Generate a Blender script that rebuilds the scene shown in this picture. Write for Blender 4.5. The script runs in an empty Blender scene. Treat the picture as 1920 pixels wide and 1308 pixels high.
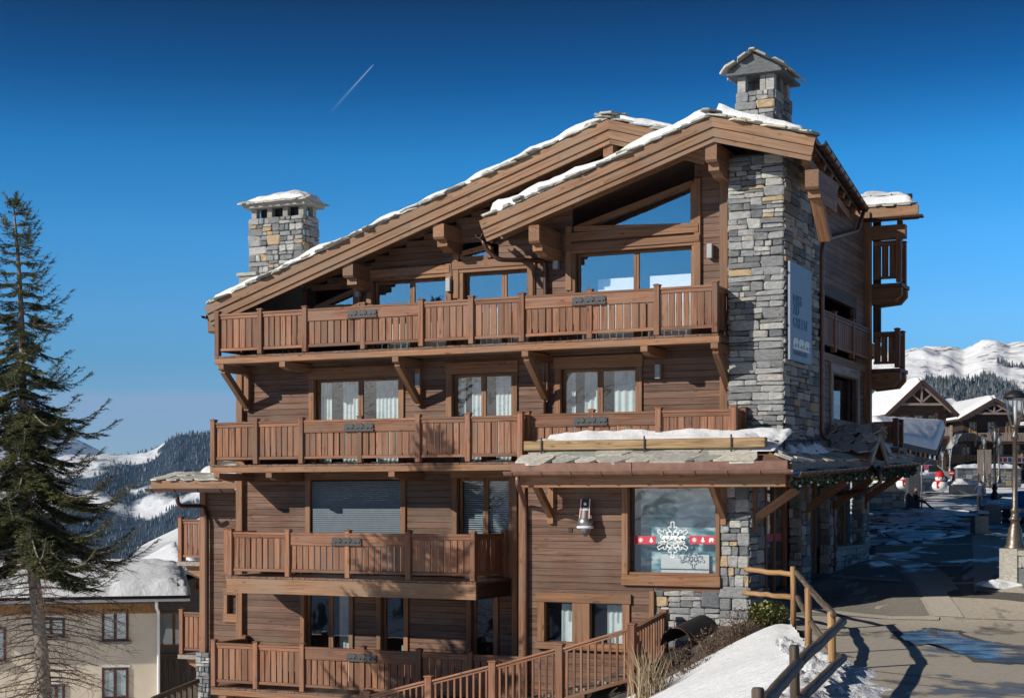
import bpy, math, random
from mathutils import Vector, Matrix, noise, Euler
R = math.radians
sc = bpy.context.scene
COL = sc.collection
# ---------------------------------------------------------------- camera, sky, sun, exposure
FPX, CX, HY, CZ = 3000.0, 960.0, 937.0, 2.6
cam = bpy.data.cameras.new('camera'); cam_o = bpy.data.objects.new('camera', cam); COL.objects.link(cam_o)
cam.sensor_width = 36.0; cam.lens = FPX * 36.0 / 1920.0
cam.shift_y = (HY - 654.0) / 1920.0
cam.clip_start = 0.5; cam.clip_end = 60000
cam_o.location = (0, 0, CZ); cam_o.rotation_euler = (R(90), 0, 0)
sc.camera = cam_o
SUN = Vector((1.106, 0.581, -0.60)).normalized()
SUN_EL = math.asin(-SUN.z)
world = bpy.data.worlds.new('World'); sc.world = world; world.use_nodes = True
wn, wl = world.node_tree.nodes, world.node_tree.links
wn.clear()
def wnode(t, **k):
    n = wn.new(t)
    for a, b in k.items(): setattr(n, a, b)
    return n
sky = wnode('ShaderNodeTexSky', sky_type='NISHITA', sun_disc=False, sun_elevation=SUN_EL,
            sun_rotation=math.atan2(-SUN.x, -SUN.y), altitude=1850.0, air_density=1.0, dust_density=0.25, ozone_density=2.2)
hs = wnode('ShaderNodeHueSaturation'); hs.inputs['Saturation'].default_value = 1.16; hs.inputs['Value'].default_value = 0.22; hs.inputs['Hue'].default_value = 0.491
gm = wnode('ShaderNodeGamma'); gm.inputs['Gamma'].default_value = 1.7
# thin flat cloud bank low over the horizon, all the way round
tc = wnode('ShaderNodeTexCoord'); sep = wnode('ShaderNodeSeparateXYZ')
mp = wnode('ShaderNodeMapping'); mp.inputs['Scale'].default_value = (2.0, 2.0, 60.0)
nz = wnode('ShaderNodeTexNoise'); nz.inputs['Scale'].default_value = 2.0; nz.inputs['Detail'].default_value = 5.0
band = wnode('ShaderNodeValToRGB')
e = band.color_ramp.elements
e[0].position = 0.0; e[0].color = (0.62, 0.62, 0.62, 1); e[1].position = 0.85; e[1].color = (0, 0, 0, 1)
x = e.new(0.40); x.color = (0.66, 0.66, 0.66, 1); x = e.new(0.58); x.color = (0.95, 0.95, 0.95, 1); x = e.new(0.70); x.color = (0.15, 0.15, 0.15, 1)
m10 = wnode('ShaderNodeMath', operation='MULTIPLY_ADD'); m10.inputs[1].default_value = 10.0
nsc = wnode('ShaderNodeMath', operation='MULTIPLY_ADD'); nsc.inputs[1].default_value = 0.42; nsc.inputs[2].default_value = -0.21
mixc = wnode('ShaderNodeMixRGB'); mixc.inputs['Color2'].default_value = (3.1, 4.4, 6.2, 1)
bg = wnode('ShaderNodeBackground'); bg.inputs['Strength'].default_value = 0.10
wo = wnode('ShaderNodeOutputWorld')
grad = wnode('ShaderNodeValToRGB')      # polarised mountain sky: deepens quickly with height
ge = grad.color_ramp.elements
stops = [(0.0, (.42, .48, .58)), (.079, (.50, .55, .63)), (.112, (.63, .72, .77)), (.160, (.57, .87, .90)), (.208, (.30, .82, .86)), (.254, (.06, .42, .52)), (.300, (.03, .18, .24)), (.36, (.03, .13, .17))]
while len(ge) < len(stops): ge.new(0.5)
for q_, (p_, c_) in zip(ge, stops): q_.position = p_; q_.color = (*c_, 1)
mulc = wnode('ShaderNodeMixRGB', blend_type='MULTIPLY'); mulc.inputs[0].default_value = 1.0
sca = wnode('ShaderNodeVectorMath', operation='SCALE'); sca.inputs['Scale'].default_value = 6.0
wl.new(sky.outputs[0], hs.inputs['Color']); wl.new(hs.outputs[0], gm.inputs['Color'])
wl.new(sep.outputs['Z'], grad.inputs[0]); wl.new(gm.outputs[0], mulc.inputs['Color1']); wl.new(grad.outputs[0], mulc.inputs['Color2']); wl.new(mulc.outputs[0], sca.inputs[0])
wl.new(tc.outputs['Generated'], sep.inputs[0]); wl.new(tc.outputs['Generated'], mp.inputs[0]); wl.new(mp.outputs[0], nz.inputs['Vector'])
wl.new(nz.outputs[0], nsc.inputs[0]); wl.new(sep.outputs['Z'], m10.inputs[0]); wl.new(nsc.outputs[0], m10.inputs[2])
wl.new(m10.outputs[0], band.inputs[0]); wl.new(band.outputs[0], mixc.inputs['Fac'])
wl.new(sca.outputs[0], mixc.inputs['Color1']); wl.new(mixc.outputs[0], bg.inputs['Color']); wl.new(bg.outputs[0], wo.inputs['Surface'])
sun = bpy.data.lights.new('sun', 'SUN'); sun.energy = 4.9; sun.angle = R(0.5); sun.color = (1.0, 0.93, 0.82)
sun_o = bpy.data.objects.new('sun', sun); COL.objects.link(sun_o)
sun_o.rotation_euler = SUN.to_track_quat('-Z', 'Y').to_euler(); sun_o.location = (-30, -20, 40)
vs = sc.view_settings
vs.view_transform = 'Standard'; vs.look = 'None'; vs.gamma = 1.0; vs.exposure = 0.08; vs.use_curve_mapping = False
sc.cycles.use_denoising = True
sc.cycles.max_bounces = 6; sc.cycles.transparent_max_bounces = 12
sc.cycles.sample_clamp_indirect = 4.0
sc.cycles.volume_bounces = 0

# ---------------------------------------------------------------- the chalet's own axes: a along the facade, b into depth
TH = math.atan(FPX / 6310.0); C_, S_ = math.cos(TH), math.sin(TH)
OX, OY = 6.12, 36.0
def A(px, b):
    t = (px - CX) / FPX
    return (t * (OY + C_ * b) - OX - S_ * b) / (C_ + S_ * t)
def Z(py, a, b): return CZ + (HY - py) / FPX * (OY - S_ * a + C_ * b)
def P(px, py, b):
    a = A(px, b); return a, Z(py, a, b)
def BD(px, a):
    t = (px - CX) / FPX
    return (OX + C_ * a - t * (OY - S_ * a)) / (t * C_ - S_)
def W(px, py, Y): return Vector(((px - CX) / FPX * Y, Y, CZ + (HY - py) / FPX * Y))   # a sighted point Y metres away
def BW(a, b, z=0.0): return Vector((OX + C_ * a + S_ * b, OY - S_ * a + C_ * b, z))

# ---------------------------------------------------------------- materials
MATS = {}
def new_mat(name):
    m = bpy.data.materials.new(name); m.use_nodes = True
    nt = m.node_tree; bs = nt.nodes['Principled BSDF']
    MATS[name] = m
    return m, nt, bs
def nd(nt, t, **k):
    n = nt.nodes.new(t)
    for a, b in k.items():
        if isinstance(a, str) and a.startswith('i_'): n.inputs[a[2:].replace('_', ' ')].default_value = b
        else: setattr(n, a, b)
    return n
def rgb(c): return (c[0], c[1], c[2], 1.0)
def ramp(nt, stops):
    n = nt.nodes.new('ShaderNodeValToRGB'); el = n.color_ramp.elements
    while len(el) < len(stops): el.new(0.5)
    for e_, (p, c) in zip(el, stops): e_.position = p; e_.color = rgb(c)
    return n
def rand_shift(nt, coord='Object'):
    """coordinates moved by a per-object random amount, so that alike pieces do not repeat"""
    t = nd(nt, 'ShaderNodeTexCoord'); oi = nd(nt, 'ShaderNodeObjectInfo')
    mu = nd(nt, 'ShaderNodeMath', operation='MULTIPLY'); mu.inputs[1].default_value = 57.0
    ad = nd(nt, 'ShaderNodeVectorMath', operation='ADD')
    nt.links.new(oi.outputs['Random'], mu.inputs[0]); nt.links.new(t.outputs[coord], ad.inputs[0]); nt.links.new(mu.outputs[0], ad.inputs[1])
    return ad.outputs[0], oi.outputs['Random']
def piece_random(nt):
    oi = nd(nt, 'ShaderNodeObjectInfo'); g = nd(nt, 'ShaderNodeNewGeometry')
    a = nd(nt, 'ShaderNodeMath', operation='ADD'); f = nd(nt, 'ShaderNodeMath', operation='FRACT')
    nt.links.new(oi.outputs['Random'], a.inputs[0]); nt.links.new(g.outputs['Random Per Island'], a.inputs[1]); nt.links.new(a.outputs[0], f.inputs[0])
    return f.outputs[0]
def bump(nt, bs, h, strength=0.3, dist=0.02):
    b = nd(nt, 'ShaderNodeBump'); b.inputs['Strength'].default_value = strength; b.inputs['Distance'].default_value = dist
    nt.links.new(h, b.inputs['Height']); nt.links.new(b.outputs[0], bs.inputs['Normal'])
def wood(name, dark, light, axis='X', vary=0.35, weather=None, rough=0.62):
    m, nt, bs = new_mat(name)
    v, rnd = rand_shift(nt)
    s = {'X': (0.35, 9, 9), 'Y': (9, 0.35, 9), 'Z': (9, 9, 0.35)}[axis]
    mp_ = nd(nt, 'ShaderNodeMapping'); mp_.inputs['Scale'].default_value = s; nt.links.new(v, mp_.inputs[0])
    n1 = nd(nt, 'ShaderNodeTexNoise'); n1.inputs['Scale'].default_value = 2.6; n1.inputs['Detail'].default_value = 6; n1.inputs['Roughness'].default_value = 0.65; n1.inputs['Distortion'].default_value = 0.6
    nt.links.new(mp_.outputs[0], n1.inputs['Vector'])
    r = ramp(nt, [(0.26, [d * .55 for d in dark]), (0.40, dark), (0.52, [(d + l) / 2 for d, l in zip(dark, light)]), (0.68, light), (0.85, [min(1, l * 1.2) for l in light])])
    nt.links.new(n1.outputs[0], r.inputs[0])
    # knots
    s2 = {'X': (2.2, 6, 6), 'Y': (6, 2.2, 6), 'Z': (6, 6, 2.2)}[axis]
    mp2 = nd(nt, 'ShaderNodeMapping'); mp2.inputs['Scale'].default_value = s2; nt.links.new(v, mp2.inputs[0])
    vo = nd(nt, 'ShaderNodeTexVoronoi'); vo.inputs['Scale'].default_value = 1.0; nt.links.new(mp2.outputs[0], vo.inputs['Vector'])
    kr = ramp(nt, [(0.08, (0.35, 0.3, 0.28)), (0.2, (1, 1, 1))]); nt.links.new(vo.outputs['Distance'], kr.inputs[0])
    km = nd(nt, 'ShaderNodeMixRGB', blend_type='MULTIPLY'); km.inputs[0].default_value = 0.8
    nt.links.new(r.outputs[0], km.inputs[1]); nt.links.new(kr.outputs[0], km.inputs[2])
    out = km.outputs[0]
    if weather:
        n2 = nd(nt, 'ShaderNodeTexNoise'); n2.inputs['Scale'].default_value = 1.1; n2.inputs['Detail'].default_value = 5
        t = nd(nt, 'ShaderNodeNewGeometry'); nt.links.new(t.outputs['Position'], n2.inputs['Vector'])
        wr = ramp(nt, [(0.42, (0, 0, 0)), (0.68, (0.75, 0.75, 0.75))]); nt.links.new(n2.outputs[0], wr.inputs[0])
        wm = nd(nt, 'ShaderNodeMixRGB'); wm.inputs[2].default_value = rgb(weather)
        nt.links.new(wr.outputs[0], wm.inputs[0]); nt.links.new(out, wm.inputs[1]); out = wm.outputs[0]
    h = nd(nt, 'ShaderNodeHueSaturation'); mr = nd(nt, 'ShaderNodeMapRange'); mr.inputs['To Min'].default_value = 1 - vary; mr.inputs['To Max'].default_value = 1 + vary
    pr = piece_random(nt)
    nt.links.new(pr, mr.inputs[0]); nt.links.new(mr.outputs[0], h.inputs['Value']); nt.links.new(out, h.inputs['Color'])
    nt.links.new(h.outputs[0], bs.inputs['Base Color']); bs.inputs['Roughness'].default_value = rough
    bs.inputs['Specular IOR Level'].default_value = 0.3
    bump(nt, bs, n1.outputs[0], 0.35, 0.012)
    return m
RAIL_D, RAIL_L = (0.138, 0.059, 0.032), (0.315, 0.145, 0.077)
FRM_D, FRM_L = (0.165, 0.076, 0.036), (0.335, 0.166, 0.082)
PLK_D, PLK_L = (0.090, 0.046, 0.029), (0.205, 0.112, 0.073)
for ax in 'XYZ':
    wood('rail_wood_' + ax, RAIL_D, RAIL_L, ax, 0.30, weather=(0.205, 0.120, 0.080))
    wood('frame_wood_' + ax, FRM_D, FRM_L, ax, 0.20, weather=(0.20, 0.125, 0.08))
    wood('plank_wood_' + ax, PLK_D, PLK_L, ax, 0.25, weather=(0.165, 0.110, 0.082))
    wood('fascia_wood_' + ax, (0.165, 0.086, 0.046), (0.315, 0.175, 0.095), ax, 0.16, weather=(0.22, 0.15, 0.10))
    wood('guard_wood_' + ax, (0.17, 0.105, 0.05), (0.42, 0.29, 0.155), ax, 0.1)
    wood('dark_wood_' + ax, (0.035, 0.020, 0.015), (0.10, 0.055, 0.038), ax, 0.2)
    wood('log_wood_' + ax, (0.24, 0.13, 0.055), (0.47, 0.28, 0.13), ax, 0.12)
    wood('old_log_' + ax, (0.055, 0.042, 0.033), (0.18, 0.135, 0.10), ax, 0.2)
    wood('grey_wood_' + ax, (0.16, 0.13, 0.11), (0.36, 0.30, 0.25), ax, 0.2)
def stone(name, cols, rough=0.85, bstr=0.5):
    m, nt, bs = new_mat(name)
    pr = piece_random(nt)
    r = ramp(nt, cols); r.color_ramp.interpolation = 'CONSTANT'; nt.links.new(pr, r.inputs[0])
    g = nd(nt, 'ShaderNodeNewGeometry')
    n1 = nd(nt, 'ShaderNodeTexNoise'); n1.inputs['Scale'].default_value = 9; n1.inputs['Detail'].default_value = 8; n1.inputs['Roughness'].default_value = 0.7
    mp_ = nd(nt, 'ShaderNodeMapping'); mp_.inputs['Scale'].default_value = (1, 1, 3.0); nt.links.new(g.outputs['Position'], mp_.inputs[0]); nt.links.new(mp_.outputs[0], n1.inputs['Vector'])
    r2 = ramp(nt, [(0.3, (0.45, 0.45, 0.46)), (0.55, (1, 1, 1)), (0.75, (1.35, 1.33, 1.28))]); nt.links.new(n1.outputs[0], r2.inputs[0])
    mx = nd(nt, 'ShaderNodeMixRGB', blend_type='MULTIPLY'); mx.inputs[0].default_value = 0.85
    nt.links.new(r.outputs[0], mx.inputs[1]); nt.links.new(r2.outputs[0], mx.inputs[2])
    nt.links.new(mx.outputs[0], bs.inputs['Base Color']); bs.inputs['Roughness'].default_value = rough
    bump(nt, bs, n1.outputs[0], bstr, 0.05)
    return m
stone('wall_stone', [(0.0, (0.20, 0.205, 0.21)), (0.16, (0.33, 0.335, 0.33)), (0.34, (0.13, 0.14, 0.15)), (0.48, (0.42, 0.42, 0.40)), (0.62, (0.25, 0.26, 0.27)), (0.76, (0.37, 0.36, 0.33)), (0.86, (0.17, 0.175, 0.18)), (0.94, (0.44, 0.33, 0.20))])
stone('roof_slate', [(0.0, (0.46, 0.45, 0.40)), (0.25, (0.32, 0.33, 0.30)), (0.5, (0.55, 0.53, 0.46)), (0.72, (0.40, 0.39, 0.35)), (0.88, (0.60, 0.53, 0.42))])
stone('concrete', [(0.0, (0.30, 0.28, 0.25)), (0.5, (0.36, 0.34, 0.30))], bstr=0.2)
stone('mortar', [(0.0, (0.10, 0.10, 0.10)), (0.5, (0.12, 0.12, 0.12))])
stone('dark_column_stone', [(0.0, (0.05, 0.055, 0.065)), (0.5, (0.06, 0.065, 0.075))], bstr=0.1)  # column colour darkened to stand in for the shade on it
def plain(name, c, rough=0.5, metal=0.0, spec=0.5, var=0.0, scale=6.0):
    m, nt, bs = new_mat(name)
    bs.inputs['Base Color'].default_value = rgb(c); bs.inputs['Roughness'].default_value = rough; bs.inputs['Metallic'].default_value = metal
    bs.inputs['Specular IOR Level'].default_value = spec
    g = nd(nt, 'ShaderNodeNewGeometry'); n = nd(nt, 'ShaderNodeTexNoise'); n.inputs['Scale'].default_value = scale; n.inputs['Detail'].default_value = 6
    nt.links.new(g.outputs['Position'], n.inputs['Vector'])
    v = max(var, 0.06)
    r = ramp(nt, [(0.3, [x_ * (1 - v) for x_ in c]), (0.7, [min(1, x_ * (1 + v)) for x_ in c])]); nt.links.new(n.outputs[0], r.inputs[0]); nt.links.new(r.outputs[0], bs.inputs['Base Color'])
    return m
plain('gutter_metal', (0.085, 0.042, 0.032), 0.38, 0.4)
plain('copper_flashing', (0.42, 0.24, 0.18), 0.5, 0.3, var=0.15)
plain('copper_gutter', (0.20, 0.105, 0.075), 0.42, 0.35, var=0.2)
plain('lamp_grey', (0.33, 0.34, 0.36), 0.5)
plain('black_iron', (0.022, 0.022, 0.024), 0.55, 0.3)
plain('bronze_iron', (0.15, 0.125, 0.105), 0.42, 0.6, var=0.35, scale=20)
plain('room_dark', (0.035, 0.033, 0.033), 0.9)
plain('blind_white', (0.82, 0.83, 0.82), 0.7)
plain('curtain', (0.68, 0.70, 0.69), 0.85)
plain('shutter', (0.115, 0.15, 0.18), 0.45, var=0.08)
plain('slat_blind', (0.45, 0.48, 0.50), 0.5)
plain('sign_panel', (0.20, 0.235, 0.30), 0.5, 0.15)
plain('white_paint', (0.8, 0.8, 0.79), 0.5)
plain('red_paint', (0.52, 0.015, 0.022), 0.5)
plain('black_paint', (0.012, 0.012, 0.014), 0.35)
plain('plaque_iron', (0.05, 0.05, 0.053), 0.6, 0.2, var=0.3, scale=30)
plain('beige_render', (0.70, 0.60, 0.47), 0.9, var=0.10, scale=0.7)
plain('ochre_wood', (0.33, 0.165, 0.055), 0.7, var=0.3)
plain('grey_board', (0.21, 0.20, 0.19), 0.85, var=0.2)
plain('zinc', (0.33, 0.35, 0.37), 0.4, 0.5)
plain('navy_cloth', (0.025, 0.04, 0.09), 0.9)
plain('black_cloth', (0.014, 0.014, 0.017), 0.9)
plain('skin', (0.5, 0.30, 0.22), 0.6)
plain('hair', (0.03, 0.02, 0.015), 0.7)
plain('car_paint', (0.38, 0.37, 0.34), 0.3, 0.4)
plain('blue_paint', (0.04, 0.16, 0.42), 0.35)
plain('tyre', (0.02, 0.02, 0.02), 0.9)
plain('bark', (0.20, 0.17, 0.145), 0.95, var=0.6, scale=14)
plain('twig', (0.13, 0.085, 0.06), 0.95, var=0.3)
plain('dry_grass', (0.42, 0.32, 0.19), 0.9, var=0.3)
plain('soil', (0.06, 0.05, 0.04), 0.95, var=0.5, scale=4)
plain('haze_cloud', (0.8, 0.8, 0.8), 0.9)
def snow_mat(name, bs_str=0.5, sc_=3.0, lump=0.0):
    m, nt, bs = new_mat(name)
    bs.inputs['Base Color'].default_value = (0.74, 0.76, 0.79, 1); bs.inputs['Roughness'].default_value = 0.6
    bs.inputs['Specular IOR Level'].default_value = 0.2
    g = nd(nt, 'ShaderNodeNewGeometry')
    n = nd(nt, 'ShaderNodeTexNoise'); n.inputs['Scale'].default_value = sc_; n.inputs['Detail'].default_value = 9; n.inputs['Roughness'].default_value = 0.6
    nt.links.new(g.outputs['Position'], n.inputs['Vector'])
    d2 = nd(nt, 'ShaderNodeTexNoise'); d2.inputs['Scale'].default_value = sc_ * 9; d2.inputs['Detail'].default_value = 6; nt.links.new(g.outputs['Position'], d2.inputs['Vector'])
    dr = ramp(nt, [(.30, (.60, .59, .57)), (.42, (.74, .76, .79)), (.7, (.78, .80, .83))]); nt.links.new(d2.outputs[0], dr.inputs[0]); nt.links.new(dr.outputs[0], bs.inputs['Base Color'])
    bump(nt, bs, n.outputs[0], bs_str, 0.12)
    return m
snow_mat('snow', 0.55, 3.0); snow_mat('snow_lumpy', 0.9, 6.0)
def leafy(name, cols, rough=0.6):
    m, nt, bs = new_mat(name)
    g = nd(nt, 'ShaderNodeNewGeometry')
    r = ramp(nt, cols); nt.links.new(g.outputs['Random Per Island'], r.inputs[0]); nt.links.new(r.outputs[0], bs.inputs['Base Color'])
    bs.inputs['Roughness'].default_value = rough
    return m
leafy('spruce_needles', [(0.0, (0.024, 0.036, 0.016)), (0.45, (0.062, 0.074, 0.026)), (0.8, (0.12, 0.125, 0.045)), (1.0, (0.20, 0.185, 0.075))])
leafy('shrub_green', [(0.0, (0.07, 0.09, 0.02)), (0.5, (0.17, 0.18, 0.05)), (1.0, (0.30, 0.28, 0.10))])
leafy('garland_green', [(0.0, (0.015, 0.03, 0.015)), (0.6, (0.04, 0.075, 0.035)), (1.0, (0.16, 0.20, 0.15))])
leafy('dry_stalk', [(0.0, (0.14, 0.10, 0.06)), (0.5, (0.36, 0.27, 0.16)), (1.0, (0.55, 0.44, 0.28))])
leafy('brown_twig', [(0.0, (0.05, 0.03, 0.022)), (0.6, (0.13, 0.075, 0.05)), (1.0, (0.26, 0.18, 0.12))])
def glass_mat(name, tint=(0.86, 0.92, 0.94), base=0.10):
    m, nt, bs = new_mat(name); nt.nodes.remove(bs)
    o = nt.nodes['Material Output']
    tr = nd(nt, 'ShaderNodeBsdfTransparent'); tr.inputs[0].default_value = rgb(tint)
    gl = nd(nt, 'ShaderNodeBsdfGlossy'); gl.inputs['Roughness'].default_value = 0.0; gl.inputs['Color'].default_value = (0.95, 0.97, 1, 1)
    # Schlick reflectance, the same from both sides of the pane
    gi = nd(nt, 'ShaderNodeNewGeometry'); dt = nd(nt, 'ShaderNodeVectorMath', operation='DOT_PRODUCT'); ab = nd(nt, 'ShaderNodeMath', operation='ABSOLUTE')
    su = nd(nt, 'ShaderNodeMath', operation='SUBTRACT'); su.inputs[0].default_value = 1.0; lw = nd(nt, 'ShaderNodeMath', operation='POWER'); lw.inputs[1].default_value = 5.0
    nt.links.new(gi.outputs['Normal'], dt.inputs[0]); nt.links.new(gi.outputs['Incoming'], dt.inputs[1]); nt.links.new(dt.outputs['Value'], ab.inputs[0]); nt.links.new(ab.outputs[0], su.inputs[1]); nt.links.new(su.outputs[0], lw.inputs[0])
    ad = nd(nt, 'ShaderNodeMath', operation='MULTIPLY_ADD'); ad.inputs[1].default_value = 1 - base - .04; ad.inputs[2].default_value = base + .04
    # panes are never perfectly flat
    g = nd(nt, 'ShaderNodeNewGeometry'); n = nd(nt, 'ShaderNodeTexNoise'); n.inputs['Scale'].default_value = 1.3
    nt.links.new(g.outputs['Position'], n.inputs['Vector'])
    b = nd(nt, 'ShaderNodeBump'); b.inputs['Strength'].default_value = 0.05; b.inputs['Distance'].default_value = 0.05
    nt.links.new(n.outputs[0], b.inputs['Height']); nt.links.new(b.outputs[0], gl.inputs['Normal'])
    mx = nd(nt, 'ShaderNodeMixShader'); nt.links.new(lw.outputs[0], ad.inputs[0]); nt.links.new(ad.outputs[0], mx.inputs[0])
    nt.links.new(tr.outputs[0], mx.inputs[1]); nt.links.new(gl.outputs[0], mx.inputs[2]); nt.links.new(mx.outputs[0], o.inputs['Surface'])
    return m
glass_mat('window_glass', (0.80, 0.88, 0.90), 0.10); glass_mat('sky_glass', (0.93, 0.97, 0.98), 0.20); glass_mat('lamp_glass', (0.92, 0.95, 0.97), 0.12)
glass_mat('shop_glass', (0.90, 0.95, 0.96), 0.22)

# ---------------------------------------------------------------- mesh helpers
def link(name, data, parent=None, loc=None, rot=None, scale=None):
    o = bpy.data.objects.new(name, data); COL.objects.link(o)
    if parent is not None: o.parent = parent
    if loc is not None: o.location = loc
    if rot is not None: o.rotation_euler = rot
    if scale is not None: o.scale = scale
    return o
def empty(name, parent=None, loc=None, rot=None):
    o = link(name, None, parent, loc, rot); o.empty_display_size = 0.2; return o
def tag(o, label=None, cat=None, group=None, kind=None):
    if label: o['label'] = label
    if cat: o['category'] = cat
    if group: o['group'] = group
    if kind: o['kind'] = kind
    return o
class G:
    """collects geometry for one mesh"""
    def __init__(s): s.v, s.f, s.m, s.cur = [], [], [], 0
    def add(s, vs_, fs, convex=False):
        n = len(s.v); vs_ = [Vector(q) for q in vs_]
        if convex:
            c = sum(vs_, Vector()) / len(vs_)
            out = []
            for f in fs:
                nn = Vector()
                fc = sum((vs_[i] for i in f), Vector()) / len(f)
                for i in range(len(f)):
                    p, q = vs_[f[i]], vs_[f[(i + 1) % len(f)]]; nn += (p - fc).cross(q - fc)
                out.append(tuple(reversed(f)) if nn.dot(fc - c) < 0 else tuple(f))
            fs = out
        s.v += vs_; s.f += [tuple(i + n for i in f) for f in fs]; s.m += [s.cur] * len(fs)
        return s
    def box(s, x0, x1, y0, y1, z0, z1):
        v = [(x, y, z) for x in (x0, x1) for y in (y0, y1) for z in (z0, z1)]
        return s.add(v, [(0, 1, 3, 2), (4, 6, 7, 5), (0, 4, 5, 1), (2, 3, 7, 6), (0, 2, 6, 4), (1, 5, 7, 3)], True)
    def prism(s, poly, d0, d1, axis='y'):
        """poly of (x,z) run along y, or (x,y) along z, or (y,z) along x"""
        def pt(q, d):
            if axis == 'y': return (q[0], d, q[1])
            if axis == 'z': return (q[0], q[1], d)
            return (d, q[0], q[1])
        n = len(poly); area = sum(poly[i][0] * poly[(i + 1) % n][1] - poly[(i + 1) % n][0] * poly[i][1] for i in range(n))
        if area < 0: poly = list(reversed(poly))
        v = [pt(q, d0) for q in poly] + [pt(q, d1) for q in poly]
        fs = [tuple(range(n)), tuple(reversed(range(n, 2 * n)))] + [(i, i + n, (i + 1) % n + n, (i + 1) % n) for i in range(n)]
        if axis != 'y': fs = [tuple(reversed(f)) for f in fs]
        if d1 < d0: fs = [tuple(reversed(f)) for f in fs]
        return s.add(v, fs)
    def tube(s, pts, r, n=8, cap=True):
        pts = [Vector(p) for p in pts]; rs = r if isinstance(r, (list, tuple)) else [r] * len(pts)
        base = len(s.v); ref = None; vs_ = []
        for i, p in enumerate(pts):
            d = (pts[min(i + 1, len(pts) - 1)] - pts[max(i - 1, 0)]).normalized()
            if ref is None: ref = Vector((0, 0, 1)) if abs(d.z) < 0.9 else Vector((1, 0, 0))
            x = (ref - d * ref.dot(d)).normalized(); y = d.cross(x); ref = x
            for k in range(n):
                t = 2 * math.pi * k / n; vs_.append(p + (x * math.cos(t) + y * math.sin(t)) * rs[i])
        fs = [(i * n + k, i * n + (k + 1) % n, (i + 1) * n + (k + 1) % n, (i + 1) * n + k) for i in range(len(pts) - 1) for k in range(n)]
        if cap: fs += [tuple(reversed(range(n))), tuple((len(pts) - 1) * n + k for k in range(n))]
        return s.add(vs_, fs)
    def lathe(s, prof, c=(0, 0, 0), n=16):
        vs_ = [(c[0] + r * math.cos(2 * math.pi * k / n), c[1] + r * math.sin(2 * math.pi * k / n), c[2] + z) for r, z in prof for k in range(n)]
        m = len(prof)
        fs = [(i * n + k, i * n + (k + 1) % n, (i + 1) * n + (k + 1) % n, (i + 1) * n + k) for i in range(m - 1) for k in range(n)]
        fs += [tuple(reversed(range(n))), tuple((m - 1) * n + k for k in range(n))]
        return s.add(vs_, fs)
    def bar(s, p0, p1, w, h, up=(0, 0, 1)):
        p0, p1 = Vector(p0), Vector(p1); d = (p1 - p0).normalized(); x = d.cross(Vector(up)).normalized(); y = x.cross(d)
        v = [p + x * sx * w / 2 + y * sy * h / 2 for p in (p0, p1) for sx in (-1, 1) for sy in (-1, 1)]
        return s.add(v, [(0, 1, 3, 2), (4, 6, 7, 5), (0, 4, 5, 1), (2, 3, 7, 6), (0, 2, 6, 4), (1, 5, 7, 3)], True)
    def grid(s, fn, nu, nv):
        vs_ = [fn(i / nu, j / nv) for j in range(nv + 1) for i in range(nu + 1)]
        return s.add(vs_, [(j * (nu + 1) + i, j * (nu + 1) + i + 1, (j + 1) * (nu + 1) + i + 1, (j + 1) * (nu + 1) + i) for j in range(nv) for i in range(nu)])
    def mesh(s, name, mats, smooth=False):
        me = bpy.data.meshes.new(name); me.from_pydata(s.v, [], s.f)
        for m in ([mats] if isinstance(mats, str) else mats): me.materials.append(MATS[m])
        if not isinstance(mats, str): me.polygons.foreach_set('material_index', s.m)
        if smooth: me.polygons.foreach_set('use_smooth', [True] * len(me.polygons))
        me.update(); return me
    def obj(s, name, mats, parent=None, smooth=False, **k): return link(name, s.mesh(name, mats, smooth), parent, **k)
CACHE = {}
def chamfer_verts(hx, hy, hz, c):
    v, idx = [], {}
    for sx in (-1, 1):
        for sy in (-1, 1):
            for sz in (-1, 1):
                for k in range(3):
                    idx[(sx, sy, sz, k)] = len(v)
                    v.append((sx * (hx - (0 if k == 0 else c)), sy * (hy - (0 if k == 1 else c)), sz * (hz - (0 if k == 2 else c))))
    f = []
    sq = [(-1, -1), (1, -1), (1, 1), (-1, 1)]
    for s_ in (-1, 1):
        f.append(tuple(idx[(s_, p, q, 0)] for p, q in sq)); f.append(tuple(idx[(p, s_, q, 1)] for p, q in sq)); f.append(tuple(idx[(p, q, s_, 2)] for p, q in sq))
        for t_ in (-1, 1):
            f.append((idx[(s_, t_, -1, 0)], idx[(s_, t_, -1, 1)], idx[(s_, t_, 1, 1)], idx[(s_, t_, 1, 0)]))
            f.append((idx[(s_, -1, t_, 0)], idx[(s_, -1, t_, 2)], idx[(s_, 1, t_, 2)], idx[(s_, 1, t_, 0)]))
            f.append((idx[(-1, s_, t_, 1)], idx[(-1, s_, t_, 2)], idx[(1, s_, t_, 2)], idx[(1, s_, t_, 1)]))
            for r_ in (-1, 1): f.append((idx[(s_, t_, r_, 0)], idx[(s_, t_, r_, 1)], idx[(s_, t_, r_, 2)]))
    return v, f
def cbox_mesh(name, lx, ly, lz, mat, ch=0.008):
    key = (name, round(lx, 3), round(ly, 3), round(lz, 3), mat)
    if key not in CACHE:
        ch = min(ch, lx / 4, ly / 4, lz / 4)
        v, f = chamfer_verts(lx / 2, ly / 2, lz / 2, ch)
        CACHE[key] = G().add(v, f, True).mesh(name, mat)
    return CACHE[key]
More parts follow.
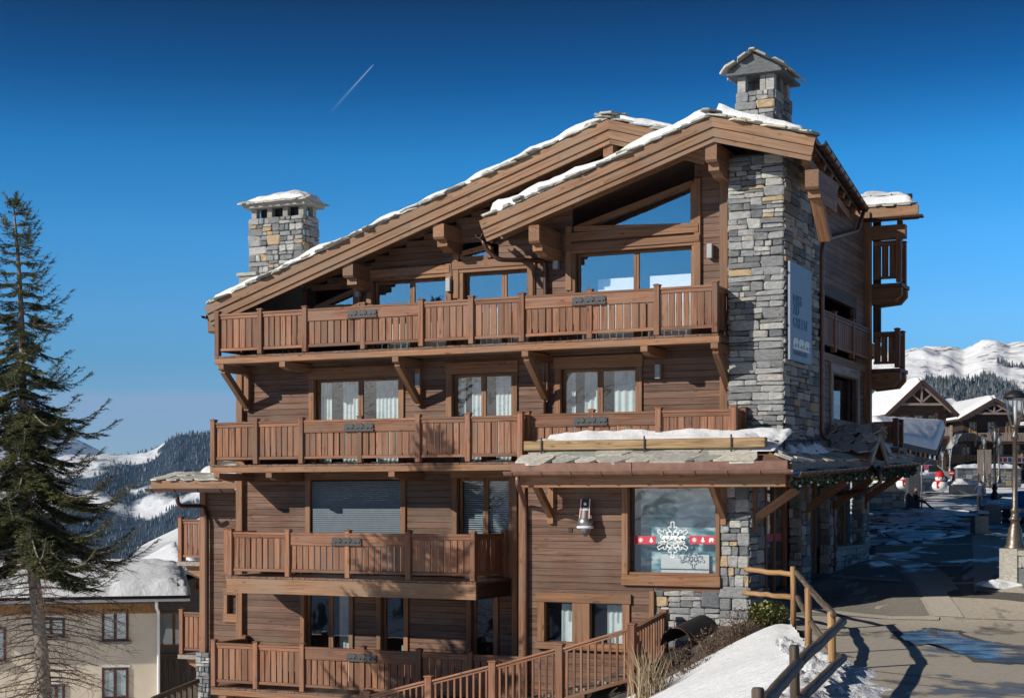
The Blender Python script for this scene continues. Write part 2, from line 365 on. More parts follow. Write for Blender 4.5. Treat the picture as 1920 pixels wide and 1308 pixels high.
def piece(name, parent, mat, x0, x1, y0, y1, z0, z1, ch=0.008, rot=None):
    """one board, post or beam given by its bounds: an object of its own with its origin at its centre"""
    return link(name, cbox_mesh(name, abs(x1 - x0), abs(y1 - y0), abs(z1 - z0), mat, ch), parent, ((x0 + x1) / 2, (y0 + y1) / 2, (z0 + z1) / 2), rot)
def beam(name, parent, mat, p0, p1, w, h, ch=0.008, roll_up=(0, 0, 1)):
    """a straight board from p0 to p1 (grain along X of the piece)"""
    p0, p1 = Vector(p0), Vector(p1); d = p1 - p0; L = d.length; d.normalize()
    y = Vector(roll_up).cross(d).normalized(); z = d.cross(y)
    m = Matrix((d, y, z)).transposed()
    return link(name, cbox_mesh(name, L, w, h, mat, ch), parent, (p0 + p1) / 2, m.to_euler())
# ================================================================ THE CHALET
chalet = tag(empty('chalet', None, (OX, OY, 0), (0, 0, -TH)), 'large timber and stone mountain chalet with slate roof, balconies and ground-floor shop', 'building')
BWALL = 0.45
BA = -1.2      # the shop annex stands further forward
B4F, B3F, B3R, B2F, B1F = -0.80, -1.05, -0.80, -1.45, -1.05
BG1, BG2 = -0.65, -1.05
Z4, Z3, Z2, Z1 = 6.33, 3.50, 0.67, -2.23      # balcony deck levels
rng = random.Random(7)
def ax(px, b=BWALL): return A(px, b)
def zz(py, px, b=BWALL): return P(px, py, b)[1]
# ---- stones
def stone_templates(n=12):
    r = random.Random(3); out = []
    for i in range(n):
        v, f = chamfer_verts(0.5, 0.5, 0.5, 0.10)
        off = {}
        vv = []
        for q in v:
            k = tuple(1 if t > 0 else -1 for t in q)
            if k not in off: off[k] = Vector((r.uniform(-.07, .05) * k[0], r.uniform(-.10, .10) * k[1], r.uniform(-.09, .05) * k[2]))
            vv.append(Vector(q) + off[k] + Vector((r.uniform(-.03, .03), r.uniform(-.03, .03), r.uniform(-.03, .03))))
        out.append((vv, f))
    return out
STT = stone_templates()
STM = [G().add(v, f, True).mesh('stone', 'wall_stone') for v, f in STT]
def masonry(x0, x1, z0, z1, tw=0.36, th=0.15, seed=0):
    r = random.Random(seed); out = []
    def cut(a0, a1, c0, c1):
        w, h = a1 - a0, c1 - c0
        mw, mh = tw * r.uniform(0.6, 2.3), th * r.uniform(0.7, 2.4)
        if w <= mw and h <= mh or (w * h < tw * th * 0.5): out.append((a0, a1, c0, c1)); return
        if h / th > w / tw * 0.9 and h > th * 1.15:
            t = c0 + h * r.uniform(0.33, 0.67); cut(a0, a1, c0, t); cut(a0, a1, t, c1)
        elif w > tw * 0.9:
            t = a0 + w * r.uniform(0.33, 0.67); cut(a0, t, c0, c1); cut(t, a1, c0, c1)
        else: out.append((a0, a1, c0, c1))
    cut(x0, x1, z0, z1)
    return out
STONES = []      # (part, centre, size, shown area)
def stone_face(part, plane, pos, u0, u1, z0, z1, seed, tw=0.36, th=0.15, weight=1.0, deep=0.12, clip=None):
    """a rubble face: plane 'b' faces the viewer (-b), plane 'a' faces +a, '-a' faces -a"""
    r = random.Random(seed + 99)
    for (x0, x1, c0, c1) in masonry(u0, u1, z0, z1, tw, th, seed):
        if clip and not clip((x0 + x1) / 2, (c0 + c1) / 2): continue
        g = 0.012; w, h = x1 - x0 - g, c1 - c0 - g; d = deep + r.uniform(0, 0.05)
        if plane == 'b': c, s = ((x0 + x1) / 2, pos - 0.02 * r.random() + deep / 2 - 0.02, (c0 + c1) / 2), (w * 1.04, d, h * 1.04)
        elif plane == 'a': c, s = (pos + 0.02 * r.random() - deep / 2 + 0.02, (x0 + x1) / 2, (c0 + c1) / 2), (d, w * 1.04, h * 1.04)
        else: c, s = (pos - 0.02 * r.random() + deep / 2 - 0.02, (x0 + x1) / 2, (c0 + c1) / 2), (d, w * 1.04, h * 1.04)
        STONES.append((part, c, s, w * h * weight, r.randrange(12)))
def emit_stones(limit=300):
    STONES.sort(key=lambda q: -q[3]); rest = {}
    for i, (part, c, s, _, k) in enumerate(STONES):
        if i < limit: link('stone', STM[k], part, c, (0, rng.uniform(-.03, .03), 0), s)
        else: rest.setdefault(part.name, (part, []))[1].append((c, s, k))
    for part, lst in rest.values():
        g = G()
        for c, s, k in lst:
            v, f = STT[k]; g.add([(c[0] + q[0] * s[0], c[1] + q[1] * s[1], c[2] + q[2] * s[2]) for q in v], f, True)
        tag(g.obj('rubble_stones', 'wall_stone', part), kind='stuff')
# ---- planks
PLANKS = []
def plank_wall(part, b, a_of_left, a_of_right, z0, z1, holes, row=0.158, thick=0.10, seed=1, weight=1.0, axis='X', top=None):
    """rows of boards; holes: (a0,a1,z0,z1); top(a) gives a sloping upper edge"""
    r = random.Random(seed); z = z0
    while z < z1 - 0.02:
        zz = min(z + row, z1)
        zm = (z + zz) / 2
        segs = [(a_of_left, a_of_right)]
        if top:
            xs = [a_of_left + (a_of_right - a_of_left) * i / 160 for i in range(161)]; ok = [q for q in xs if top(q) > zm]
            segs = [(min(ok), max(ok))] if ok else []
        for (h0, h1, hz0, hz1) in holes:
            if hz0 < zm < hz1:
                ns = []
                for s0, s1 in segs:
                    if h1 <= s0 or h0 >= s1: ns.append((s0, s1)); continue
                    if h0 > s0: ns.append((s0, h0))
                    if h1 < s1: ns.append((h1, s1))
                segs = ns
        for s0, s1 in segs:
            cuts = [s0]
            while s1 - cuts[-1] > 4.2: cuts.append(cuts[-1] + r.uniform(2.0, 3.8))
            cuts.append(s1)
            for q0, q1 in zip(cuts, cuts[1:]):
                if q1 - q0 < 0.04: continue
                PLANKS.append((part, axis, q0, q1 - 0.003, b, b + thick, z + 0.002, zz - 0.002, (q1 - q0) * weight))
        z = zz
def emit_planks(limit=300):
    PLANKS.sort(key=lambda q: -q[8]); rest = {}
    for i, (part, axis, q0, q1, b0, b1, z0, z1, _) in enumerate(PLANKS):
        bb = (q0, q1, b0, b1) if axis == 'X' else (b0, b1, q0, q1)
        if i < limit: piece('plank', part, 'plank_wood_' + axis, *bb, z0, z1, 0.008)
        else: rest.setdefault((part.name, axis), (part, axis, []))[2].append((*bb, z0, z1))
    for part, axis, lst in rest.values():
        g = G()
        for (x0, x1, y0, y1, z0, z1) in lst:
            v, f = chamfer_verts((x1 - x0) / 2, (y1 - y0) / 2, (z1 - z0) / 2, 0.008)
            cx, cy, cz = (x0 + x1) / 2, (y0 + y1) / 2, (z0 + z1) / 2
            g.add([(cx + q[0], cy + q[1], cz + q[2]) for q in v], f, True)
        tag(g.obj('short_planks', 'plank_wood_' + axis, part), kind='stuff')
# ---- windows
ROOMB = BWALL + 1.6
def curtain(parent, x0, x1, b, z0, z1, seed, mat='curtain', amp=0.03):
    r = random.Random(seed); ph = r.uniform(0, 6); n = max(10, int((x1 - x0) / 0.022)); fr = r.uniform(40, 52)
    def fn(u, v):
        x = x0 + (x1 - x0) * u
        return (x, b + amp * math.sin(fr * x + ph + 1.2 * math.sin(7 * x)) * (0.6 + 0.4 * (1 - v)), z0 + (z1 - z0) * v)
    return G().grid(fn, n, 4).obj('curtain', mat, parent, True)
def pane(parent, x0, x1, b, z0, z1, mat='window_glass'):
    return G().add([(x0, b, z0), (x1, b, z0), (x1, b, z1), (x0, b, z1)], [(0, 1, 2, 3)]).obj('pane', mat, parent)
def window(x0, x1, z0, z1, cas=0.17, mull=(), b=BWALL, glass='window_glass', proud=0.05, sill=True, top_h=None, sash=0.07, inset=0.14, wmat='frame_wood'):
    """casing boards, sashes and panes in the opening x0..x1, z0..z1 (inside of the casing)"""
    w = empty('window', chalet)
    th = top_h or cas
    piece('casing', w, wmat + '_Z', x0 - cas, x0, b - proud, b + 0.09, z0 - (cas if sill else 0), z1)
    piece('casing', w, wmat + '_Z', x1, x1 + cas, b - proud, b + 0.09, z0 - (cas if sill else 0), z1)
    piece('lintel', w, wmat + '_X', x0 - cas - 0.02, x1 + cas + 0.02, b - proud - 0.012, b + 0.10, z1 + 0.001, z1 + th)
    if sill: piece('sill', w, wmat + '_X', x0, x1, b - proud - 0.03, b + 0.10, z0 - cas, z0 - 0.001)
    xs = [x0] + list(mull) + [x1]
    bi = b + inset
    for i in range(len(xs) - 1):
        l = xs[i] + 0.001; r_ = xs[i + 1] - 0.001
        for (q0, q1, c0, c1, nm, ax) in ((l, l + sash, z0, z1, 'sash', 'Z'), (r_ - sash, r_, z0, z1, 'sash', 'Z'), (l + sash, r_ - sash, z1 - sash, z1, 'sash', 'X'), (l + sash, r_ - sash, z0, z0 + sash, 'sash', 'X')):
            piece(nm, w, wmat + '_' + ax, q0, q1, bi - 0.03, bi + 0.04, c0, c1, 0.006)
        pane(w, l + sash, r_ - sash, bi, z0 + sash, z1 - sash, glass)
    g = G(); g.box(x0 - .02, x1 + .02, b + 0.1, b + 0.24, z0 - 0.05, z0 - 0.005)
    g.obj('inner_sill', 'dark_wood_X', w)
    return w
core = empty('inner_structure', chalet)
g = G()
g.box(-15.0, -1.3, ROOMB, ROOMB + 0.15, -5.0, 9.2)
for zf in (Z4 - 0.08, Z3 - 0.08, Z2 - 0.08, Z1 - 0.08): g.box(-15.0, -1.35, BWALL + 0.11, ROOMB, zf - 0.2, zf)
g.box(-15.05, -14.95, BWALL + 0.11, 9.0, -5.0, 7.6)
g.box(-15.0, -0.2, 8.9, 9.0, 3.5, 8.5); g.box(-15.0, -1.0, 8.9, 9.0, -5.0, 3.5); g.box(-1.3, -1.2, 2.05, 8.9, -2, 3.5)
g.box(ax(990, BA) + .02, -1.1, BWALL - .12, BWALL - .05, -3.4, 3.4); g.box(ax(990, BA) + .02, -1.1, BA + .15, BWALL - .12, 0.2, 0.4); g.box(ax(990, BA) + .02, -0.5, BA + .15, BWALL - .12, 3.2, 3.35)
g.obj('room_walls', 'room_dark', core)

wall = empty('facade_wall', chalet)
WL = ax(453); WR = ax(1356)
# roof undersides over the facade (lower edge of the rake)
def r1_top(a): return min(11.40 + 0.335 * (a + 3.85), 11.40 - 0.29 * (a + 3.85))
def r2_top(a): return min(11.12 + 0.343 * (a + 1.26), 11.12 - 0.290 * (a + 1.26))
def wall_top(a):
    t = r1_top(a) - 0.24
    return max(t, r2_top(a) - 0.24) if a > -6.4 else t
F4 = [ # inner openings: left, right, bottom, top, mullions
    (ax(1080), ax(1298), Z4, zz(468, 1190), (ax(1190),)),
    (ax(870), ax(992), Z4, zz(508, 930), (ax(942),)),
    (ax(700), ax(838), Z4, zz(524, 770), (ax(769),))]
F3 = [(ax(590), ax(748), Z3, zz(709, 670), (ax(672),)), (ax(848), ax(960), Z3, zz(700, 905), (ax(903),)), (ax(1052), ax(1193), Z3, zz(690, 1120), (ax(1122),))]
F2 = [(ax(583), ax(752), Z2, zz(899, 665), ()), (ax(858), ax(955), Z2, zz(896, 905), (ax(907),))]
F1 = [(ax(572), ax(655), Z1, zz(1106, 615), (ax(616),)), (ax(715), ax(758), Z1, zz(1110, 735), ()), (ax(884), ax(926), Z1, zz(1112, 905), ())]
tri0, tri1 = ax(1072), ax(1302)
AL = [(ax(1022, BA), ax(1074, BA), zz(1203, 1048, BA), zz(1128, 1048, BA), ()), (ax(1107, BA), ax(1168, BA), zz(1203, 1135, BA), zz(1128, 1135, BA), ())]
SHOP = (ax(1179, BA), ax(1343, BA), zz(1078, 1260, BA), zz(897, 1260, BA))
holes = []
for lst in (F4, F3, F2, F1):
    for (x0, x1, z0, z1, _) in lst: holes.append((x0 - 0.15, x1 + 0.15, z0 - 0.05, z1 + 0.15))
holesA = []
holesA.append((AL[0][0] - .16, AL[1][1] + .16, AL[0][2] - .13, AL[0][3] + .13)); holesA.append((SHOP[0] - .15, SHOP[1] + .2, SHOP[2] - .15, SHOP[3] + .3))
holes.append((tri0, tri1, zz(436, 1200), 12.0))
holes.append((ax(855), ax(935), zz(487, 900), zz(455, 900)))
holes.append((ax(575), ax(668), Z4, zz(540, 640)))
plank_wall(wall, BWALL, WL, WR, Z4, 11.3, holes, seed=1, top=wall_top)
plank_wall(wall, BWALL, WL, WR, Z3 - 0.4, Z4, holes, seed=2)
plank_wall(wall, BWALL, WL, ax(968), Z2 - 0.05, Z3 - 0.4, holes, seed=3)
plank_wall(wall, BWALL, WL, ax(968), Z1 - 0.2, Z2 - 0.05, holes, seed=4)
plank_wall(wall, BA, ax(990, BA), ax(1350, BA), zz(1105, 1100, BA), 3.2, holesA, seed=5)
plank_wall(wall, BA, ax(990, BA), ax(1222, BA), -3.4, zz(1105, 1100, BA), holesA, seed=6)
plank_wall(wall, ax(990, BA) - .1, BA + .1, BWALL, -3.4, 3.4, [], seed=9, weight=0.05, axis='Y')
plank_wall(wall, BWALL, WL, ax(985), -3.6, Z1 - 0.25, [], seed=8, weight=0.1)
# corner posts
for px, z0, z1 in ((453, -3.5, 7.3), (1360, 4.1, 10.3)):
    piece('corner_post', wall, 'frame_wood_Z', ax(px) - 0.1, ax(px) + 0.1, BWALL - 0.13, BWALL + 0.12, z0, z1)
piece('corner_post', wall, 'frame_wood_Z', ax(979, BA) - 0.07, ax(979, BA) + 0.09, BA - 0.05, BA + 0.2, -3.5, 3.3)
piece('corner_post', wall, 'frame_wood_Z', ax(1223, BA) - 0.06, ax(1223, BA) + 0.06, BA - 0.06, BA + 0.1, -2.6, zz(1107, 1220, BA))
piece('corner_post', wall, 'frame_wood_Z', ax(966) - 0.06, ax(966) + 0.08, BWALL - 0.08, BWALL + 0.1, -3.5, 3.2)
for i, (x0, x1, z0, z1, mu) in enumerate(F4):
    w = window(x0, x1, z0, z1, 0.17, mu, glass='sky_glass', sill=False, top_h=0.17)
    xs = [x0] + list(mu) + [x1]
    for k in range(2):   # white roller blinds half drawn up from below
        l, r_ = xs[k] + 0.07, xs[k + 1] - 0.07
        f = (0.30, 0.45, 0.30)[i] if k == 0 else 0.18
        g = G().box(l + (r_ - l) * f, r_, BWALL + 0.22, BWALL + 0.24, z0, z0 + (z1 - z0) * ((0.72, 0.55, 0.42)[i])); g.obj('blind', 'blind_white', w)
for i, (x0, x1, z0, z1, mu) in enumerate(F3):
    w = window(x0, x1, z0, z1, 0.16, mu, sill=False, top_h=0.30)
    xs = [x0] + list(mu) + [x1]
    for k in range(2):
        l, r_ = xs[k] + 0.05, xs[k + 1] - 0.05
        q = [(l, l + (r_ - l) * .28), (l + (r_ - l) * .55, r_)] if k == 0 else [(l + (r_ - l) * .3, r_)]
        for (c0, c1) in q: curtain(w, c0, c1, BWALL + 0.235 + 0.02 * k, z0, z1, i * 7 + k)
x0, x1, z0, z1, mu = F2[0]
w = window(x0, x1, z0, z1, 0.15, (), sill=False, top_h=0.2, inset=0.2)
n = int((z1 - z0) / 0.055)
for k in range(n):
    piece('shutter_slat', w, 'shutter', x0 + 0.01, x1 - 0.01, BWALL + 0.02, BWALL + 0.045, z0 + k * 0.055 + 0.003, z0 + (k + 1) * 0.055 - 0.002, 0.012)
x0, x1, z0, z1, mu = F2[1]
w = window(x0, x1, z0, z1, 0.16, mu, sill=False, top_h=0.25)
for k, (l, r_) in enumerate(((x0 + .07, mu[0] - .07), (mu[0] + .07, x1 - .07))):
    n = int((z1 - z0 - 0.1) / 0.055)
    for j in range(n): piece('blind_slat', w, 'slat_blind', l, r_, BWALL + 0.22, BWALL + 0.25, z0 + 0.05 + j * 0.055, z0 + 0.05 + j * 0.055 + 0.028, 0.004, (R(38), 0, 0))
for i, (x0, x1, z0, z1, mu) in enumerate(F1):
    w = window(x0, x1, z0, z1, 0.13, mu, sill=False, top_h=0.2)
    if i == 0: curtain(w, mu[0] + .12, x1 - .1, BWALL + 0.36, z0, z1, 50)
    elif i == 1: curtain(w, x0 + (x1 - x0) * .6, x1 - .05, BWALL + 0.36, z0, z0 + 1.1, 51)
    else: curtain(w, x0 + (x1 - x0) * .5, x1 - .05, BWALL + 0.36, z0, z0 + 0.9, 52)
wd = empty('double_window', chalet)
(l0, l1, q0, q1, _), (m0, m1, _, _, _) = AL
piece('lintel', wd, 'frame_wood_X', l0 - .22, m1 + .22, BA - .07, BA + .1, q1, q1 + .22)
piece('sill', wd, 'frame_wood_X', l0 - .2, m1 + .2, BA - .12, BA + .1, q0 - .16, q0)
for c0, c1 in ((l0 - .18, l0), (l1, m0), (m1, m1 + .18)): piece('casing', wd, 'frame_wood_Z', c0, c1, BA - .05, BA + .1, q0 + .001, q1 - .001)
for c0, c1 in ((l0, l1), (m0, m1)):
    pane(wd, c0, c1, BA + .12, q0, q1); curtain(wd, c0 + .3, c1, BA + .3, q0, q1, 60); curtain(wd, c0 + (c1 - c0) * .62, c1, BA + .24, q0, q0 + .5 * (q1 - q0), 61, 'blind_white', 0.004)
# triangular gable windows
def tri_window(pts, b, w=0.13, glass='sky_glass'):
    t = empty('gable_window', chalet)
    n = len(pts)
    for i in range(n):
        p, q = Vector((pts[i][0], 0, pts[i][1])), Vector((pts[(i + 1) % n][0], 0, pts[(i + 1) % n][1]))
        beam('casing', t, 'frame_wood_X', (p.x, b + 0.01 * i, p.z), (q.x, b + 0.01 * i, q.z), 0.16, w)
    G().add([(x, b + 0.05, z) for x, z in pts], [tuple(range(n))]).obj('pane', glass, t)
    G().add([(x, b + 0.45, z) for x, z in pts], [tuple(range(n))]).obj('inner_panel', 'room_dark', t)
    return t
tri_window([P(1078, 430, BWALL), P(1301, 424, BWALL), P(1301, 343, BWALL)], BWALL)
tri_window([P(868, 487, BWALL), P(918, 484, BWALL), P(918, 462, BWALL), P(868, 476, BWALL)], BWALL)
tri_window([P(592, 578, BWALL), P(668, 575, BWALL), P(668, 545, BWALL), ], BWALL)
fr = empty('gable_frame', chalet)
for (pa, pb, zc, h, nm) in ((1062, 1312, zz(437, 1190), 0.21, 'tie_beam'), (1064, 1314, zz(456, 1190), 0.17, 'tie_beam'), (850, 1000, zz(494, 925), 0.2, 'tie_beam'), (688, 846, zz(510, 765), 0.2, 'tie_beam')):
    piece(nm, fr, 'frame_wood_X', ax(pa), ax(pb), BWALL - 0.10, BWALL + 0.08, zc - h / 2, zc + h / 2)
for (px, p0, p1) in ((1309, 545, 335), (1068, 545, 425), (857, 560, 470), (694, 570, 500), (843, 570, 495), (996, 560, 480), (672, 575, 535)):
    piece('stud', fr, 'frame_wood_Z', ax(px) - .08, ax(px) + .08, BWALL - .08, BWALL + .09, zz(p0, px), zz(p1, px))
# ---- stone pillar
pil = empty('stone_pillar', chalet)
PA0, PA1, PB1 = -1.286, 0.0, 2.95
G().box(PA0 + .04, PA1 - .04, 0.04, PB1 - .02, 3.9, 10.45).obj('mortar_core', 'mortar', pil)
stone_face(pil, 'b', 0.0, PA0, PA1, 4.0, 10.4, 11, 0.40, 0.145, 1.3)
stone_face(pil, 'a', 0.0, 0.02, PB1, 4.0, 10.5, 12, 0.46, 0.16, 0.45)
stone_face(pil, '-a', PA0, 0.02, BWALL, 4.0, 10.4, 13, 0.36, 0.15, 0.1)
# ---- wall lamps
for px, py, b in ((1046, 493, BWALL), (1334, 472, BWALL), (845, 535, BWALL), (675, 545, BWALL), (788, 713, BWALL), (1237, 697, BWALL)):
    a_, z_ = P(px, py, b); wl_ = empty('wall_lamp', chalet)
    piece('housing', wl_, 'lamp_grey', a_ - .065, a_ + .065, b - .17, b - .03, z_ - .17, z_ + .17, 0.01)
    piece('wall_plate', wl_, 'lamp_grey', a_ - .04, a_ + .04, b - .03, b, z_ - .08, z_ + .08, 0.004)
# ---- balconies
ANIM = [(-0.5, 0.0), (0.5, 0.0), (0.5, 0.5), (0.44, 0.75), (0.3, 0.92), (0.2, 1.0), (0.1, 0.9), (0.03, 0.72), (-0.02, 0.80), (-0.1, 0.98), (-0.2, 0.96), (-0.26, 0.78), (-0.34, 0.95), (-0.44, 0.9), (-0.5, 0.6)]
def plaque(part, ac, b, zc, w=0.85, h=0.20):
    """dark wrought plate: a row of three walking bears on a ground strip"""
    g = G(); g.box(ac - w / 2, ac + w / 2, b - .05, b - .02, zc - h / 2, zc - h / 2 + h * .24)
    for k in (-1, 0, 1):
        c = ac + k * w * 0.33; s = w * 0.30
        body = [(-.5, .2), (-.5, .62), (-.4, .9), (-.15, 1.0), (.12, .92), (.3, .98), (.46, .8), (.55, .55), (.48, .42), (.34, .46), (.34, .1), (.2, .1), (.16, .4), (-.12, .4), (-.16, .1), (-.32, .1), (-.34, .35)]
        g.prism([(c + x * s, zc - h / 2 + z * h) for x, z in body], b - .045, b - .022)
    g.box(ac - w / 2, ac + w / 2, b - .022, b - .004, zc - h / 2, zc + h * .42)
    return g.obj('bear_plaque', 'plaque_iron', part)
def railing(part, p0, p1, zd, zr, wide=False, seed=0, first=True, boards=True, gap=None, bw=0.165, mat='rail_wood'):
    """one bay between two post faces: top rail, under rail, bottom rail and boards. p = (a,b)"""
    r = random.Random(seed)
    p0, p1 = Vector((p0[0], p0[1], 0)), Vector((p1[0], p1[1], 0)); d = p1 - p0; L = d.length; d.normalize(); yaw = math.atan2(d.y, d.x)
    nin = Vector((-d.y, d.x, 0))
    def bx(nm, m, s0, s1, o0, o1, z0, z1, ch=0.008, tilt=0.0):
        c = p0 + d * ((s0 + s1) / 2) + nin * ((o0 + o1) / 2); c.z = (z0 + z1) / 2
        return link(nm, cbox_mesh(nm, s1 - s0, o1 - o0, z1 - z0, m, ch), part, c, (0, tilt, yaw))
    bx('handrail', mat + '_X', 0, L, -0.02, 0.12, zr - 0.055, zr)
    h = 0.26 if wide else 0.085
    bx('wide_board' if wide else 'under_rail', mat + '_X', 0, L, 0.0 if not wide else -0.012, 0.07, zr - 0.056 - h, zr - 0.056)
    bx('bottom_rail', mat + '_X', 0, L, 0.0, 0.08, zd + 0.13, zd + 0.205)
    zb0, zb1 = zd + 0.206, zr - 0.057 - h
    if boards:
        n = max(1, round((L - 0.03) / (bw + 0.018))); pitch = (L - 0.02) / n
        for k in range(n):
            gp = r.choice((0.018, 0.024, 0.030, 0.038)) if gap is None else gap
            s0 = 0.01 + k * pitch; bx('baluster_board', mat + '_Z', s0 + gp / 2, s0 + pitch - gp / 2, 0.02, 0.055, zb0, zb1 + 0.0, 0.005, r.uniform(-.003, .003))
def rpost(part, a, b, zd, zr, s=0.135, low=0.02, mat='rail_wood'):
    piece('post', part, mat + '_Z', a - s / 2, a + s / 2, b - 0.05, b + s - 0.05, zd + low, zr + 0.05)
    v = [(-.6, -.6, 0), (.6, -.6, 0), (.6, .6, 0), (-.6, .6, 0), (-.6, -.6, .25), (.6, -.6, .25), (.6, .6, .25), (-.6, .6, .25), (0, 0, .5)]
    key = 'postcap' + mat
    if key not in CACHE: CACHE[key] = G().add([(x * .135, y * .135, z * .1) for x, y, z in v], [(0, 3, 2, 1), (0, 1, 5, 4), (1, 2, 6, 5), (2, 3, 7, 6), (3, 0, 4, 7), (4, 5, 8), (5, 6, 8), (6, 7, 8), (7, 4, 8)]).mesh('post_cap', mat + '_X')
    link('post_cap', CACHE[key], part, (a, b + s / 2 - 0.05, zr + 0.0505))
def corbel(part, a, b0, b1, z1, h=0.2, w=0.17, mat='frame_wood'):
    """carved beam end under a balcony: stepped and nosed at the front"""
    pr = [(b0, z1), (b1, z1), (b1, z1 - h), (b0 + 0.24, z1 - h), (b0 + 0.17, z1 - h * 0.82), (b0 + 0.03, z1 - h * 0.72), (b0, z1 - h * 0.62)]
    G().prism(pr, a - w / 2, a + w / 2, 'x').obj('corbel', mat + '_Y', part)
def strut(part, a, b0, z0, b1, z1, w=0.15):
    beam('strut', part, 'frame_wood_X', (a, b0, z0), (a, b1, z1), w, 0.17)
def balcony(pxs, b, zd, zr, wide, seed, beam_h=0.15, back=BWALL, end_a=None, deck_mat='roof_slate'):
    """pxs: post centres as sighted; wide: (first,mid,last) indices of the bays with a broad board"""
    bal = empty('balcony', chalet)
    aa = [A(q, b) for q in pxs]; hs_ = 0.068
    mids = {m for _, m, _ in wide}
    i = 0
    for i, a_ in enumerate(aa):
        if i in mids:
            rpost(bal, a_, b + 0.035, zd, zr)
        else: rpost(bal, a_, b, zd, zr)
    i = 0
    while i < len(aa) - 1:
        w_ = [t for t in wide if t[0] == i]
        if w_:
            f, m, l = w_[0]
            railing(bal, (aa[f] + hs_, b), (aa[l] - hs_, b), zd, zr, True, seed + i, boards=False)
            for (s, e_) in ((f, m), (m, l)):
                L0, L1 = aa[s] + hs_, aa[e_] - hs_; n = max(1, round((L1 - L0) / 0.183)); pt = (L1 - L0) / n; r = random.Random(seed * 7 + s)
                for k in range(n):
                    gp = r.choice((0.018, 0.024, 0.032, 0.040)); piece('baluster_board', bal, 'rail_wood_Z', L0 + k * pt + gp / 2, L0 + (k + 1) * pt - gp / 2, b + 0.02, b + 0.055, zd + 0.206, zr - 0.31, 0.005)
            plaque(bal, aa[m] + 0.0, b - 0.01, zr - 0.20)
            i = l
        else:
            railing(bal, (aa[i] + hs_, b), (aa[i + 1] - hs_, b), zd, zr, False, seed + i); i += 1
    x0, x1 = aa[0] - 0.09, (end_a if end_a is not None else aa[-1] + 0.09)
    # deck boards (their ends show under the bottom rail) and the edge beam
    g = G(); r = random.Random(seed); x = x0
    while x < x1:
        w_ = min(r.uniform(0.13, 0.19), x1 - x)
        if w_ > 0.02: g.box(x, x + w_ - 0.008, b - 0.022 + r.uniform(-.012, .006), back - 0.01, zd - 0.045, zd + r.uniform(-.004, .006))
        x += w_
    tag(g.obj('deck_boards', 'plank_wood_Y', bal), kind='stuff')
    piece('edge_beam', bal, 'frame_wood_X', x0, x1, b - 0.02, b + 0.13, zd - 0.05 - beam_h, zd - 0.05)
    G().box(x0 + .02, x1 - .02, b + 0.131, back - 0.005, zd - 0.17, zd - 0.055).obj('deck_underside', 'plank_wood_X', bal)
    return bal, aa
b4, aa4 = balcony([408, 488, 572, 680, 790, 884, 979, 1105, 1232, 1341], B4F, Z4, 7.43, [(2, 3, 4), (6, 7, 8)], 100, end_a=A(1349, B4F))
b3, aa3 = balcony([400, 480, 565, 674, 784, 878, 976], B3F, Z3, 4.60, [(2, 3, 4)], 200)
b3r, aa3r = balcony([989, 1108, 1235, 1376], B3R, Z3, 4.63, [(0, 1, 2)], 300)
b2, aa2 = balcony([432, 540, 651, 766, 887], B2F, Z2, 1.79, [(1, 2, 3)], 400, beam_h=0.02, end_a=A(893, B2F))
b1, aa1 = balcony([401, 480, 567, 679, 786, 882, 984], B1F, Z1, -1.08, [(2, 3, 4)], 500)
hs_ = 0.068
# returns to the wall
def side_return(bal, a_, b, zd, zr, seed, back=BWALL - 0.14):
    railing(bal, (a_ + 0.03, b + 0.085), (a_ + 0.03, back - 0.07), zd, zr, False, seed)
    rpost(bal, a_, back, zd, zr)
side_return(b4, aa4[0], B4F, Z4, 7.43, 1); side_return(b3, aa3[0], B3F, Z3, 4.6, 2)
side_return(b1, aa1[0], B1F, Z1, -1.08, 3)
railing(b4, (aa4[-1], B4F + .085), (aa4[-1], BWALL - .14), Z4, 7.43, False, 4)
railing(b3r, (aa3r[-1] + .02, B3R + .085), (aa3r[-1] + .02, -0.13), Z3, 4.63, False, 5); rpost(b3r, aa3r[-1] + .02, -0.15, Z3, 4.63)
railing(b2, (aa2[-1] - .0, B2F + .085), (aa2[-1] - .0, BWALL - .26), Z2, 1.79, False, 6, bw=0.2); rpost(b2, aa2[-1], BWALL - .2, Z2, 1.79)
# chamfered corner and back part of the second balcony
cA, cB = aa2[0] - 0.55, B2F + 0.62
railing(b2, (cA, cB), (aa2[0] - .05, B2F + .03), Z2, 1.79, False, 7); rpost(b2, cA, cB, Z2, 1.79)
railing(b2, (cA, BWALL - .1), (cA, cB + .07), Z2, 1.79, False, 8)
f2 = empty('fascia_panel', b2)
g = G(); za, zb = Z2 - 0.06, Z2 - 0.42
g.prism([(A(426, B2F), za), (A(893, B2F), za), (A(893, B2F), zb), (A(426, B2F), zb)], B2F - 0.03, B2F + 0.05); g.obj('front_board', 'fascia_wood_X', b2)
G().box(A(893, B2F) - .08, A(893, B2F), B2F + .051, BWALL - .02, zb, za).obj('end_board', 'dark_wood_Y', b2)
G().box(A(426, B2F) + .03, A(893, B2F) - .09, B2F + .051, BWALL - .02, zb + .1, zb + .16).obj('soffit', 'plank_wood_X', b2)
G().prism([(cA, BWALL - .01), (cA, cB - .05), (aa2[0] - .12, B2F + .0), (aa2[0] - .12, BWALL - .01)], Z2 - .12, Z2 - .01, 'z').obj('corner_deck', 'grey_wood_Y', b2)
bpy.data.objects.remove(f2)
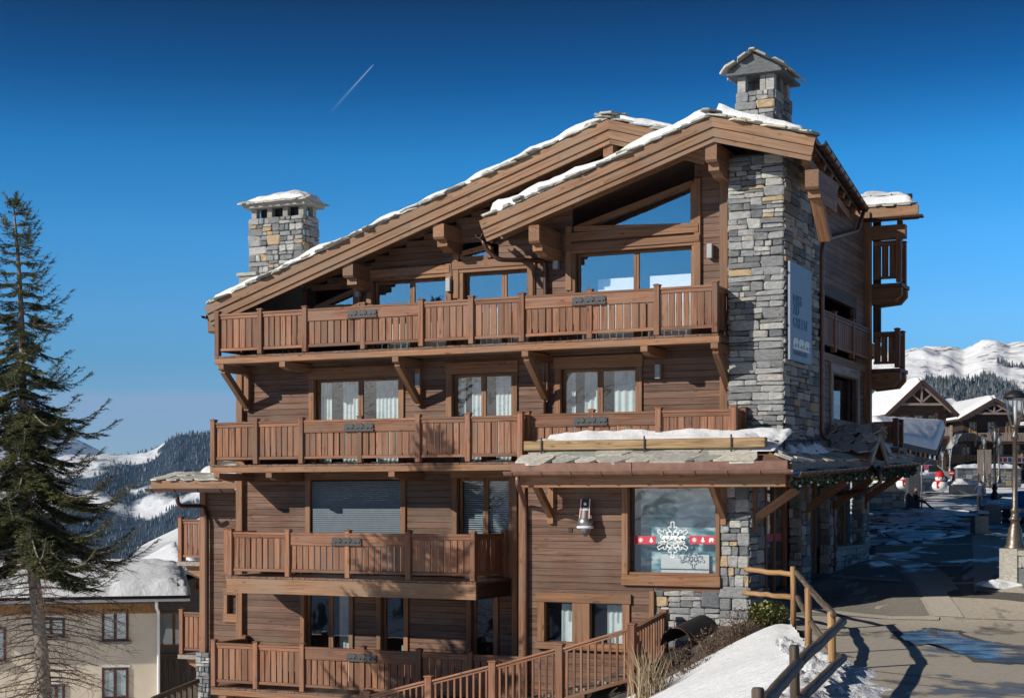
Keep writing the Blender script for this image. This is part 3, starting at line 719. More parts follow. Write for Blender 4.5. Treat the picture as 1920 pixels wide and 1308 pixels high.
# corbels and struts below the balconies
for px, st in ((415, True), (530, False), (742, True), (985, True), (1208, False), (1340, True)):
    a_ = A(px, B4F); zt = Z4 - 0.205
    corbel(b4, a_, B4F - 0.03, BWALL, zt)
    if st:
        strut(b4, a_, B4F + 0.10, zt - 0.16, BWALL - 0.12, zt - 1.02); piece('strut_post', b4, 'frame_wood_Z', a_ - .075, a_ + .075, BWALL - .14, BWALL - .005, zt - 1.15, zt - .2)
for px in (407, 505, 735): corbel(b3, A(px, B3F), B3F - .03, BWALL, Z3 - .205, 0.19)
for px in (420, 560, 700, 840): corbel(b1, A(px, B1F), B1F - .03, BWALL, Z1 - .205, 0.22)
for px in (465, 640, 820): piece('post_below', b1, 'frame_wood_Z', A(px, B1F + .4) - .09, A(px, B1F + .4) + .09, B1F + .4, B1F + .58, -5.5, Z1 - .43)
# ---------------------------------------------------------------- roofs of the chalet
def slate_templates(n=8):
    r = random.Random(21); out = []
    for i in range(n):
        k = r.choice((5, 6, 6, 7)); pts = []
        for j in range(k):
            t = 2 * math.pi * (j + r.uniform(-.22, .22)) / k
            x, y = math.cos(t), math.sin(t); m = max(abs(x), abs(y)); q = 0.5 * (0.55 + 0.45 / m) * r.uniform(0.86, 1.05)
            pts.append((x * q, y * q))
        lo = [(x, y, -0.5) for x, y in pts]; hi = [(x * .96, y * .96, 0.5 + r.uniform(-.25, .15)) for x, y in pts]
        f = [tuple(reversed(range(k))), tuple(range(k, 2 * k))] + [(j, (j + 1) % k, (j + 1) % k + k, j + k) for j in range(k)]
        out.append(G().add(lo + hi, f).mesh('slate', 'roof_slate'))
    return out
SLT = slate_templates()
def slate(part, p, size, rot): return link('slate', rng.choice(SLT), part, p, rot, size)
def snow_sheet(part, fn_base, nu, nv, thick, seed, edge=0.12, name='snow', up=Vector((0, 0, 1)), mat='snow', rough=0.5, hole=0.0):
    """snow lying on a surface fn_base(u,v): thickness rounds off to nothing at its edges and thins in patches"""
    def fn(u, v):
        p = Vector(fn_base(u, v)); q = noise.noise(p * 1.1 + Vector((seed, 0, 0))) ; q2 = noise.noise(p * 3.7 + Vector((0, seed, 0)))
        eu = min(u, 1 - u) / edge + 0.35 * q2; ev = min(v, 1 - v) / edge + 0.35 * q2
        k = max(0.0, min(1, eu)) * max(0.0, min(1, ev)); k = math.sqrt(max(0, 1 - (1 - k) ** 2))
        h = thick * k * (1 + rough * q + 0.3 * rough * q2 - hole * max(0, q2 + .1) * 2)
        if min(u, 1 - u, v, 1 - v) < 1e-6: h = -0.03
        return p + up * h
    return G().grid(fn, nu, nv).obj(name, mat, part, True)
def gable_roof(ridge, left, right, bg, depth, shear, nm_seed, snow_t=0.16):
    """ridge/left/right: (a, z) of the top of the barge boards at plane bg; roof runs back to depth"""
    ro = empty('roof', chalet)
    def S(a, b, z): return Vector((a - shear * (b - bg), b, z))
    for side, e_ in (('l', left), ('r', right)):
        d = Vector((e_[0] - ridge[0], 0, e_[1] - ridge[1])); L = d.length; d.normalize(); sgn = 1 if e_[0] > ridge[0] else -1
        n = Vector((-d.z, 0, d.x)) * sgn     # outward normal of the slope
        if n.z < 0: n = -n
        # deck
        top, bot = 0.0, -0.13
        vs_ = [S(q[0] + n.x * t, b, q[1] + n.z * t) for b in (bg + 0.07, depth) for q in (ridge, e_) for t in (top, bot)]
        G().add(vs_, [(0, 1, 3, 2), (4, 6, 7, 5), (0, 4, 5, 1), (2, 3, 7, 6), (0, 2, 6, 4), (1, 5, 7, 3)], True).obj('roof_deck', 'plank_wood_X', ro)
        # rafters under the overhang, running down the slope
        for k in range(3):
            b = bg + 0.35 + 0.48 * k
            p0 = S(ridge[0], b, ridge[1]) - n * 0.21; p1 = S(e_[0], b, e_[1]) - n * 0.21 - d * 0.05
            beam('rafter', ro, 'frame_wood_X', p0, p1, 0.11, 0.15)
        # three stepped barge boards, in two lengths each
        off = 0.0
        for k, (h, bb) in enumerate(((0.215, 0.0), (0.20, 0.045), (0.11, 0.085))):
            cuts = [0, L] if L < 4 else [0, L * (0.47 + 0.11 * ((k * 7) % 3 - 1)), L]
            for s0, s1 in zip(cuts, cuts[1:]):
                q0, q1 = (-(-off) * n.x / d.x, -(-off - h + .006) * n.x / d.x) if s0 == 0 else (s0, s0)     # plumb cut at the ridge
                yv = n.cross(d); mtx = Matrix((d, yv, n)).transposed()
                G().prism([(q0, -off), (s1 - .003, -off), (s1 - .003, -off - h + .006), (q1, -off - h + .006)], -.03, .03).obj('barge_board', 'fascia_wood_X', ro, loc=(ridge[0], bg + bb + .03, ridge[1]), rot=mtx.to_euler())
            off += h
        # slates: a stepped stack of thin slabs along the verge, and lapped rows behind it
        yaw_ang = -math.atan2(d.z, d.x)
        s = L - 0.05
        r = random.Random(nm_seed + (0 if side == 'l' else 50))
        while s > 0.1:
            ln = r.uniform(0.45, 0.85)
            for row in range(2):
                o = Vector((ridge[0], 0, ridge[1])) + d * (s - ln * 0.4 + r.uniform(-.05, .05)) + n * (0.035 + 0.045 * row + r.uniform(0, .035))
                b = bg + (0.20 if row == 0 else 0.30) + r.uniform(-.05, .05)
                lap = 0.07 * sgn      # lower end lies on top of the next slab
                slate(ro, S(o.x, b, o.z), (ln * r.uniform(.9, 1.15), r.uniform(.55, .75), r.uniform(.028, .05)), (r.uniform(-.03, .03), yaw_ang - lap * (1 if sgn > 0 else 1) + (math.pi if sgn < 0 else 0), r.uniform(-.12, .12)))
            s -= ln * r.uniform(0.5, 0.72)
        # snow
        def fb(u, v):
            q = Vector((ridge[0], 0, ridge[1])) + d * (L * (0.0 + 1.0 * u)) + n * 0.05
            return S(q.x, bg + 0.0 + (depth - bg) * v, q.z)
        def fb2(u, v):
            b = bg + 0.05 + (depth - bg) * v * v
            q = Vector((ridge[0], 0, ridge[1])) + d * ((L - 0.25) * u) + n * 0.06
            return S(q.x, b + 0.14 * noise.noise(Vector((q.x * 1.3, nm_seed, 0))), q.z)
        sn = snow_sheet(ro, fb2, int(L * 7), 22, snow_t, nm_seed + sgn, edge=0.05, rough=0.75)
    # ridge slates
    for k in range(7):
        slate(ro, S(ridge[0] + rng.uniform(-.1, .1), bg + 0.1 + k * 0.5, ridge[1] + 0.13 + rng.uniform(0, .05)), (0.55, 0.6, 0.04), (0, rng.uniform(-.15, .15), rng.uniform(-.3, .3)))
    return ro, S
R1r, R1l = P(1140, 224, BG1), P(383, 575, BG1)
R2r, R2l, R2e = P(1335, 219, BG2), P(898, 414, BG2), P(1530, 256, BG2)
R1e = (R2r[0] - 0.2, R1r[1] - 0.30 * (R2r[0] - 0.2 - R1r[0]))
roof1, S1 = gable_roof(R1r, R1l, R1e, BG1, 9.0, 0.0, 31, 0.13)
roof2, S2 = gable_roof(R2r, R2l, R2e, BG2, 7.4, 0.117, 77, 0.20)
# purlin ends carrying the roof overhang
def purlin(ro, a, z1, b0, b1, w=0.26, h=0.40, second=True):
    pr = [(b0, z1), (b1, z1), (b1, z1 - h), (b0 + .05, z1 - h), (b0, z1 - h + .05)]
    G().prism(pr, a - w / 2, a + w / 2, 'x').obj('purlin', 'frame_wood_Y', ro)
    if second:
        pr = [(b0 + .2, z1 - h - .003), (b1, z1 - h - .003), (b1, z1 - h - .26), (b0 + .52, z1 - h - .26), (b0 + .44, z1 - h - .2), (b0 + .2, z1 - h - .16)]
        G().prism(pr, a - w / 2 + .01, a + w / 2 - .01, 'x').obj('purlin_corbel', 'frame_wood_Y', ro)
for px, py in ((652, 493), (822, 420), (1140, 268), (398, 598)):
    a_, z_ = P(px, py, BG1 + .15); purlin(roof1, a_, z_, BG1 + .15, BWALL + .1, 0.30 if px != 1140 else 0.24, 0.36, px not in (398,))
for px, py in ((1001, 422), (1333, 268)):
    a_, z_ = P(px, py, BG2 + .15); purlin(roof2, a_, z_, BG2 + .15, BWALL + .1, 0.27, 0.42)
a_, z_ = P(1522, 318, BG2 + .25); purlin(roof2, a_, z_, BG2 + .25, 0.9, 0.30, 0.42)
strut(roof2, a_, BG2 + .55, z_ - .45, 0.4, z_ - 1.35, 0.26)
# under the right eave: wall plate and soffit beams
for k in range(6):
    b = 0.8 + k * 1.15; p1 = S2(R2e[0] - 0.05, b, R2e[1] - 0.30); p0 = S2(-0.9, b, R2e[1] + 0.28)
    beam('rafter_tail', roof2, 'frame_wood_X', p0, p1, 0.13, 0.18)
beam('eave_board', roof2, 'gutter_metal', S2(R2e[0] - .03, BG2 + .1, R2e[1] - .13), S2(R2e[0] - .03, 7.4, R2e[1] - .13), 0.04, 0.24)
beam('eave_beam', roof2, 'frame_wood_X', S2(R2e[0] - .28, BG2 + .3, R2e[1] - .42), S2(R2e[0] - .28, 7.3, R2e[1] - .42), 0.16, 0.2)
# gutters with brackets
def gutter(part, p0, p1, r=0.085, step=0.8, mat='gutter_metal', n=9):
    p0, p1 = Vector(p0), Vector(p1); d = (p1 - p0).normalized(); x = d.cross(Vector((0, 0, 1))).normalized()
    g = G(); vs_ = []
    for p in (p0, p1):
        for rr in (r, r * .9):
            for k in range(n): t = math.pi * k / (n - 1); vs_.append(p + x * math.cos(t) * rr - Vector((0, 0, 1)) * math.sin(t) * rr)
    m = 2 * n; fs = []
    for k in range(n - 1):
        fs += [(k, k + m, k + 1 + m, k + 1), (n + k, n + k + 1, n + k + 1 + m, n + k + m), (k, k + 1, n + k + 1, n + k), (m + k, m + n + k, m + n + k + 1, m + k + 1)]
    fs += [(0, n, n + m, m), (n - 1, n - 1 + m, 2 * n - 1 + m, 2 * n - 1)]
    g.add(vs_, fs); g.tube([p0 + x * r, p1 + x * r], 0.013, 6)
    o = g.obj('gutter', mat, part, False)
    L = (p1 - p0).length; k = step * .3
    while k < L:
        q = p0 + d * k; gg = G(); gg.tube([q + x * math.cos(t * math.pi / 8) * (r + .012) - Vector((0, 0, 1)) * math.sin(t * math.pi / 8) * (r + .012) for t in range(9)], 0.011, 5)
        gg.obj('gutter_bracket', mat, o); k += step
    return o
gutter(roof2, S2(R2e[0] + .1, BG2 + .02, R2e[1] - .10), S2(R2e[0] + .1, 7.45, R2e[1] - .10), 0.10)
gutter(roof2, (R2l[0] - .06, BG2 + .1, R2l[1] - .30), (R2l[0] - .06, 0.2, R2l[1] - .30), 0.085, 0.6)
gutter(roof1, (R1l[0] - .06, BG1 + .05, R1l[1] - .22), (R1l[0] - .06, 6.0, R1l[1] - .22), 0.085)
# downpipes
def pipe(name, pts, r=0.05, mat='gutter_metal', part=None):
    out = []                              # round the bends
    pts = [Vector(p) for p in pts]
    for i, p in enumerate(pts):
        if 0 < i < len(pts) - 1:
            a0 = (pts[i - 1] - p); a1 = (pts[i + 1] - p); q = min(0.14, a0.length * .45, a1.length * .45)
            s0, s1 = p + a0.normalized() * q, p + a1.normalized() * q
            for t in (0, .25, .5, .75, 1): out.append(s0 * (1 - t) ** 2 + p * 2 * t * (1 - t) + s1 * t * t)
        else: out.append(p)
    return G().tube(out, r, 10).obj(name, mat, part or chalet, True)
def on(px, py, b): a_, z_ = P(px, py, b); return (a_, b, z_)
pipe('downpipe', [(R2l[0] - .06, BG2 + .3, R2l[1] - .38), on(912, 468, BG2 + .35), on(935, 487, BG2 + .5), on(1022, 489, BWALL - .1), on(1023, 560, BWALL - .1), (A(1023, BWALL - .1), BWALL - .1, 3.9)], 0.055)
dz0 = Z(447, 0.07, 3.05)
pipe('downpipe', [S2(R2e[0] + .08, 7.3, R2e[1] - .18), (0.02, 7.0, R2e[1] - .75), (0.08, 3.3, dz0), (0.08, 3.06, dz0 - .25), (0.08, 3.06, 4.2), (0.25, 3.06, 4.05)], 0.055, 'copper_gutter')
# ---- chimneys
def chimney_left():
    ch = empty('chimney', chalet)
    b0, b1 = 0.40, 1.15; a0, a1 = A(468, b0), A(568, b0); z0 = 7.4; z1 = Z(411, a0, b0)
    G().box(a0 + .04, a1 - .04, b0 + .04, b1 - .04, z0, z1 - .02).obj('mortar_core', 'mortar', ch)
    stone_face(ch, 'b', b0, a0, a1, 8.2, z1, 41, 0.30, 0.16, 1.1); stone_face(ch, 'a', a1, b0 + .01, b1, 8.2, z1, 42, 0.25, 0.16, 0.6); stone_face(ch, '-a', a0, b0 + .01, b1, 8.2, z1, 43, 0.25, 0.16, 0.2)
    zt = Z(396, a0, b0) + .05
    for k in range(4):
        x = a0 + .1 + k * (a1 - a0 - .2) / 3
        for b in (b0 + .06, b1 - .22): piece('cap_pier', ch, 'concrete', x - .08, x + .08, b, b + .16, z1 + .001, zt)
    G().box(a0 + .2, a1 - .2, b0 + .25, b1 - .25, z1 - .1, zt).obj('flue', 'black_iron', ch)
    G().box(a0 - .12, a1 + .12, b0 - .12, b1 + .12, zt, zt + .09).obj('cap_slab', 'concrete', ch)
    c = ((a0 + a1) / 2, (b0 + b1) / 2); e0, e1, f0, f1 = a0 - .2, a1 + .22, b0 - .2, b1 + .2
    G().add([(e0, f0, zt + .09), (e1, f0, zt + .09), (e1, f1, zt + .09), (e0, f1, zt + .09), (e0 + .75, c[1], zt + .34), (e1 - .6, c[1], zt + .34), (e0, f0, zt + .13), (e1, f0, zt + .13), (e1, f1, zt + .13), (e0, f1, zt + .13)],
            [(3, 2, 1, 0), (0, 1, 7, 6), (1, 2, 8, 7), (2, 3, 9, 8), (3, 0, 6, 9), (6, 7, 5, 4), (7, 8, 5), (8, 9, 4, 5), (9, 6, 4)]).obj('cap_roof', 'roof_slate', ch)
    for k in range(8): slate(ch, (e0 + .1 + k * (e1 - e0 - .2) / 7, f0 + .08, zt + .16), (.4, .35, .03), (.35, 0, rng.uniform(-.3, .3)))
    def fb(u, v):
        x, y = e0 + .1 + (e1 - e0 - .2) * u, f0 + .06 + (f1 - f0 - .12) * v
        return (x, y, zt + .12 + .22 * (1 - abs(2 * v - 1)) * min(1, 3 * min(u, 1 - u)))
    snow_sheet(ch, fb, 40, 16, 0.17, 5, 0.16, rough=0.6)
    G().add([(a0 - .3, b0 - .16, 7.75), (a1 + .15, b0 - .16, 8.27 + .07), (a1 + .15, b0 - .04, 8.55), (a0 + .1, b0 - .04, 8.06)], [(0, 1, 2, 3)]).obj('flashing', 'copper_flashing', ch)
    a2 = A(448, b0 - .1)
    piece('base_block', ch, 'concrete', a2, a0 + .25, b0 - .1, b0 + .3, 7.55, Z(519, a2, b0 - .1))
    G().box(a2 - .05, a0 + .3, b0 - .15, b0 + .3, Z(519, a2, b0) + .001, Z(513, a2, b0)).obj('base_cover', 'roof_slate', ch)
chimney_left()
def chimney_right():
    ch = empty('chimney', chalet)
    b0, b1 = 1.5, 2.95; a0, a1 = A(1380, b0), A(1452, b0); z0 = 10.8; z1 = Z(166, a1, b0)
    G().box(a0 + .04, a1 - .04, b0 + .04, b1 - .04, z0, z1 - .02).obj('mortar_core', 'mortar', ch)
    stone_face(ch, 'b', b0, a0, a1, 11.1, z1, 44, 0.30, 0.19, 1.2); stone_face(ch, 'a', a1, b0 + .01, b1, 11.0, z1, 45, 0.3, 0.18, 0.4)
    zt = z1 + .38
    for x in (a0 + .12, a1 - .12):
        for b in (b0 + .05, (b0 + b1) / 2 - .1, b1 - .25): piece('cap_pier', ch, 'wall_stone', x - .1, x + .1, b, b + .2, z1 + .001, zt)
    piece('cap_pier', ch, 'wall_stone', (a0 + a1) / 2 + .1, (a0 + a1) / 2 + .24, b0 + .05, b0 + .2, z1 + .001, zt)
    m = (a0 + a1) / 2
    G().prism([(a0 - .2, zt), (a1 + .2, zt), (a1 + .2, zt + .06), (m, zt + .46), (a0 - .2, zt + .06)], b0 - .14, b1 + .1).obj('cap_slab', 'wall_stone', ch)
    for sg, e_ in ((-1, a0 - .36), (1, a1 + .36)):
        for row in range(2):
            for k in range(4):
                f = 0.25 + 0.5 * row
                x = m + (e_ - m) * f; z = zt + .50 - .46 * f + .02 * row + .03
                slate(ch, (x, b0 - .05 + k * .5, z), (.52, .60, .05), (rng.uniform(-.05, .05), sg * 0.52, rng.uniform(-.2, .2)))
    for k in range(4): slate(ch, (m, b0 - .1 + k * .5, zt + .54), (.3, .5, .04), (0, 0, rng.uniform(-.2, .2)))
    def fb(u, v): return (m + (a1 + .15 - m) * u, b0 + (b1 - b0) * v, zt + .52 - .40 * u)
    snow_sheet(ch, fb, 14, 18, 0.05, 9, 0.2)
chimney_right()
# ---- right-hand side: side wall behind the pillar, corner post, side window, loggia rail, balcony ends, rear roof
side = empty('side_wall', chalet)
SA = -0.08; CB = BD(1622, SA)
sw0, sw1 = BD(1560, SA), BD(1606, SA); swz0, swz1 = Z(790, SA, sw0), Z(698, SA, sw0)
lg0, lg1 = Z(655, SA, 3.3), Z(548, SA, 3.3)
plank_wall(side, SA - .1, PB1, CB, 3.4, lg0 - .02, [(sw0 + .02, sw1 - .02, swz0 + .02, swz1 - .02)], seed=15, weight=0.3, axis='Y')
plank_wall(side, SA - .1, PB1, CB, lg0 - .02, 10.2, [(PB1, BD(1601, SA), lg0 - .02, lg1 + .05)], seed=16, weight=0.3, axis='Y')
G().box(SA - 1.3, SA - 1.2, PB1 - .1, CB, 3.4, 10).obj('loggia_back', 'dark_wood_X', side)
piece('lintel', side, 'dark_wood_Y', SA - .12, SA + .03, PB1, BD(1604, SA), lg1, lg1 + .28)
piece('floor_beam', side, 'frame_wood_Y', SA - .1, SA + .06, PB1 + .02, CB, lg0 - .22, lg0 - .02)
piece('corner_post', side, 'frame_wood_Z', SA - .1, SA + .16, CB - .12, CB + .14, 3.6, 10.4)
piece('loggia_post', side, 'dark_wood_Z', SA - .1, SA + .03, BD(1604, SA) - .1, BD(1604, SA) + .1, lg0, lg1)
lr = empty('loggia_railing', chalet)
zr = Z(578, SA, 3.0)
lb = [PB1 + .05, BD(1563, SA + .1), BD(1597, SA + .1), CB - .15]
for q0, q1 in zip(lb, lb[1:]): railing(lr, (SA + .14, q0 + .07), (SA + .14, q1 - .07), lg0, zr, False, int(q0 * 10))
for q in lb[1:3]: rpost(lr, SA + .1, q - .02, lg0, zr)
sw = empty('side_window', chalet)
for (q0, q1, c0, c1, n_) in ((sw0 - .25, sw1 + .2, swz1, swz1 + .28, 'lintel'), (sw0 - .25, sw1 + .2, swz0 - .2, swz0, 'sill')): piece(n_, sw, 'grey_wood_Y', SA - .12, SA + .05, q0, q1, c0, c1)
for (q0, q1) in ((sw0 - .22, sw0), (sw1, sw1 + .18)): piece('casing', sw, 'grey_wood_Z', SA - .12, SA + .045, q0, q1, swz0 + .001, swz1 - .001)
for (q0, q1) in ((sw0, sw0 + .12), (sw1 - .12, sw1)): piece('sash', sw, 'dark_wood_Z', SA - .25, SA - .16, q0, q1, swz0, swz1)
G().add([(SA - .2, sw0, swz0), (SA - .2, sw1, swz0), (SA - .2, sw1, swz1), (SA - .2, sw0, swz1)], [(0, 1, 2, 3)]).obj('pane', 'window_glass', sw)
def end_balcony(pz_top, pz_bot, p_left, p_right, b, lab, arms=True):
    """balcony on the far side wall seen end-on: front panel, deck, carved consoles"""
    bal = empty('side_balcony', chalet)
    x0, x1 = SA + .17, A(p_right, b); zr = Z(pz_top, x1, b) - .05; zd = Z(pz_bot, x1, b)
    railing(bal, (x0, b), (x1 - .13, b), zd, zr, False, 900 + int(b), bw=0.2); rpost(bal, x1 - .068, b, zd, zr)
    railing(bal, (x1 - .1, b + .08), (x1 - .1, b + .75), zd, zr, False, 901); rpost(bal, x1 - .1, b + .8, zd, zr)
    G().box(x0 - .1, x1 + .03, b - .04, b + .95, zd - .1, zd).obj('deck', 'plank_wood_Y', bal)
    if arms:
        pr = [(x0 - .1, zd - .11), (x1 + .0, zd - .11), (x1 + .0, zd - .30), (x1 - .18, zd - .50), (x0 - .1, zd - .56)]
        for bb in (b + .02, b + .7): G().prism(pr, bb, bb + .2).obj('console', 'frame_wood_X', bal)
    return bal
eb = CB + .25
end_balcony(446, 530, 1640, 1690, eb, 1); end_balcony(617, 690, 1636, 1687, eb, 2); end_balcony(786, 838, 1632, 1684, eb, 3)
piece('balcony_post', side, 'frame_wood_Z', A(1690, eb) - .12, A(1690, eb) + .02, eb, eb + .14, Z(450, A(1690, eb), eb), Z(412, 1, eb))
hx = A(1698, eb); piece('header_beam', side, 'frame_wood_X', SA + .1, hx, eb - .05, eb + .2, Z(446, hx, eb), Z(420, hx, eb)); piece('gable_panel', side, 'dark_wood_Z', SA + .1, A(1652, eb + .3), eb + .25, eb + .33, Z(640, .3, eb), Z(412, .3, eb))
ro3 = empty('rear_roof', chalet)
r3b = eb - .3; x0, x1 = -0.9, A(1722, r3b); zf0, zf1 = Z(410, x1, r3b), Z(383, x1, r3b)
piece('eave_board', ro3, 'fascia_wood_X', x0, x1, r3b, r3b + .06, zf0, zf1)
G().add([(x0, r3b, zf1), (x1, r3b, zf1), (x1 - 1.75, r3b + 4, zf1 + 1.0), (x0, r3b + 4, zf1 + 1.0), (x0, r3b + .06, zf0), (x1, r3b + .06, zf0), (x1 - 1.75, r3b + 4, zf1 + .75), (x0, r3b + 4, zf1 + .75)], [(0, 1, 2, 3), (7, 6, 5, 4), (0, 4, 5, 1), (1, 5, 6, 2), (2, 6, 7, 3), (3, 7, 4, 0)], True).obj('roof_deck', 'plank_wood_X', ro3)
gutter(ro3, (x0, r3b - .08, zf0 + .08), (x1 + .15, r3b - .08, zf0 + .08), 0.085)
for k in range(5): slate(ro3, (x0 + .3 + k * .40, r3b + .2, zf1 + .08 + rng.uniform(0, .03)), (.6, .6, .04), (.25, 0, rng.uniform(-.2, .2)))
snow_sheet(ro3, lambda u, v: (x0 + .1 + (x1 - x0 - .25 - 1.45 * v) * u, r3b + .35 + 3.2 * v, zf1 + .1 + .8 * v), 24, 20, 0.22, 3, 0.12)
G().tube([(x0 + .3, r3b + .9, zf1 + .42), (x1 - .35, r3b + .9, zf1 + .40)], 0.075, 10).obj('snow_guard_log', 'old_log_X', ro3, True)
for x in (x0 + .8, x1 - .9): piece('guard_bracket', ro3, 'black_iron', x - .015, x + .015, r3b + .8, r3b + 1.0, zf1 + .15, zf1 + .5)
# ---- left rear wing: wall further back, small roof, side balconies
lw = empty('left_wing', chalet)
LB = 3.2
l0, l1 = A(385, LB), -14.95
plank_wall(lw, LB, l0, l1, -4.5, 3.6, [(A(428, LB), A(447, LB), Z(1150, l0, LB), Z(1113, l0, LB))], seed=19, weight=0.4)
G().box(l0, l1, LB + .101, 8.9, -5, 3.5).obj('wing_core', 'dark_wood_Y', lw)
piece('corner_post', lw, 'frame_wood_Z', l0 - .14, l0 + .06, LB - .1, LB + .1, -3.0, 3.2)
wx0, wx1, wz0, wz1 = A(428, LB), A(447, LB), Z(1148, l0, LB), Z(1113, l0, LB)
wv = empty('small_window', lw)
for (q0, q1, c0, c1, n_, ax_) in ((wx0 - .13, wx0, wz0, wz1, 'casing', 'Z'), (wx1, wx1 + .3, wz0, wz1, 'casing', 'Z'), (wx0 - .15, wx1 + .3, wz0 - .25, wz0, 'sill', 'X'), (wx0 - .15, wx1 + .3, wz1, wz1 + .2, 'lintel', 'X')): piece(n_, wv, 'frame_wood_' + ax_, q0, q1, LB - .06, LB + .09, c0, c1)
wr = empty('wing_roof', chalet)
RB = LB - 1.2; x0, x1 = A(283, RB), A(446, RB); ze = Z(915, x0, RB)
piece('eave_board', wr, 'fascia_wood_X', x0, x1, RB, RB + .06, ze - .12, ze + .22)
G().add([(x0, RB, ze + .22), (x1, RB, ze + .22), (x1, RB + 4.5, ze + 1.1), (x0 + 1.2, RB + 4.5, ze + 1.1), (x0, RB + .06, ze - .05), (x1, RB + .06, ze - .05), (x1, RB + 4.5, ze + .8), (x0 + 1.2, RB + 4.5, ze + .8)], [(0, 1, 2, 3), (7, 6, 5, 4), (0, 4, 5, 1), (1, 5, 6, 2), (2, 6, 7, 3), (3, 7, 4, 0)], True).obj('roof_deck', 'plank_wood_X', wr)
gutter(wr, (x0 - .1, RB - .08, ze - .02), (x1, RB - .08, ze - .02), 0.085)
for row in range(2):
    for k in range(9): slate(wr, (x0 + .25 + k * .5, RB + .25 + row * .5, ze + .29 + row * .11 + rng.uniform(0, .03)), (.68, .75, .04), (.2, 0, rng.uniform(-.25, .25)))
snow_sheet(wr, lambda u, v: (x0 + 1.0 + (x1 - x0 - 1.0) * u, RB + .7 + 3.0 * v, ze + .38 + .6 * v), 26, 18, 0.2, 13, 0.15)
G().tube([(x0 + 1.1, RB + 1.3, ze + .72), (x1, RB + 1.3, ze + .72)], 0.07, 10).obj('snow_guard_log', 'old_log_X', wr, True)
pipe('downpipe', [on(332, 932, RB), on(335, 948, RB + .2), on(382, 948, LB - .12), on(388, 975, LB - .12), (A(388, LB - .12), LB - .12, -3.5)], 0.06)
for zt, zb, pl in ((973, 1052, 335), (1146, 1226, 337)):
    bal = empty('side_balcony', chalet)
    q0, q1 = A(pl, LB + .3), A(380, LB + .3); zr, zd = Z(zt, q0, LB + .3), Z(zb, q0, LB + .3)
    rpost(bal, q0 + .07, LB + .3, zd, zr); railing(bal, (q0 + .14, LB + .3), (q1, LB + .3), zd, zr, False, 33)
    G().box(q0 - .04, q1, LB + .25, LB + 3, zd - .12, zd).obj('deck', 'grey_wood_Y', bal); G().prism([(q0 + .1, zd - .13), (q1, zd - .13), (q1, zd - .6), (q0 + .5, zd - .42), (q0 + .2, zd - .3)], LB + .5, LB + .7).obj('console', 'frame_wood_X', bal)
pier = empty('stone_pier', chalet)
pz = Z(1222, l0, LB - .2)
G().box(A(369, LB - .2), A(392, LB - .2), LB - .16, LB + .6, -6, pz).obj('mortar_core', 'mortar', pier); stone_face(pier, 'b', LB - .2, A(368, LB - .2), A(393, LB - .2), -5.5, pz, 71, 0.2, 0.13, 0.5)
# ---- shop annex: stone base and columns, canopy
ann = empty('shop_base', chalet)
c0, c1 = A(1350, BA), A(1405, BA)
zs = zz(1106, 1300, BA)
G().box(A(1226, BA) + .03, c0, BA + .1, BA + .4, -2.8, zs - .01).obj('mortar_core', 'mortar', ann)
stone_face(ann, 'b', BA + .04, A(1226, BA), c0, -2.2, zs, 51, 0.34, 0.17, 1.25)
G().box(c0 + .03, c1 - .04, BA + .04, -.2, -1.2, 3.1).obj('column_core', 'mortar', ann)
stone_face(ann, 'b', BA, c0, c1, -0.9, 3.05, 52, 0.33, 0.24, 1.2); stone_face(ann, 'a', c1, BA + .02, -.15, -0.6, 3.05, 53, 0.4, 0.22, 0.35)
for k, (px0, px1, px2, sd) in enumerate(((1480, 1502, 1516, 54), (1537, 1556, 1565, 55), (1598, 1615, 1627, 56))):
    q0, q1 = BD(px1, c1), BD(px2, c1) + .1; x0 = A(px0, q0)
    G().box(x0 + .04, c1 - .04, q0 + .04, q1, 0, 3.6).obj('column_core', 'mortar', ann)
    stone_face(ann, 'b', q0, x0, c1, 0.2, 3.5, sd, 0.25, 0.26, 0.8); stone_face(ann, 'a', c1, q0 + .02, q1, 0.2, 3.5, sd + 10, 0.35, 0.2, 0.3)
q0, q1 = BD(1566, c1), BD(1627, c1)
G().box(c1 - .5, c1 - .04, q0, q1, 0.2, 1.3).obj('low_wall_core', 'mortar', ann); stone_face(ann, 'a', c1 + .02, q0, q1, 0.45, 1.3, 57, 0.4, 0.17, 0.4)
G().box(c1 - .55, c1 + .08, q0 - .05, q1 + .05, 1.3, 1.37).obj('low_wall_coping', 'concrete', ann)
sf = empty('shop_front', chalet)
G().box(c1 - .55, c1 - .45, -.15, q1 - .2, 0, 3.5).obj('back_panel', 'plank_wood_Z', sf)
for q in (0.4, 1.2, 1.9, 2.9, 4.0, 4.9, 5.7, 6.6, 7.6, 8.8): piece('door_frame', sf, 'frame_wood_Z', c1 - .45, c1 - .33, q, q + .13, 0.3, 3.3)
piece('door_leaf', sf, 'plank_wood_Z', c1 - .42, c1 - .36, 3.1, 3.9, .4, 3.2); piece('door_leaf', sf, 'plank_wood_Z', c1 - .42, c1 - .36, 5.1, 5.7, .5, 3.2)
for (s0, s1) in ((-.1, 2.85), (6.7, 9.2)):
    G().add([(c1 - .38, s0, .4), (c1 - .38, s1, .4), (c1 - .38, s1, 3.2), (c1 - .38, s0, 3.2)], [(0, 1, 2, 3)]).obj('pane', 'shop_glass', sf)
can = empty('canopy_roof', chalet)
EB, EZ = -2.4, 3.36; x0, x1 = A(961, EB), A(1478, EB); RISE = 0.42
def cz(b): return EZ + (b - EB) * RISE
top_b = -0.75
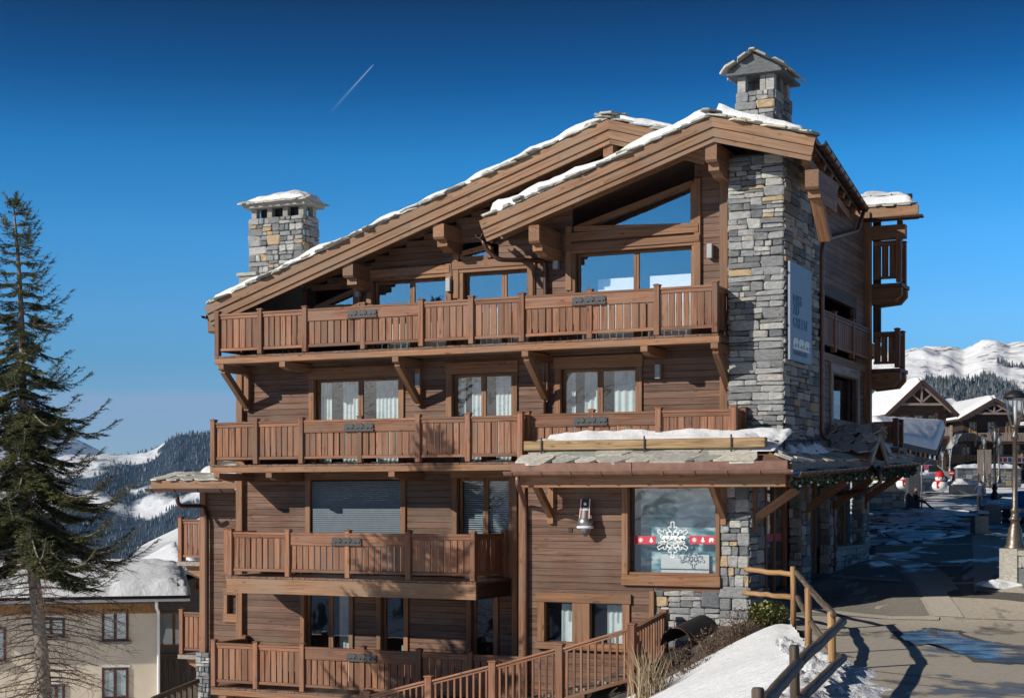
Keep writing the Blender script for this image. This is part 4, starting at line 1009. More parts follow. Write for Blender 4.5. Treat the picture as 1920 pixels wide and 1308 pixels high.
G().add([(x0, EB, EZ), (x1, EB, EZ), (x1 - 1.0, 0.3, cz(top_b) + .15), (x0 + .05, 0.3, cz(top_b) + .15), (x0, EB, EZ - .16), (x1, EB, EZ - .16), (x1 - 1.0, 0.3, cz(top_b) - .1), (x0 + .05, 0.3, cz(top_b) - .1)],
        [(0, 1, 2, 3), (7, 6, 5, 4), (0, 4, 5, 1), (1, 5, 6, 2), (2, 6, 7, 3), (3, 7, 4, 0)], True).obj('roof_deck', 'plank_wood_X', can)
for s0, s1 in ((x0 - .02, x0 + 2.9), (x0 + 2.91, x1)): piece('eave_board', can, 'copper_gutter', s0, s1, EB - .05, EB - .001, EZ - .14, EZ + .07)
piece('eave_beam', can, 'frame_wood_X', x0 + .1, x1 - .1, EB + .15, EB + .4, EZ - .48, EZ - .17)
gutter(can, (x0 - .12, EB - .15, EZ - .13), (x1 + .12, EB - .15, EZ - .13), 0.10, 0.72, 'copper_gutter')
for row in range(3):
    b = EB + .27 + row * .38; x = x0 + rng.uniform(-.05, .25)
    while x < x1 - .65 - max(0, (b - EB) * .9):
        w_ = rng.uniform(.5, 1.15); slate(can, (x + w_ / 2 - .05, b + rng.uniform(-.04, .04), cz(b) + .045 + row * .01 + rng.uniform(0, .03)), (w_ * 1.35, .74, rng.uniform(.045, .07)), (math.atan(RISE) - .015, 0, rng.uniform(-.05, .05))); x += w_
def fb(u, v):
    b = EB + .62 + 1.15 * v; return (x0 + .15 + (x1 - x0 - .5) * u + .3 * (1 - v) * (0.5 - u), b, cz(min(b, top_b)) + .06)
snow_sheet(can, fb, 110, 20, 0.10, 23, 0.14, rough=0.8)
gx0, gx1 = A(985, EB + .62), A(1437, EB + .62); gz = Z(835, gx0, EB + .62)
piece('snow_guard_beam', can, 'guard_wood_X', gx0, gx1, EB + .52, EB + .72, gz - .12, gz + .10, 0.015)
for px in (1015, 1208, 1371):
    a_ = A(px, EB + .5); gb = G(); gb.bar((a_, EB + .5, gz - .25), (a_, EB + .5, gz + .17), .03, .03, (0, 1, 0)); gb.bar((a_, EB + .5, gz - .25), (a_ - .0, EB + .85, gz - .18), .03, .03); gb.obj('guard_bracket', 'black_iron', can)
# right flank of the canopy climbs with the street
FA0, FB0, FB1 = x1, EB, 10.2
def fz(b): return EZ - .02 + (b - EB) * 0.036
def fl(u, v):     # u along b, v up the slope
    b = FB0 + (FB1 - FB0) * u; return Vector((FA0 - 1.35 * v - (0.0 if u > .2 else 0), b, fz(b) + 0.62 * v))
G().add([fl(0, 0), fl(1, 0), fl(1, 1), fl(0.12, 1), fl(0, 0) - Vector((0, 0, .16)), fl(1, 0) - Vector((0, 0, .16)), fl(1, 1) - Vector((0, 0, .2)), fl(.12, 1) - Vector((0, 0, .2))], [(0, 1, 2, 3), (7, 6, 5, 4), (0, 4, 5, 1), (1, 5, 6, 2), (2, 6, 7, 3), (3, 7, 4, 0)], True).obj('flank_deck', 'plank_wood_Y', can)
GB = 4.6      # small gable over the door
for s0, s1 in ((FB0 + .1, GB - .75), (GB + .75, FB1)):
    beam('eave_board', can, 'grey_wood_X', (FA0 + .03, s0, fz(s0) - .06), (FA0 + .03, s1, fz(s1) - .06), .05, .22)
    gutter(can, (FA0 + .16, s0 - .05, fz(s0) - .16), (FA0 + .16, s1, fz(s1) - .16), .10, .55, 'copper_gutter')
for row in range(3):
    b = FB0 + .25 + 1.9 * (.12 + .33 * row)
    while b < FB1:
        w_ = rng.uniform(.35, .8); u = (b - FB0) / (FB1 - FB0); p = fl(u, .12 + .33 * row + rng.uniform(-.04, .04))
        slate(can, p + Vector((0, 0, .05 + .015 * row + rng.uniform(0, .02))), (rng.uniform(.55, .75), w_ * 1.25, rng.uniform(.03, .06)), (0, math.atan(.62 / 1.35) - .08, rng.uniform(-.2, .2))); b += w_
snow_sheet(can, lambda u, v: fl(.06 + .34 * u, .22 + .75 * v) + Vector((0, 0, .07)), 40, 14, .16, 29, .18, rough=.9, hole=.7)
snow_sheet(can, lambda u, v: fl(.62 + .36 * u, .12 + .85 * v) + Vector((0, 0, .07)), 40, 14, .2, 30, .15, rough=.9, hole=.5)
for s0, s1 in ((FB0 + 1.0, FB0 + 3.3), (FB0 + 3.35, FB0 + 5.6), (GB + 1.1, FB1 - .3)):
    p0, p1 = fl((s0 - FB0) / (FB1 - FB0), .42) + Vector((0, 0, .17)), fl((s1 - FB0) / (FB1 - FB0), .42) + Vector((0, 0, .17))
    G().tube([p0, p0 + (p1 - p0) * .03, p1], [.06, .095, .09], 12).obj('snow_guard_log', 'old_log_Y', can, True)
    for t in (.15, .85):
        q = p0.lerp(p1, t); G().bar(q + Vector((.11, 0, -.2)), q + Vector((.11, 0, .12)), .03, .03, (0, 1, 0)).obj('guard_bracket', 'black_iron', can)
gz_ = fz(GB)
for sg in (-1, 1):
    beam('gable_board', can, 'grey_wood_X', (FA0 + .35, GB, gz_ + .62), (FA0 + .35, GB + sg * .95, gz_ - .05), .06, .22)
    g = G(); g.add([(FA0 + .38, GB, gz_ + .72), (FA0 + .38, GB + sg * 1.0, gz_ + .04), (FA0 - 1.3, GB + sg * 1.0, gz_ + .3), (FA0 - 1.3, GB, gz_ + .72), (FA0 + .38, GB, gz_ + .66), (FA0 + .38, GB + sg * 1.0, gz_ - .02), (FA0 - 1.3, GB + sg * 1.0, gz_ + .24), (FA0 - 1.3, GB, gz_ + .66)], [(0, 1, 2, 3), (7, 6, 5, 4), (0, 4, 5, 1), (1, 5, 6, 2), (2, 6, 7, 3), (3, 7, 4, 0)], True); g.obj('gable_deck', 'plank_wood_Y', can)
    for row in range(3):
        for k in range(6): slate(can, (FA0 + .28 - k * .27 + rng.uniform(-.05, .05), GB + sg * (.15 + row * .33 + rng.uniform(-.04, .04)), gz_ + .74 - row * .23 + .03 + rng.uniform(0, .02)), (rng.uniform(.28, .48), rng.uniform(.42, .62), rng.uniform(.025, .05)), (-sg * .58, 0, rng.uniform(-.5, .5)))
for k in range(4): slate(can, (FA0 + .3 - k * .4, GB, gz_ + .80), (.5, .3, .04), (0, 0, rng.uniform(-.2, .2)))
pipe('downpipe', [(FA0 + .16, GB + .85, fz(GB) - .25), (FA0 + .2, GB + .9, fz(GB) - .55), (FA0 - .1, GB + .7, fz(GB) - .75), (c1 - .05, 6.15, 2.75), (c1 + .03, 6.15, 2.4), (c1 + .03, 6.15, .75)], .055, 'copper_gutter')
pipe('downpipe', [(A(975, EB), EB - .13, EZ - .22), (A(975, EB), EB - .13, EZ - .40), on(978, 925, EB + .4), on(984, 945, BA - .09), on(985, 1000, BA - .09), (A(985, BA - .09), BA - .09, -3.2)], .055, 'copper_gutter')
# diagonal braces under the canopy
def brace(b, z0, z1, a0=None):
    beam('brace', can, 'frame_wood_X', (c1 + .02, b, z0), (FA0 - .2, b, z1), .16, .18); piece('brace_post', can, 'frame_wood_Z', c1 - .03, c1 + .1, b - .08, b + .08, z0 - .25, z1 + .1)
    beam('brace_arm', can, 'frame_wood_X', (c1 - .2, b, z1 + .12), (FA0 - .1, b, z1 + .12), .16, .16)
brace(-0.95, 2.15, 2.85); brace(3.4, 2.35, 3.05); brace(6.1, 2.4, 3.15); brace(9.7, 2.6, 3.3)
for px in (1035, 1358):
    a_ = A(px, BA); beam('brace', can, 'frame_wood_X', (a_, BA - .06, 2.25), (a_, EB + .3, 2.95), .14, .16); piece('brace_post', can, 'frame_wood_Z', a_ - .07, a_ + .07, BA - .1, BA - .002, 2.05, 3.15); piece('brace_arm', can, 'frame_wood_Y', a_ - .07, a_ + .07, EB + .2, BA, 2.9, 3.1)
# ================================================================ GROUND
def lerp_tab(t, x):
    if x <= t[0][0]: return t[0][1]
    for (x0, y0), (x1, y1) in zip(t, t[1:]):
        if x <= x1:
            u = (x - x0) / (x1 - x0); return y0 + (y1 - y0) * u
    return t[-1][1]
ZT = [(-60, -0.3), (20, -0.1), (34.0, -0.10), (36, 0.12), (38, 0.45), (42, 0.73), (46, 0.95), (60, 1.45), (92, 1.97), (104, 2.5), (115, 3.05), (130, 3.6), (190, 5.0), (400, 9.0)]
def zs(Y): return (lerp_tab(ZT, Y) * 2 + lerp_tab(ZT, Y - .7) + lerp_tab(ZT, Y + .7)) / 4
def sstep(a, b, x): t = max(0, min(1, (x - a) / (b - a))); return t * t * (3 - 2 * t)
def zg(X, Y): return zs(Y) + .15 * max(0, min(X, 16) - 8.3) * sstep(32.5, 36, Y) * (1 - sstep(39, 46, Y))
FT = [(0, -0.6), (12, 1.6), (15, 2.3), (19.4, 3.42), (25.5, 5.09), (28, 5.18), (33, 5.75), (36, 5.45), (46, 10.3), (60, 12)]
def xf(Y): return lerp_tab(FT, Y)
def drop(d):
    if d <= 0.15: return 0.0
    d -= 0.15
    if d < 5: return 0.52 * d * (d / (d + 0.35))
    return 2.4 + 0.42 * (d - 5) if d < 14 else 6.2 + 0.30 * (d - 14) if d < 120 else 38 + 0.30 * (d - 120)
def tz(X, Y):
    z = zs(min(Y, 400)); d = xf(max(0, min(Y, 60))) - X
    z -= drop(d)
    if Y < 5:      # snowy slope behind the viewpoint
        h = .5 + .20 * min(400, max(0, -8 - Y)) + 5 * noise.noise(Vector((X * .03, Y * .03, 2))) * sstep(-10, -40, Y); z += (h - z) * sstep(0, -30, Y)
    if X > 45: z += 0.02 * (X - 45)
    return max(z, -420)
def GP(px, py):
    """the street point seen at a pixel"""
    lo, hi = 8.0, 135.0
    t = (HY - py) / FPX
    for _ in range(60):
        m = (lo + hi) / 2
        if CZ + t * m > zg((px - CX) / FPX * m, m): lo = m
        else: hi = m
    return Vector(((px - CX) / FPX * lo, lo, zg((px - CX) / FPX * lo, lo)))
def coords(lo, hi, near, step, grow):
    out = [0.0]; s = step
    while out[-1] < hi:
        if out[-1] > near: s *= grow
        out.append(out[-1] + s)
    neg = []; s = step; v = 0.0
    while v > lo:
        if v < -near: s *= grow
        v -= s; neg.append(v)
    return list(reversed(neg)) + out
m, nt, bs = new_mat('valley_ground')
g_ = nd(nt, 'ShaderNodeNewGeometry'); n1 = nd(nt, 'ShaderNodeTexNoise'); n1.inputs['Scale'].default_value = .25; n1.inputs['Detail'].default_value = 9
nt.links.new(g_.outputs['Position'], n1.inputs['Vector'])
r_ = ramp(nt, [(.40, (.06, .055, .05)), (.47, (.80, .82, .84))]); nt.links.new(n1.outputs[0], r_.inputs[0]); nt.links.new(r_.outputs[0], bs.inputs['Base Color']); bs.inputs['Roughness'].default_value = .8
xs = coords(-7000, 7000, 70, 2.5, 1.13); ys = coords(-4000, 9000, 60, 2.5, 1.13)
gg = G(); nx = len(xs)
gg.add([(x, y, tz(x, y) - 0.55) for y in ys for x in xs], [(j * nx + i, j * nx + i + 1, (j + 1) * nx + i + 1, (j + 1) * nx + i) for j in range(len(ys) - 1) for i in range(nx - 1)])
tag(gg.obj('ground', 'valley_ground', None, True), kind='structure')
# ---- street: worn pale concrete and dark asphalt, wet in places
def street_mat(name, c0, c1, wet=0.5):
    m, nt, bs = new_mat(name)
    g = nd(nt, 'ShaderNodeNewGeometry')
    n = nd(nt, 'ShaderNodeTexNoise'); n.inputs['Scale'].default_value = 14; n.inputs['Detail'].default_value = 8; nt.links.new(g.outputs['Position'], n.inputs['Vector'])
    n2 = nd(nt, 'ShaderNodeTexNoise'); n2.inputs['Scale'].default_value = .55; n2.inputs['Detail'].default_value = 6; n2.inputs['Roughness'].default_value = .6
    mp_ = nd(nt, 'ShaderNodeMapping'); mp_.inputs['Scale'].default_value = (1, .6, 1); nt.links.new(g.outputs['Position'], mp_.inputs[0]); nt.links.new(mp_.outputs[0], n2.inputs['Vector'])
    r = ramp(nt, [(.3, c0), (.7, c1)]); nt.links.new(n.outputs[0], r.inputs[0])
    w = ramp(nt, [(wet, (1, 1, 1)), (wet + .05, (.34, .33, .33))]); nt.links.new(n2.outputs[0], w.inputs[0])
    mx = nd(nt, 'ShaderNodeMixRGB', blend_type='MULTIPLY'); mx.inputs[0].default_value = 1; nt.links.new(r.outputs[0], mx.inputs[1]); nt.links.new(w.outputs[0], mx.inputs[2])
    nt.links.new(mx.outputs[0], bs.inputs['Base Color'])
    rr = ramp(nt, [(wet, (.88, .88, .88)), (wet + .05, (.36, .36, .36))]); nt.links.new(n2.outputs[0], rr.inputs[0]); nt.links.new(rr.outputs[0], bs.inputs['Roughness'])
    bump(nt, bs, n.outputs[0], .25, .01)
street_mat('paving', (.33, .29, .235), (.45, .40, .33), .545); street_mat('asphalt', (.11, .10, .088), (.165, .15, .13), .62); street_mat('kerb_stone', (.36, .325, .275), (.46, .42, .36), .57)
street_mat('asphalt_pale', (.17, .155, .13), (.24, .22, .185), .545)
m, nt, bs = new_mat('ice_snow')
g_ = nd(nt, 'ShaderNodeNewGeometry'); n1 = nd(nt, 'ShaderNodeTexNoise'); n1.inputs['Scale'].default_value = .9; n1.inputs['Detail'].default_value = 8; mp_ = nd(nt, 'ShaderNodeMapping'); mp_.inputs['Scale'].default_value = (.45, 1, 1)
nt.links.new(g_.outputs['Position'], mp_.inputs[0]); nt.links.new(mp_.outputs[0], n1.inputs['Vector'])
r_ = ramp(nt, [(.40, (.055, .055, .06)), (.52, (.45, .47, .50)), (.64, (.80, .82, .84))]); nt.links.new(n1.outputs[0], r_.inputs[0]); nt.links.new(r_.outputs[0], bs.inputs['Base Color']); bs.inputs['Roughness'].default_value = .45
bump(nt, bs, n1.outputs[0], .5, .05)
def strip(name, left, right, y0, y1, n, dz, mat, label=None, cat=None, m=3):
    def fn(u, v):
        Y = y0 + (y1 - y0) * v; X = left(Y) * (1 - u) + right(Y) * u; return (X, Y, zg(X, Y) + dz)
    o = G().grid(fn, m, n).obj(name, mat, None, True); return tag(o, kind='structure')
def lb(Y): return xf(Y) + .2 if Y < 36 else 5.4 + .4755 * (Y - 36.2)
strip('street', lb, lambda Y: 60.0, 6, 190, 368, 0.0, 'paving', m=120)
def patch(name, corners, dz, mat, n=14, kind='structure', wob=0.0):
    """a quad of street surface given by its sighted corners"""
    q = [GP(*c) for c in corners]
    def fn(u, v):
        p = (q[0] * (1 - u) + q[1] * u) * (1 - v) + (q[3] * (1 - u) + q[2] * u) * v; 
        if wob:
            k = wob * (p.y / 40); e0 = 2 * max(abs(u - .5), abs(v - .5)); p = p + Vector((noise.noise(p * .9), 2.2 * noise.noise(p * .7 + Vector((5, 0, 0))), 0)) * (k * e0)
        p.z = zg(p.x, p.y) + dz; return p
    return tag(G().grid(fn, n, n).obj(name, mat, None, True), kind=kind)
patch('asphalt_panel', [(1420, 1150), (1742, 1153), (1640, 1042), (1560, 1066)], .008, 'asphalt_pale')
patch('asphalt_panel', [(1808, 1120), (1826, 1116), (1822, 1000), (1690, 1040)], .008, 'asphalt')
patch('asphalt_panel', [(1640, 1036), (1700, 1036), (1822, 962), (1640, 962)], .008, 'asphalt', 20)
patch('drain_band', [(1752, 1155), (1808, 1158), (1676, 1048), (1643, 1042)], .016, 'kerb_stone')
patch('paving_band', [(1827, 1112), (1867, 1075), (1853, 985), (1822, 985)], .016, 'kerb_stone')
for y in (1095, 1062, 1022): patch('joint_strip', [(1690 + (y - 1040) * .95, y + 2), (1826, y), (1826, y - 3), (1690 + (y - 1040) * .95, y - 1)], .020, 'kerb_stone', 4)
patch('paving_band', [(1500, 1146), (1760, 1163), (1762, 1157), (1500, 1138)], .020, 'kerb_stone', 6)
patch('paving_band', [(1560, 1082), (1690, 1092), (1690, 1087), (1560, 1077)], .020, 'kerb_stone', 5)
for (p0, p1) in (((1640, 1258), (1920, 1290)), ((1620, 1272), (1920, 1306)), ((1790, 1160), (1920, 1163))):
    patch('paving_joint', [p0, p1, (p1[0], p1[1] - 1.2), (p0[0], p0[1] - 1.2)], .003, 'asphalt', 6)
patch('icy_snow', [(1632, 1030), (1780, 1002), (1830, 945), (1632, 952)], .03, 'ice_snow', 24, wob=1.4)
patch('icy_snow', [(1690, 1052), (1716, 1050), (1708, 1032), (1655, 1036)], .022, 'ice_snow', 24, wob=.8)
patch('icy_snow', [(1632, 955), (1860, 962), (1900, 925), (1632, 925)], .034, 'ice_snow', 24, wob=1.4)
patch('icy_snow', [(1830, 1000), (1868, 1010), (1872, 985), (1824, 985)], .03, 'ice_snow', 24, wob=.8)
# puddle lying on the paving
plain('puddle_water', (.03, .036, .045), .24, 0, .8)
pm = MATS['puddle_water']; nt = pm.node_tree; pn = nd(nt, 'ShaderNodeTexNoise'); pn.inputs['Scale'].default_value = 1.6; pn.inputs['Detail'].default_value = 4; pg = nd(nt, 'ShaderNodeNewGeometry'); nt.links.new(pg.outputs['Position'], pn.inputs['Vector'])
rr_ = ramp(nt, [(.38, (.12, .12, .12)), (.6, (.42, .42, .42))]); nt.links.new(pn.outputs[0], rr_.inputs[0]); nt.links.new(rr_.outputs[0], nt.nodes['Principled BSDF'].inputs['Roughness'])
pud = [(1719, 1164), (1755, 1166), (1782, 1166), (1795, 1176), (1792, 1186), (1808, 1195), (1850, 1203), (1900, 1208), (1960, 1212), (2000, 1250), (1930, 1248), (1880, 1243), (1830, 1234), (1790, 1221), (1760, 1208), (1725, 1207), (1700, 1200), (1690, 1190), (1705, 1184), (1726, 1184), (1722, 1174)]
def smooth_closed(p, k=4):
    out = []
    n = len(p)
    for i in range(n):
        a, b, c, d = p[i - 1], p[i], p[(i + 1) % n], p[(i + 2) % n]
        for t in range(k):
            t /= k
            out.append(tuple(.5 * (2 * b[j] + (c[j] - a[j]) * t + (2 * a[j] - 5 * b[j] + 4 * c[j] - d[j]) * t * t + (3 * b[j] - a[j] - 3 * c[j] + d[j]) * t ** 3) for j in (0, 1)))
    return out
pp = [GP(*c) for c in smooth_closed(pud, 12)]
pp = [p + Vector((.10 * noise.noise(p * 3.1) + .05 * noise.noise(p * 9), .45 * noise.noise(p * 1.9 + Vector((3, 0, 0))) + .2 * noise.noise(p * 6), 0)) for p in pp]
street_mat('wet_paving', (.075, .068, .06), (.10, .09, .08), .9)
o = G().add([(p.x, p.y, zs(p.y) + .012 ) for p in pp], [tuple(range(len(pp)))]).obj('puddle', 'puddle_water'); tag(o, kind='structure')
cc = sum(pp, Vector()) / len(pp)
o = G().add([(p.x + .12 * (1 if p.x > cc.x else -1) + .25 * noise.noise(p * 2), p.y + .8 * (1 if p.y > cc.y else -1) * (.5 + 1.2 * noise.noise(p * 1.3)), zs(p.y) + .006) for p in pp], [tuple(range(len(pp)))]).obj('wet_margin', 'wet_paving'); tag(o, kind='structure')
patch('wet_patch', [(1752, 1118), (1920, 1128), (1920, 1112), (1790, 1105)], .004, 'wet_paving')
# ---- snow bank between the fence and the annex
def bank(X, Y):
    z = tz(X, Y) ; d = xf(Y) - X
    if d > 0: z += .06 * noise.noise(Vector((X * .8, Y * .5, 0))) + .10
    else: z += .14 * max(0, 1 + d / 1.0) + .10 * noise.noise(Vector((X * 3.0, Y * 3.0, 1))) + .05 * noise.noise(Vector((X * 8, Y * 8, 1)))
    # bare soil strip along the annex wall: the snow ends in front of it
    return z
def fn(u, v):
    Y = 9 + 24.2 * v; L = xf(Y) - 9.0 * (1 - u) ; X = xf(Y) - 8.0 + 8.0 * u
    # the bank's upper edge runs back to the corner column
    return Vector((X, Y, bank(X, Y)))
o = G().grid(fn, 60, 90).obj('snow_bank', 'snow', None, True); tag(o, kind='structure')
def fn(u, v):
    Y = 13.5 + 16.2 * v; w_ = (.95 + .5 * noise.noise(Vector((Y * .6, 3, 0)))) * math.sin(math.pi * min(1, v * 1.5 + .25) if v < .5 else math.pi * (1 - v) * .95 + .05); X = xf(Y) - .5 + (max(.3, w_ * 1.15) + .5) * u
    h = math.sin(math.pi * min(1, u * .5 + .5)); p = Vector((X * 2.6, Y * 2.6, 4))
    z = zs(Y) + h * (.13 + .16 * noise.noise(p) + .10 * abs(noise.noise(p * 2.7)) + .05 * noise.noise(p * 6)) - (.05 if u > .98 else 0) - .02
    return Vector((X, Y, z))
o = G().grid(fn, 36, 220).obj('ploughed_snow', 'snow_lumpy', None, True); tag(o, kind='structure')
# soil and grass margin at the foot of the stone base
def fn(u, v):
    X = 1.6 + 4.0 * u; Y = 32.2 + 4.6 * v - .48 * (X - 3.2); return Vector((X, Y, tz(X, Y) - .02 + .10 * noise.noise(Vector((X * 2, Y * 2, 7)))))
o = G().grid(fn, 40, 40).obj('flower_bed', 'soil', None, True); tag(o, kind='structure')
# ================================================================ LOG FENCE
fence = tag(empty('log_fence', None, W(1515, 1200, 28.0)), 'round log fence with weathered dark near rails on the snow bank', 'fence')
FO = fence.location.copy()
def fl_(p): return Vector(p) - FO
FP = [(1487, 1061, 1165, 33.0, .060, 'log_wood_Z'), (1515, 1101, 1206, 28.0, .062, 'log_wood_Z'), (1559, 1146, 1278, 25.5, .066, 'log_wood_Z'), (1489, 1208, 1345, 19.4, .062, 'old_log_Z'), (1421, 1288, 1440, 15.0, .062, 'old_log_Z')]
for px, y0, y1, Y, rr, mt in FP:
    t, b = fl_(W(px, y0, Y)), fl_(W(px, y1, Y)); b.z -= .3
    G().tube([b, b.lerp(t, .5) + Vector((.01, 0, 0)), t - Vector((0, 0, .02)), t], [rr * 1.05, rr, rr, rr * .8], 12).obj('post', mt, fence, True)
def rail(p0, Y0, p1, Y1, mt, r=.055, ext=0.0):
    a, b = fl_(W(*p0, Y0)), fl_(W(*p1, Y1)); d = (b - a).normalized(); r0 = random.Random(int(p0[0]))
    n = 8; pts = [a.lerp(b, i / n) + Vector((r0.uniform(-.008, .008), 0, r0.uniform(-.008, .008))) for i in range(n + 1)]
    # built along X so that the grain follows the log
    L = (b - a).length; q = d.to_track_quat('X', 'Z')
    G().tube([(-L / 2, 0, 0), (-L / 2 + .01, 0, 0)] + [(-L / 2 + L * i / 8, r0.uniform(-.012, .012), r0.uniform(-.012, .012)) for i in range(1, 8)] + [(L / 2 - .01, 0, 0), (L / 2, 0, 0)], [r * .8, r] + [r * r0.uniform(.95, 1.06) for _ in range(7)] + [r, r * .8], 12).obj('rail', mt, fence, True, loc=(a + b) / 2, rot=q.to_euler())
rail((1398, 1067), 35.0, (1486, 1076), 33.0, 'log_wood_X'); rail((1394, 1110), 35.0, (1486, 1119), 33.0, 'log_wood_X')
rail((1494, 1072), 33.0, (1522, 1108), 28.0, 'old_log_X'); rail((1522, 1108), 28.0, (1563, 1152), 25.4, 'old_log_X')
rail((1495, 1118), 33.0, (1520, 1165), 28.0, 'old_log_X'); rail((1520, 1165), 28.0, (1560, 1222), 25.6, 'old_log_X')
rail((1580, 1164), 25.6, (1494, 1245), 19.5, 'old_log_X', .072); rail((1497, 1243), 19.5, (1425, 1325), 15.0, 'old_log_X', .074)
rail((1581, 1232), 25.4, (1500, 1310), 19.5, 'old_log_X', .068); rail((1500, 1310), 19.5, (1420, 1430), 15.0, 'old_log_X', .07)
# ================================================================ STAIR RAILING
SB = -3.5
st = tag(empty('stair_railing', None, (OX, OY, 0), (0, 0, -TH)), 'reddish wooden stair railing with square balusters descending in front of the annex', 'railing')
NW = [(1185, 1170), (1050, 1208), (925, 1240), (805, 1268), (690, 1295), (585, 1318)]
npos = [P(px, py, SB) for px, py in NW]
for k, (a_, z_) in enumerate(npos):
    piece('newel_post', st, 'rail_wood_Z', a_ - .085, a_ + .085, SB - .085, SB + .085, z_ - 1.5 - (.3 if k else 0), z_)
    link('post_cap', CACHE['postcaprail_wood'], st, (a_, SB, z_ + .0005), None, (1.25, 1.25, 1))
for (a0, z0), (a1, z1) in zip(npos, npos[1:]):
    p0, p1 = Vector((a0 - .085, SB, z0 - .10)), Vector((a1 + .085, SB, z1 - .10 + (z0 - z1) * .04))
    beam('handrail', st, 'rail_wood_X', p0, p1, .13, .05); beam('under_rail', st, 'rail_wood_X', p0 - Vector((0, 0, .06)), p1 - Vector((0, 0, .06)), .06, .05)
    beam('bottom_rail', st, 'rail_wood_X', p0 - Vector((0, 0, 1.08)), p1 - Vector((0, 0, 1.08)), .06, .08)
    n = 9
    for k in range(n):
        t = (k + .5) / n; q = p0.lerp(p1, t); piece('baluster', st, 'rail_wood_Z', q.x - .024, q.x + .024, SB - .022, SB + .022, q.z - 1.05, q.z - .07, .004)
# turn back to the wall
a_, z_ = npos[0]
p0, p1 = Vector((a_ + .02, SB + .085, z_ - .10)), Vector((a_ + .02, BA - .45, z_ + .12))
beam('handrail', st, 'rail_wood_X', p0, p1, .13, .05); beam('under_rail', st, 'rail_wood_X', p0 - Vector((0, 0, .06)), p1 - Vector((0, 0, .06)), .06, .05); beam('bottom_rail', st, 'rail_wood_X', p0 - Vector((0, 0, 1.0)), p1 - Vector((0, 0, 1.0)), .06, .08)
for k in range(11):
    q = p0.lerp(p1, (k + .5) / 11); piece('baluster', st, 'rail_wood_Z', q.x - .022, q.x + .022, q.y - .024, q.y + .024, q.z - 1.0, q.z - .07, .004)
piece('newel_post', st, 'rail_wood_Z', a_ - .07, a_ + .1, BA - .45, BA - .3, z_ - 1.3, z_ + .2)
stp = tag(empty('wooden_stairs', None, (OX, OY, 0), (0, 0, -TH)), 'plain wooden steps going down behind the stair railing', 'stairs')
for k in range(14):
    a0 = npos[0][0] - .3 - k * .62; z0 = npos[0][1] - 1.25 - k * .17; piece('tread', stp, 'grey_wood_Y', a0 - .6, a0, SB + .1, BA - .3, z0 - .06, z0)
# ================================================================ SIGN ON THE PILLAR
def site(name, a, b, z): return empty(name, None, BW(a, b, z), (0, 0, -TH))
def text(s, name, parent, size, loc, rot, mat, ext=.004, align='LEFT', spacing=1.0, xs_=1.0):
    c = bpy.data.curves.new(name, 'FONT'); c.body = s; c.size = size; c.extrude = ext; c.align_x = align; c.space_character = spacing; c.resolution_u = 3
    tmp = bpy.data.objects.new('tmp', c); COL.objects.link(tmp); dg = bpy.context.evaluated_depsgraph_get()
    me = bpy.data.meshes.new_from_object(tmp.evaluated_get(dg)); bpy.data.objects.remove(tmp); me.materials.clear(); me.materials.append(MATS[mat])
    return link(name, me, parent, loc, rot, (xs_, 1, 1))
sg_b0, sg_b1 = BD(1481.5, 0.13), BD(1522, 0.13); sz1, sz0 = Z(488.6, .13, sg_b0), Z(673, .13, sg_b0)
sign = tag(site('hotel_sign', 0.08, sg_b0, sz0), 'tall blue-grey metal sign reading MISS AU GREEN on the stone pillar', 'sign')
SWd, SH = sg_b1 - sg_b0, sz1 - sz0
G().box(0, .05, 0, SWd, 0, SH).obj('panel', 'sign_panel', sign)
for (y, z) in ((.12, .12), (SWd - .12, .12), (.12, SH - .12), (SWd - .12, SH - .12)): G().box(-.07, -.001, y - .03, y + .03, z - .03, z + .03).obj('bracket', 'black_iron', sign)
TR = (R(90), 0, R(90))
plain('sign_letter', (.05, .09, .15), .4, .2)
plain('sign_ink', (.13, .16, .2), .5)
for s, py in (('MISS', 567.5), ('AU', 586), ('GREEN', 610)):
    text(s, 'lettering', sign, .34, (.056, SWd * .13, (673 - py) / 184.4 * SH), TR, 'sign_letter', .006, xs_=SWd / 2.0 * 1.22)
text('CHAMBRES N°5', 'small_lettering', sign, .15, (.056, SWd * .13, (673 - 662) / 184.4 * SH), TR, 'sign_ink', .003, xs_=SWd / 2.0 * 1.25)
# white emblem: three bears in a row on a ground line
bear = [(-.5, .0), (-.5, .55), (-.42, .85), (-.2, 1.0), (.1, .95), (.3, 1.0), (.45, .8), (.55, .5), (.48, .35), (.32, .4), (.36, 0), (.18, 0), (.12, .3), (-.12, .3), (-.18, 0)]
for k in range(3):
    c = SWd * (.24 + .26 * k); s = SWd * .24; z = (673 - 650) / 184.4 * SH
    G().prism([(c + x * s, z + .05 + q * .20) for x, q in bear], .051, .062, 'x').obj('bear_emblem', 'white_paint', sign)
G().box(.051, .06, SWd * .12, SWd * .88, (673 - 651) / 184.4 * SH, (673 - 651) / 184.4 * SH + .05).obj('emblem_base', 'white_paint', sign)
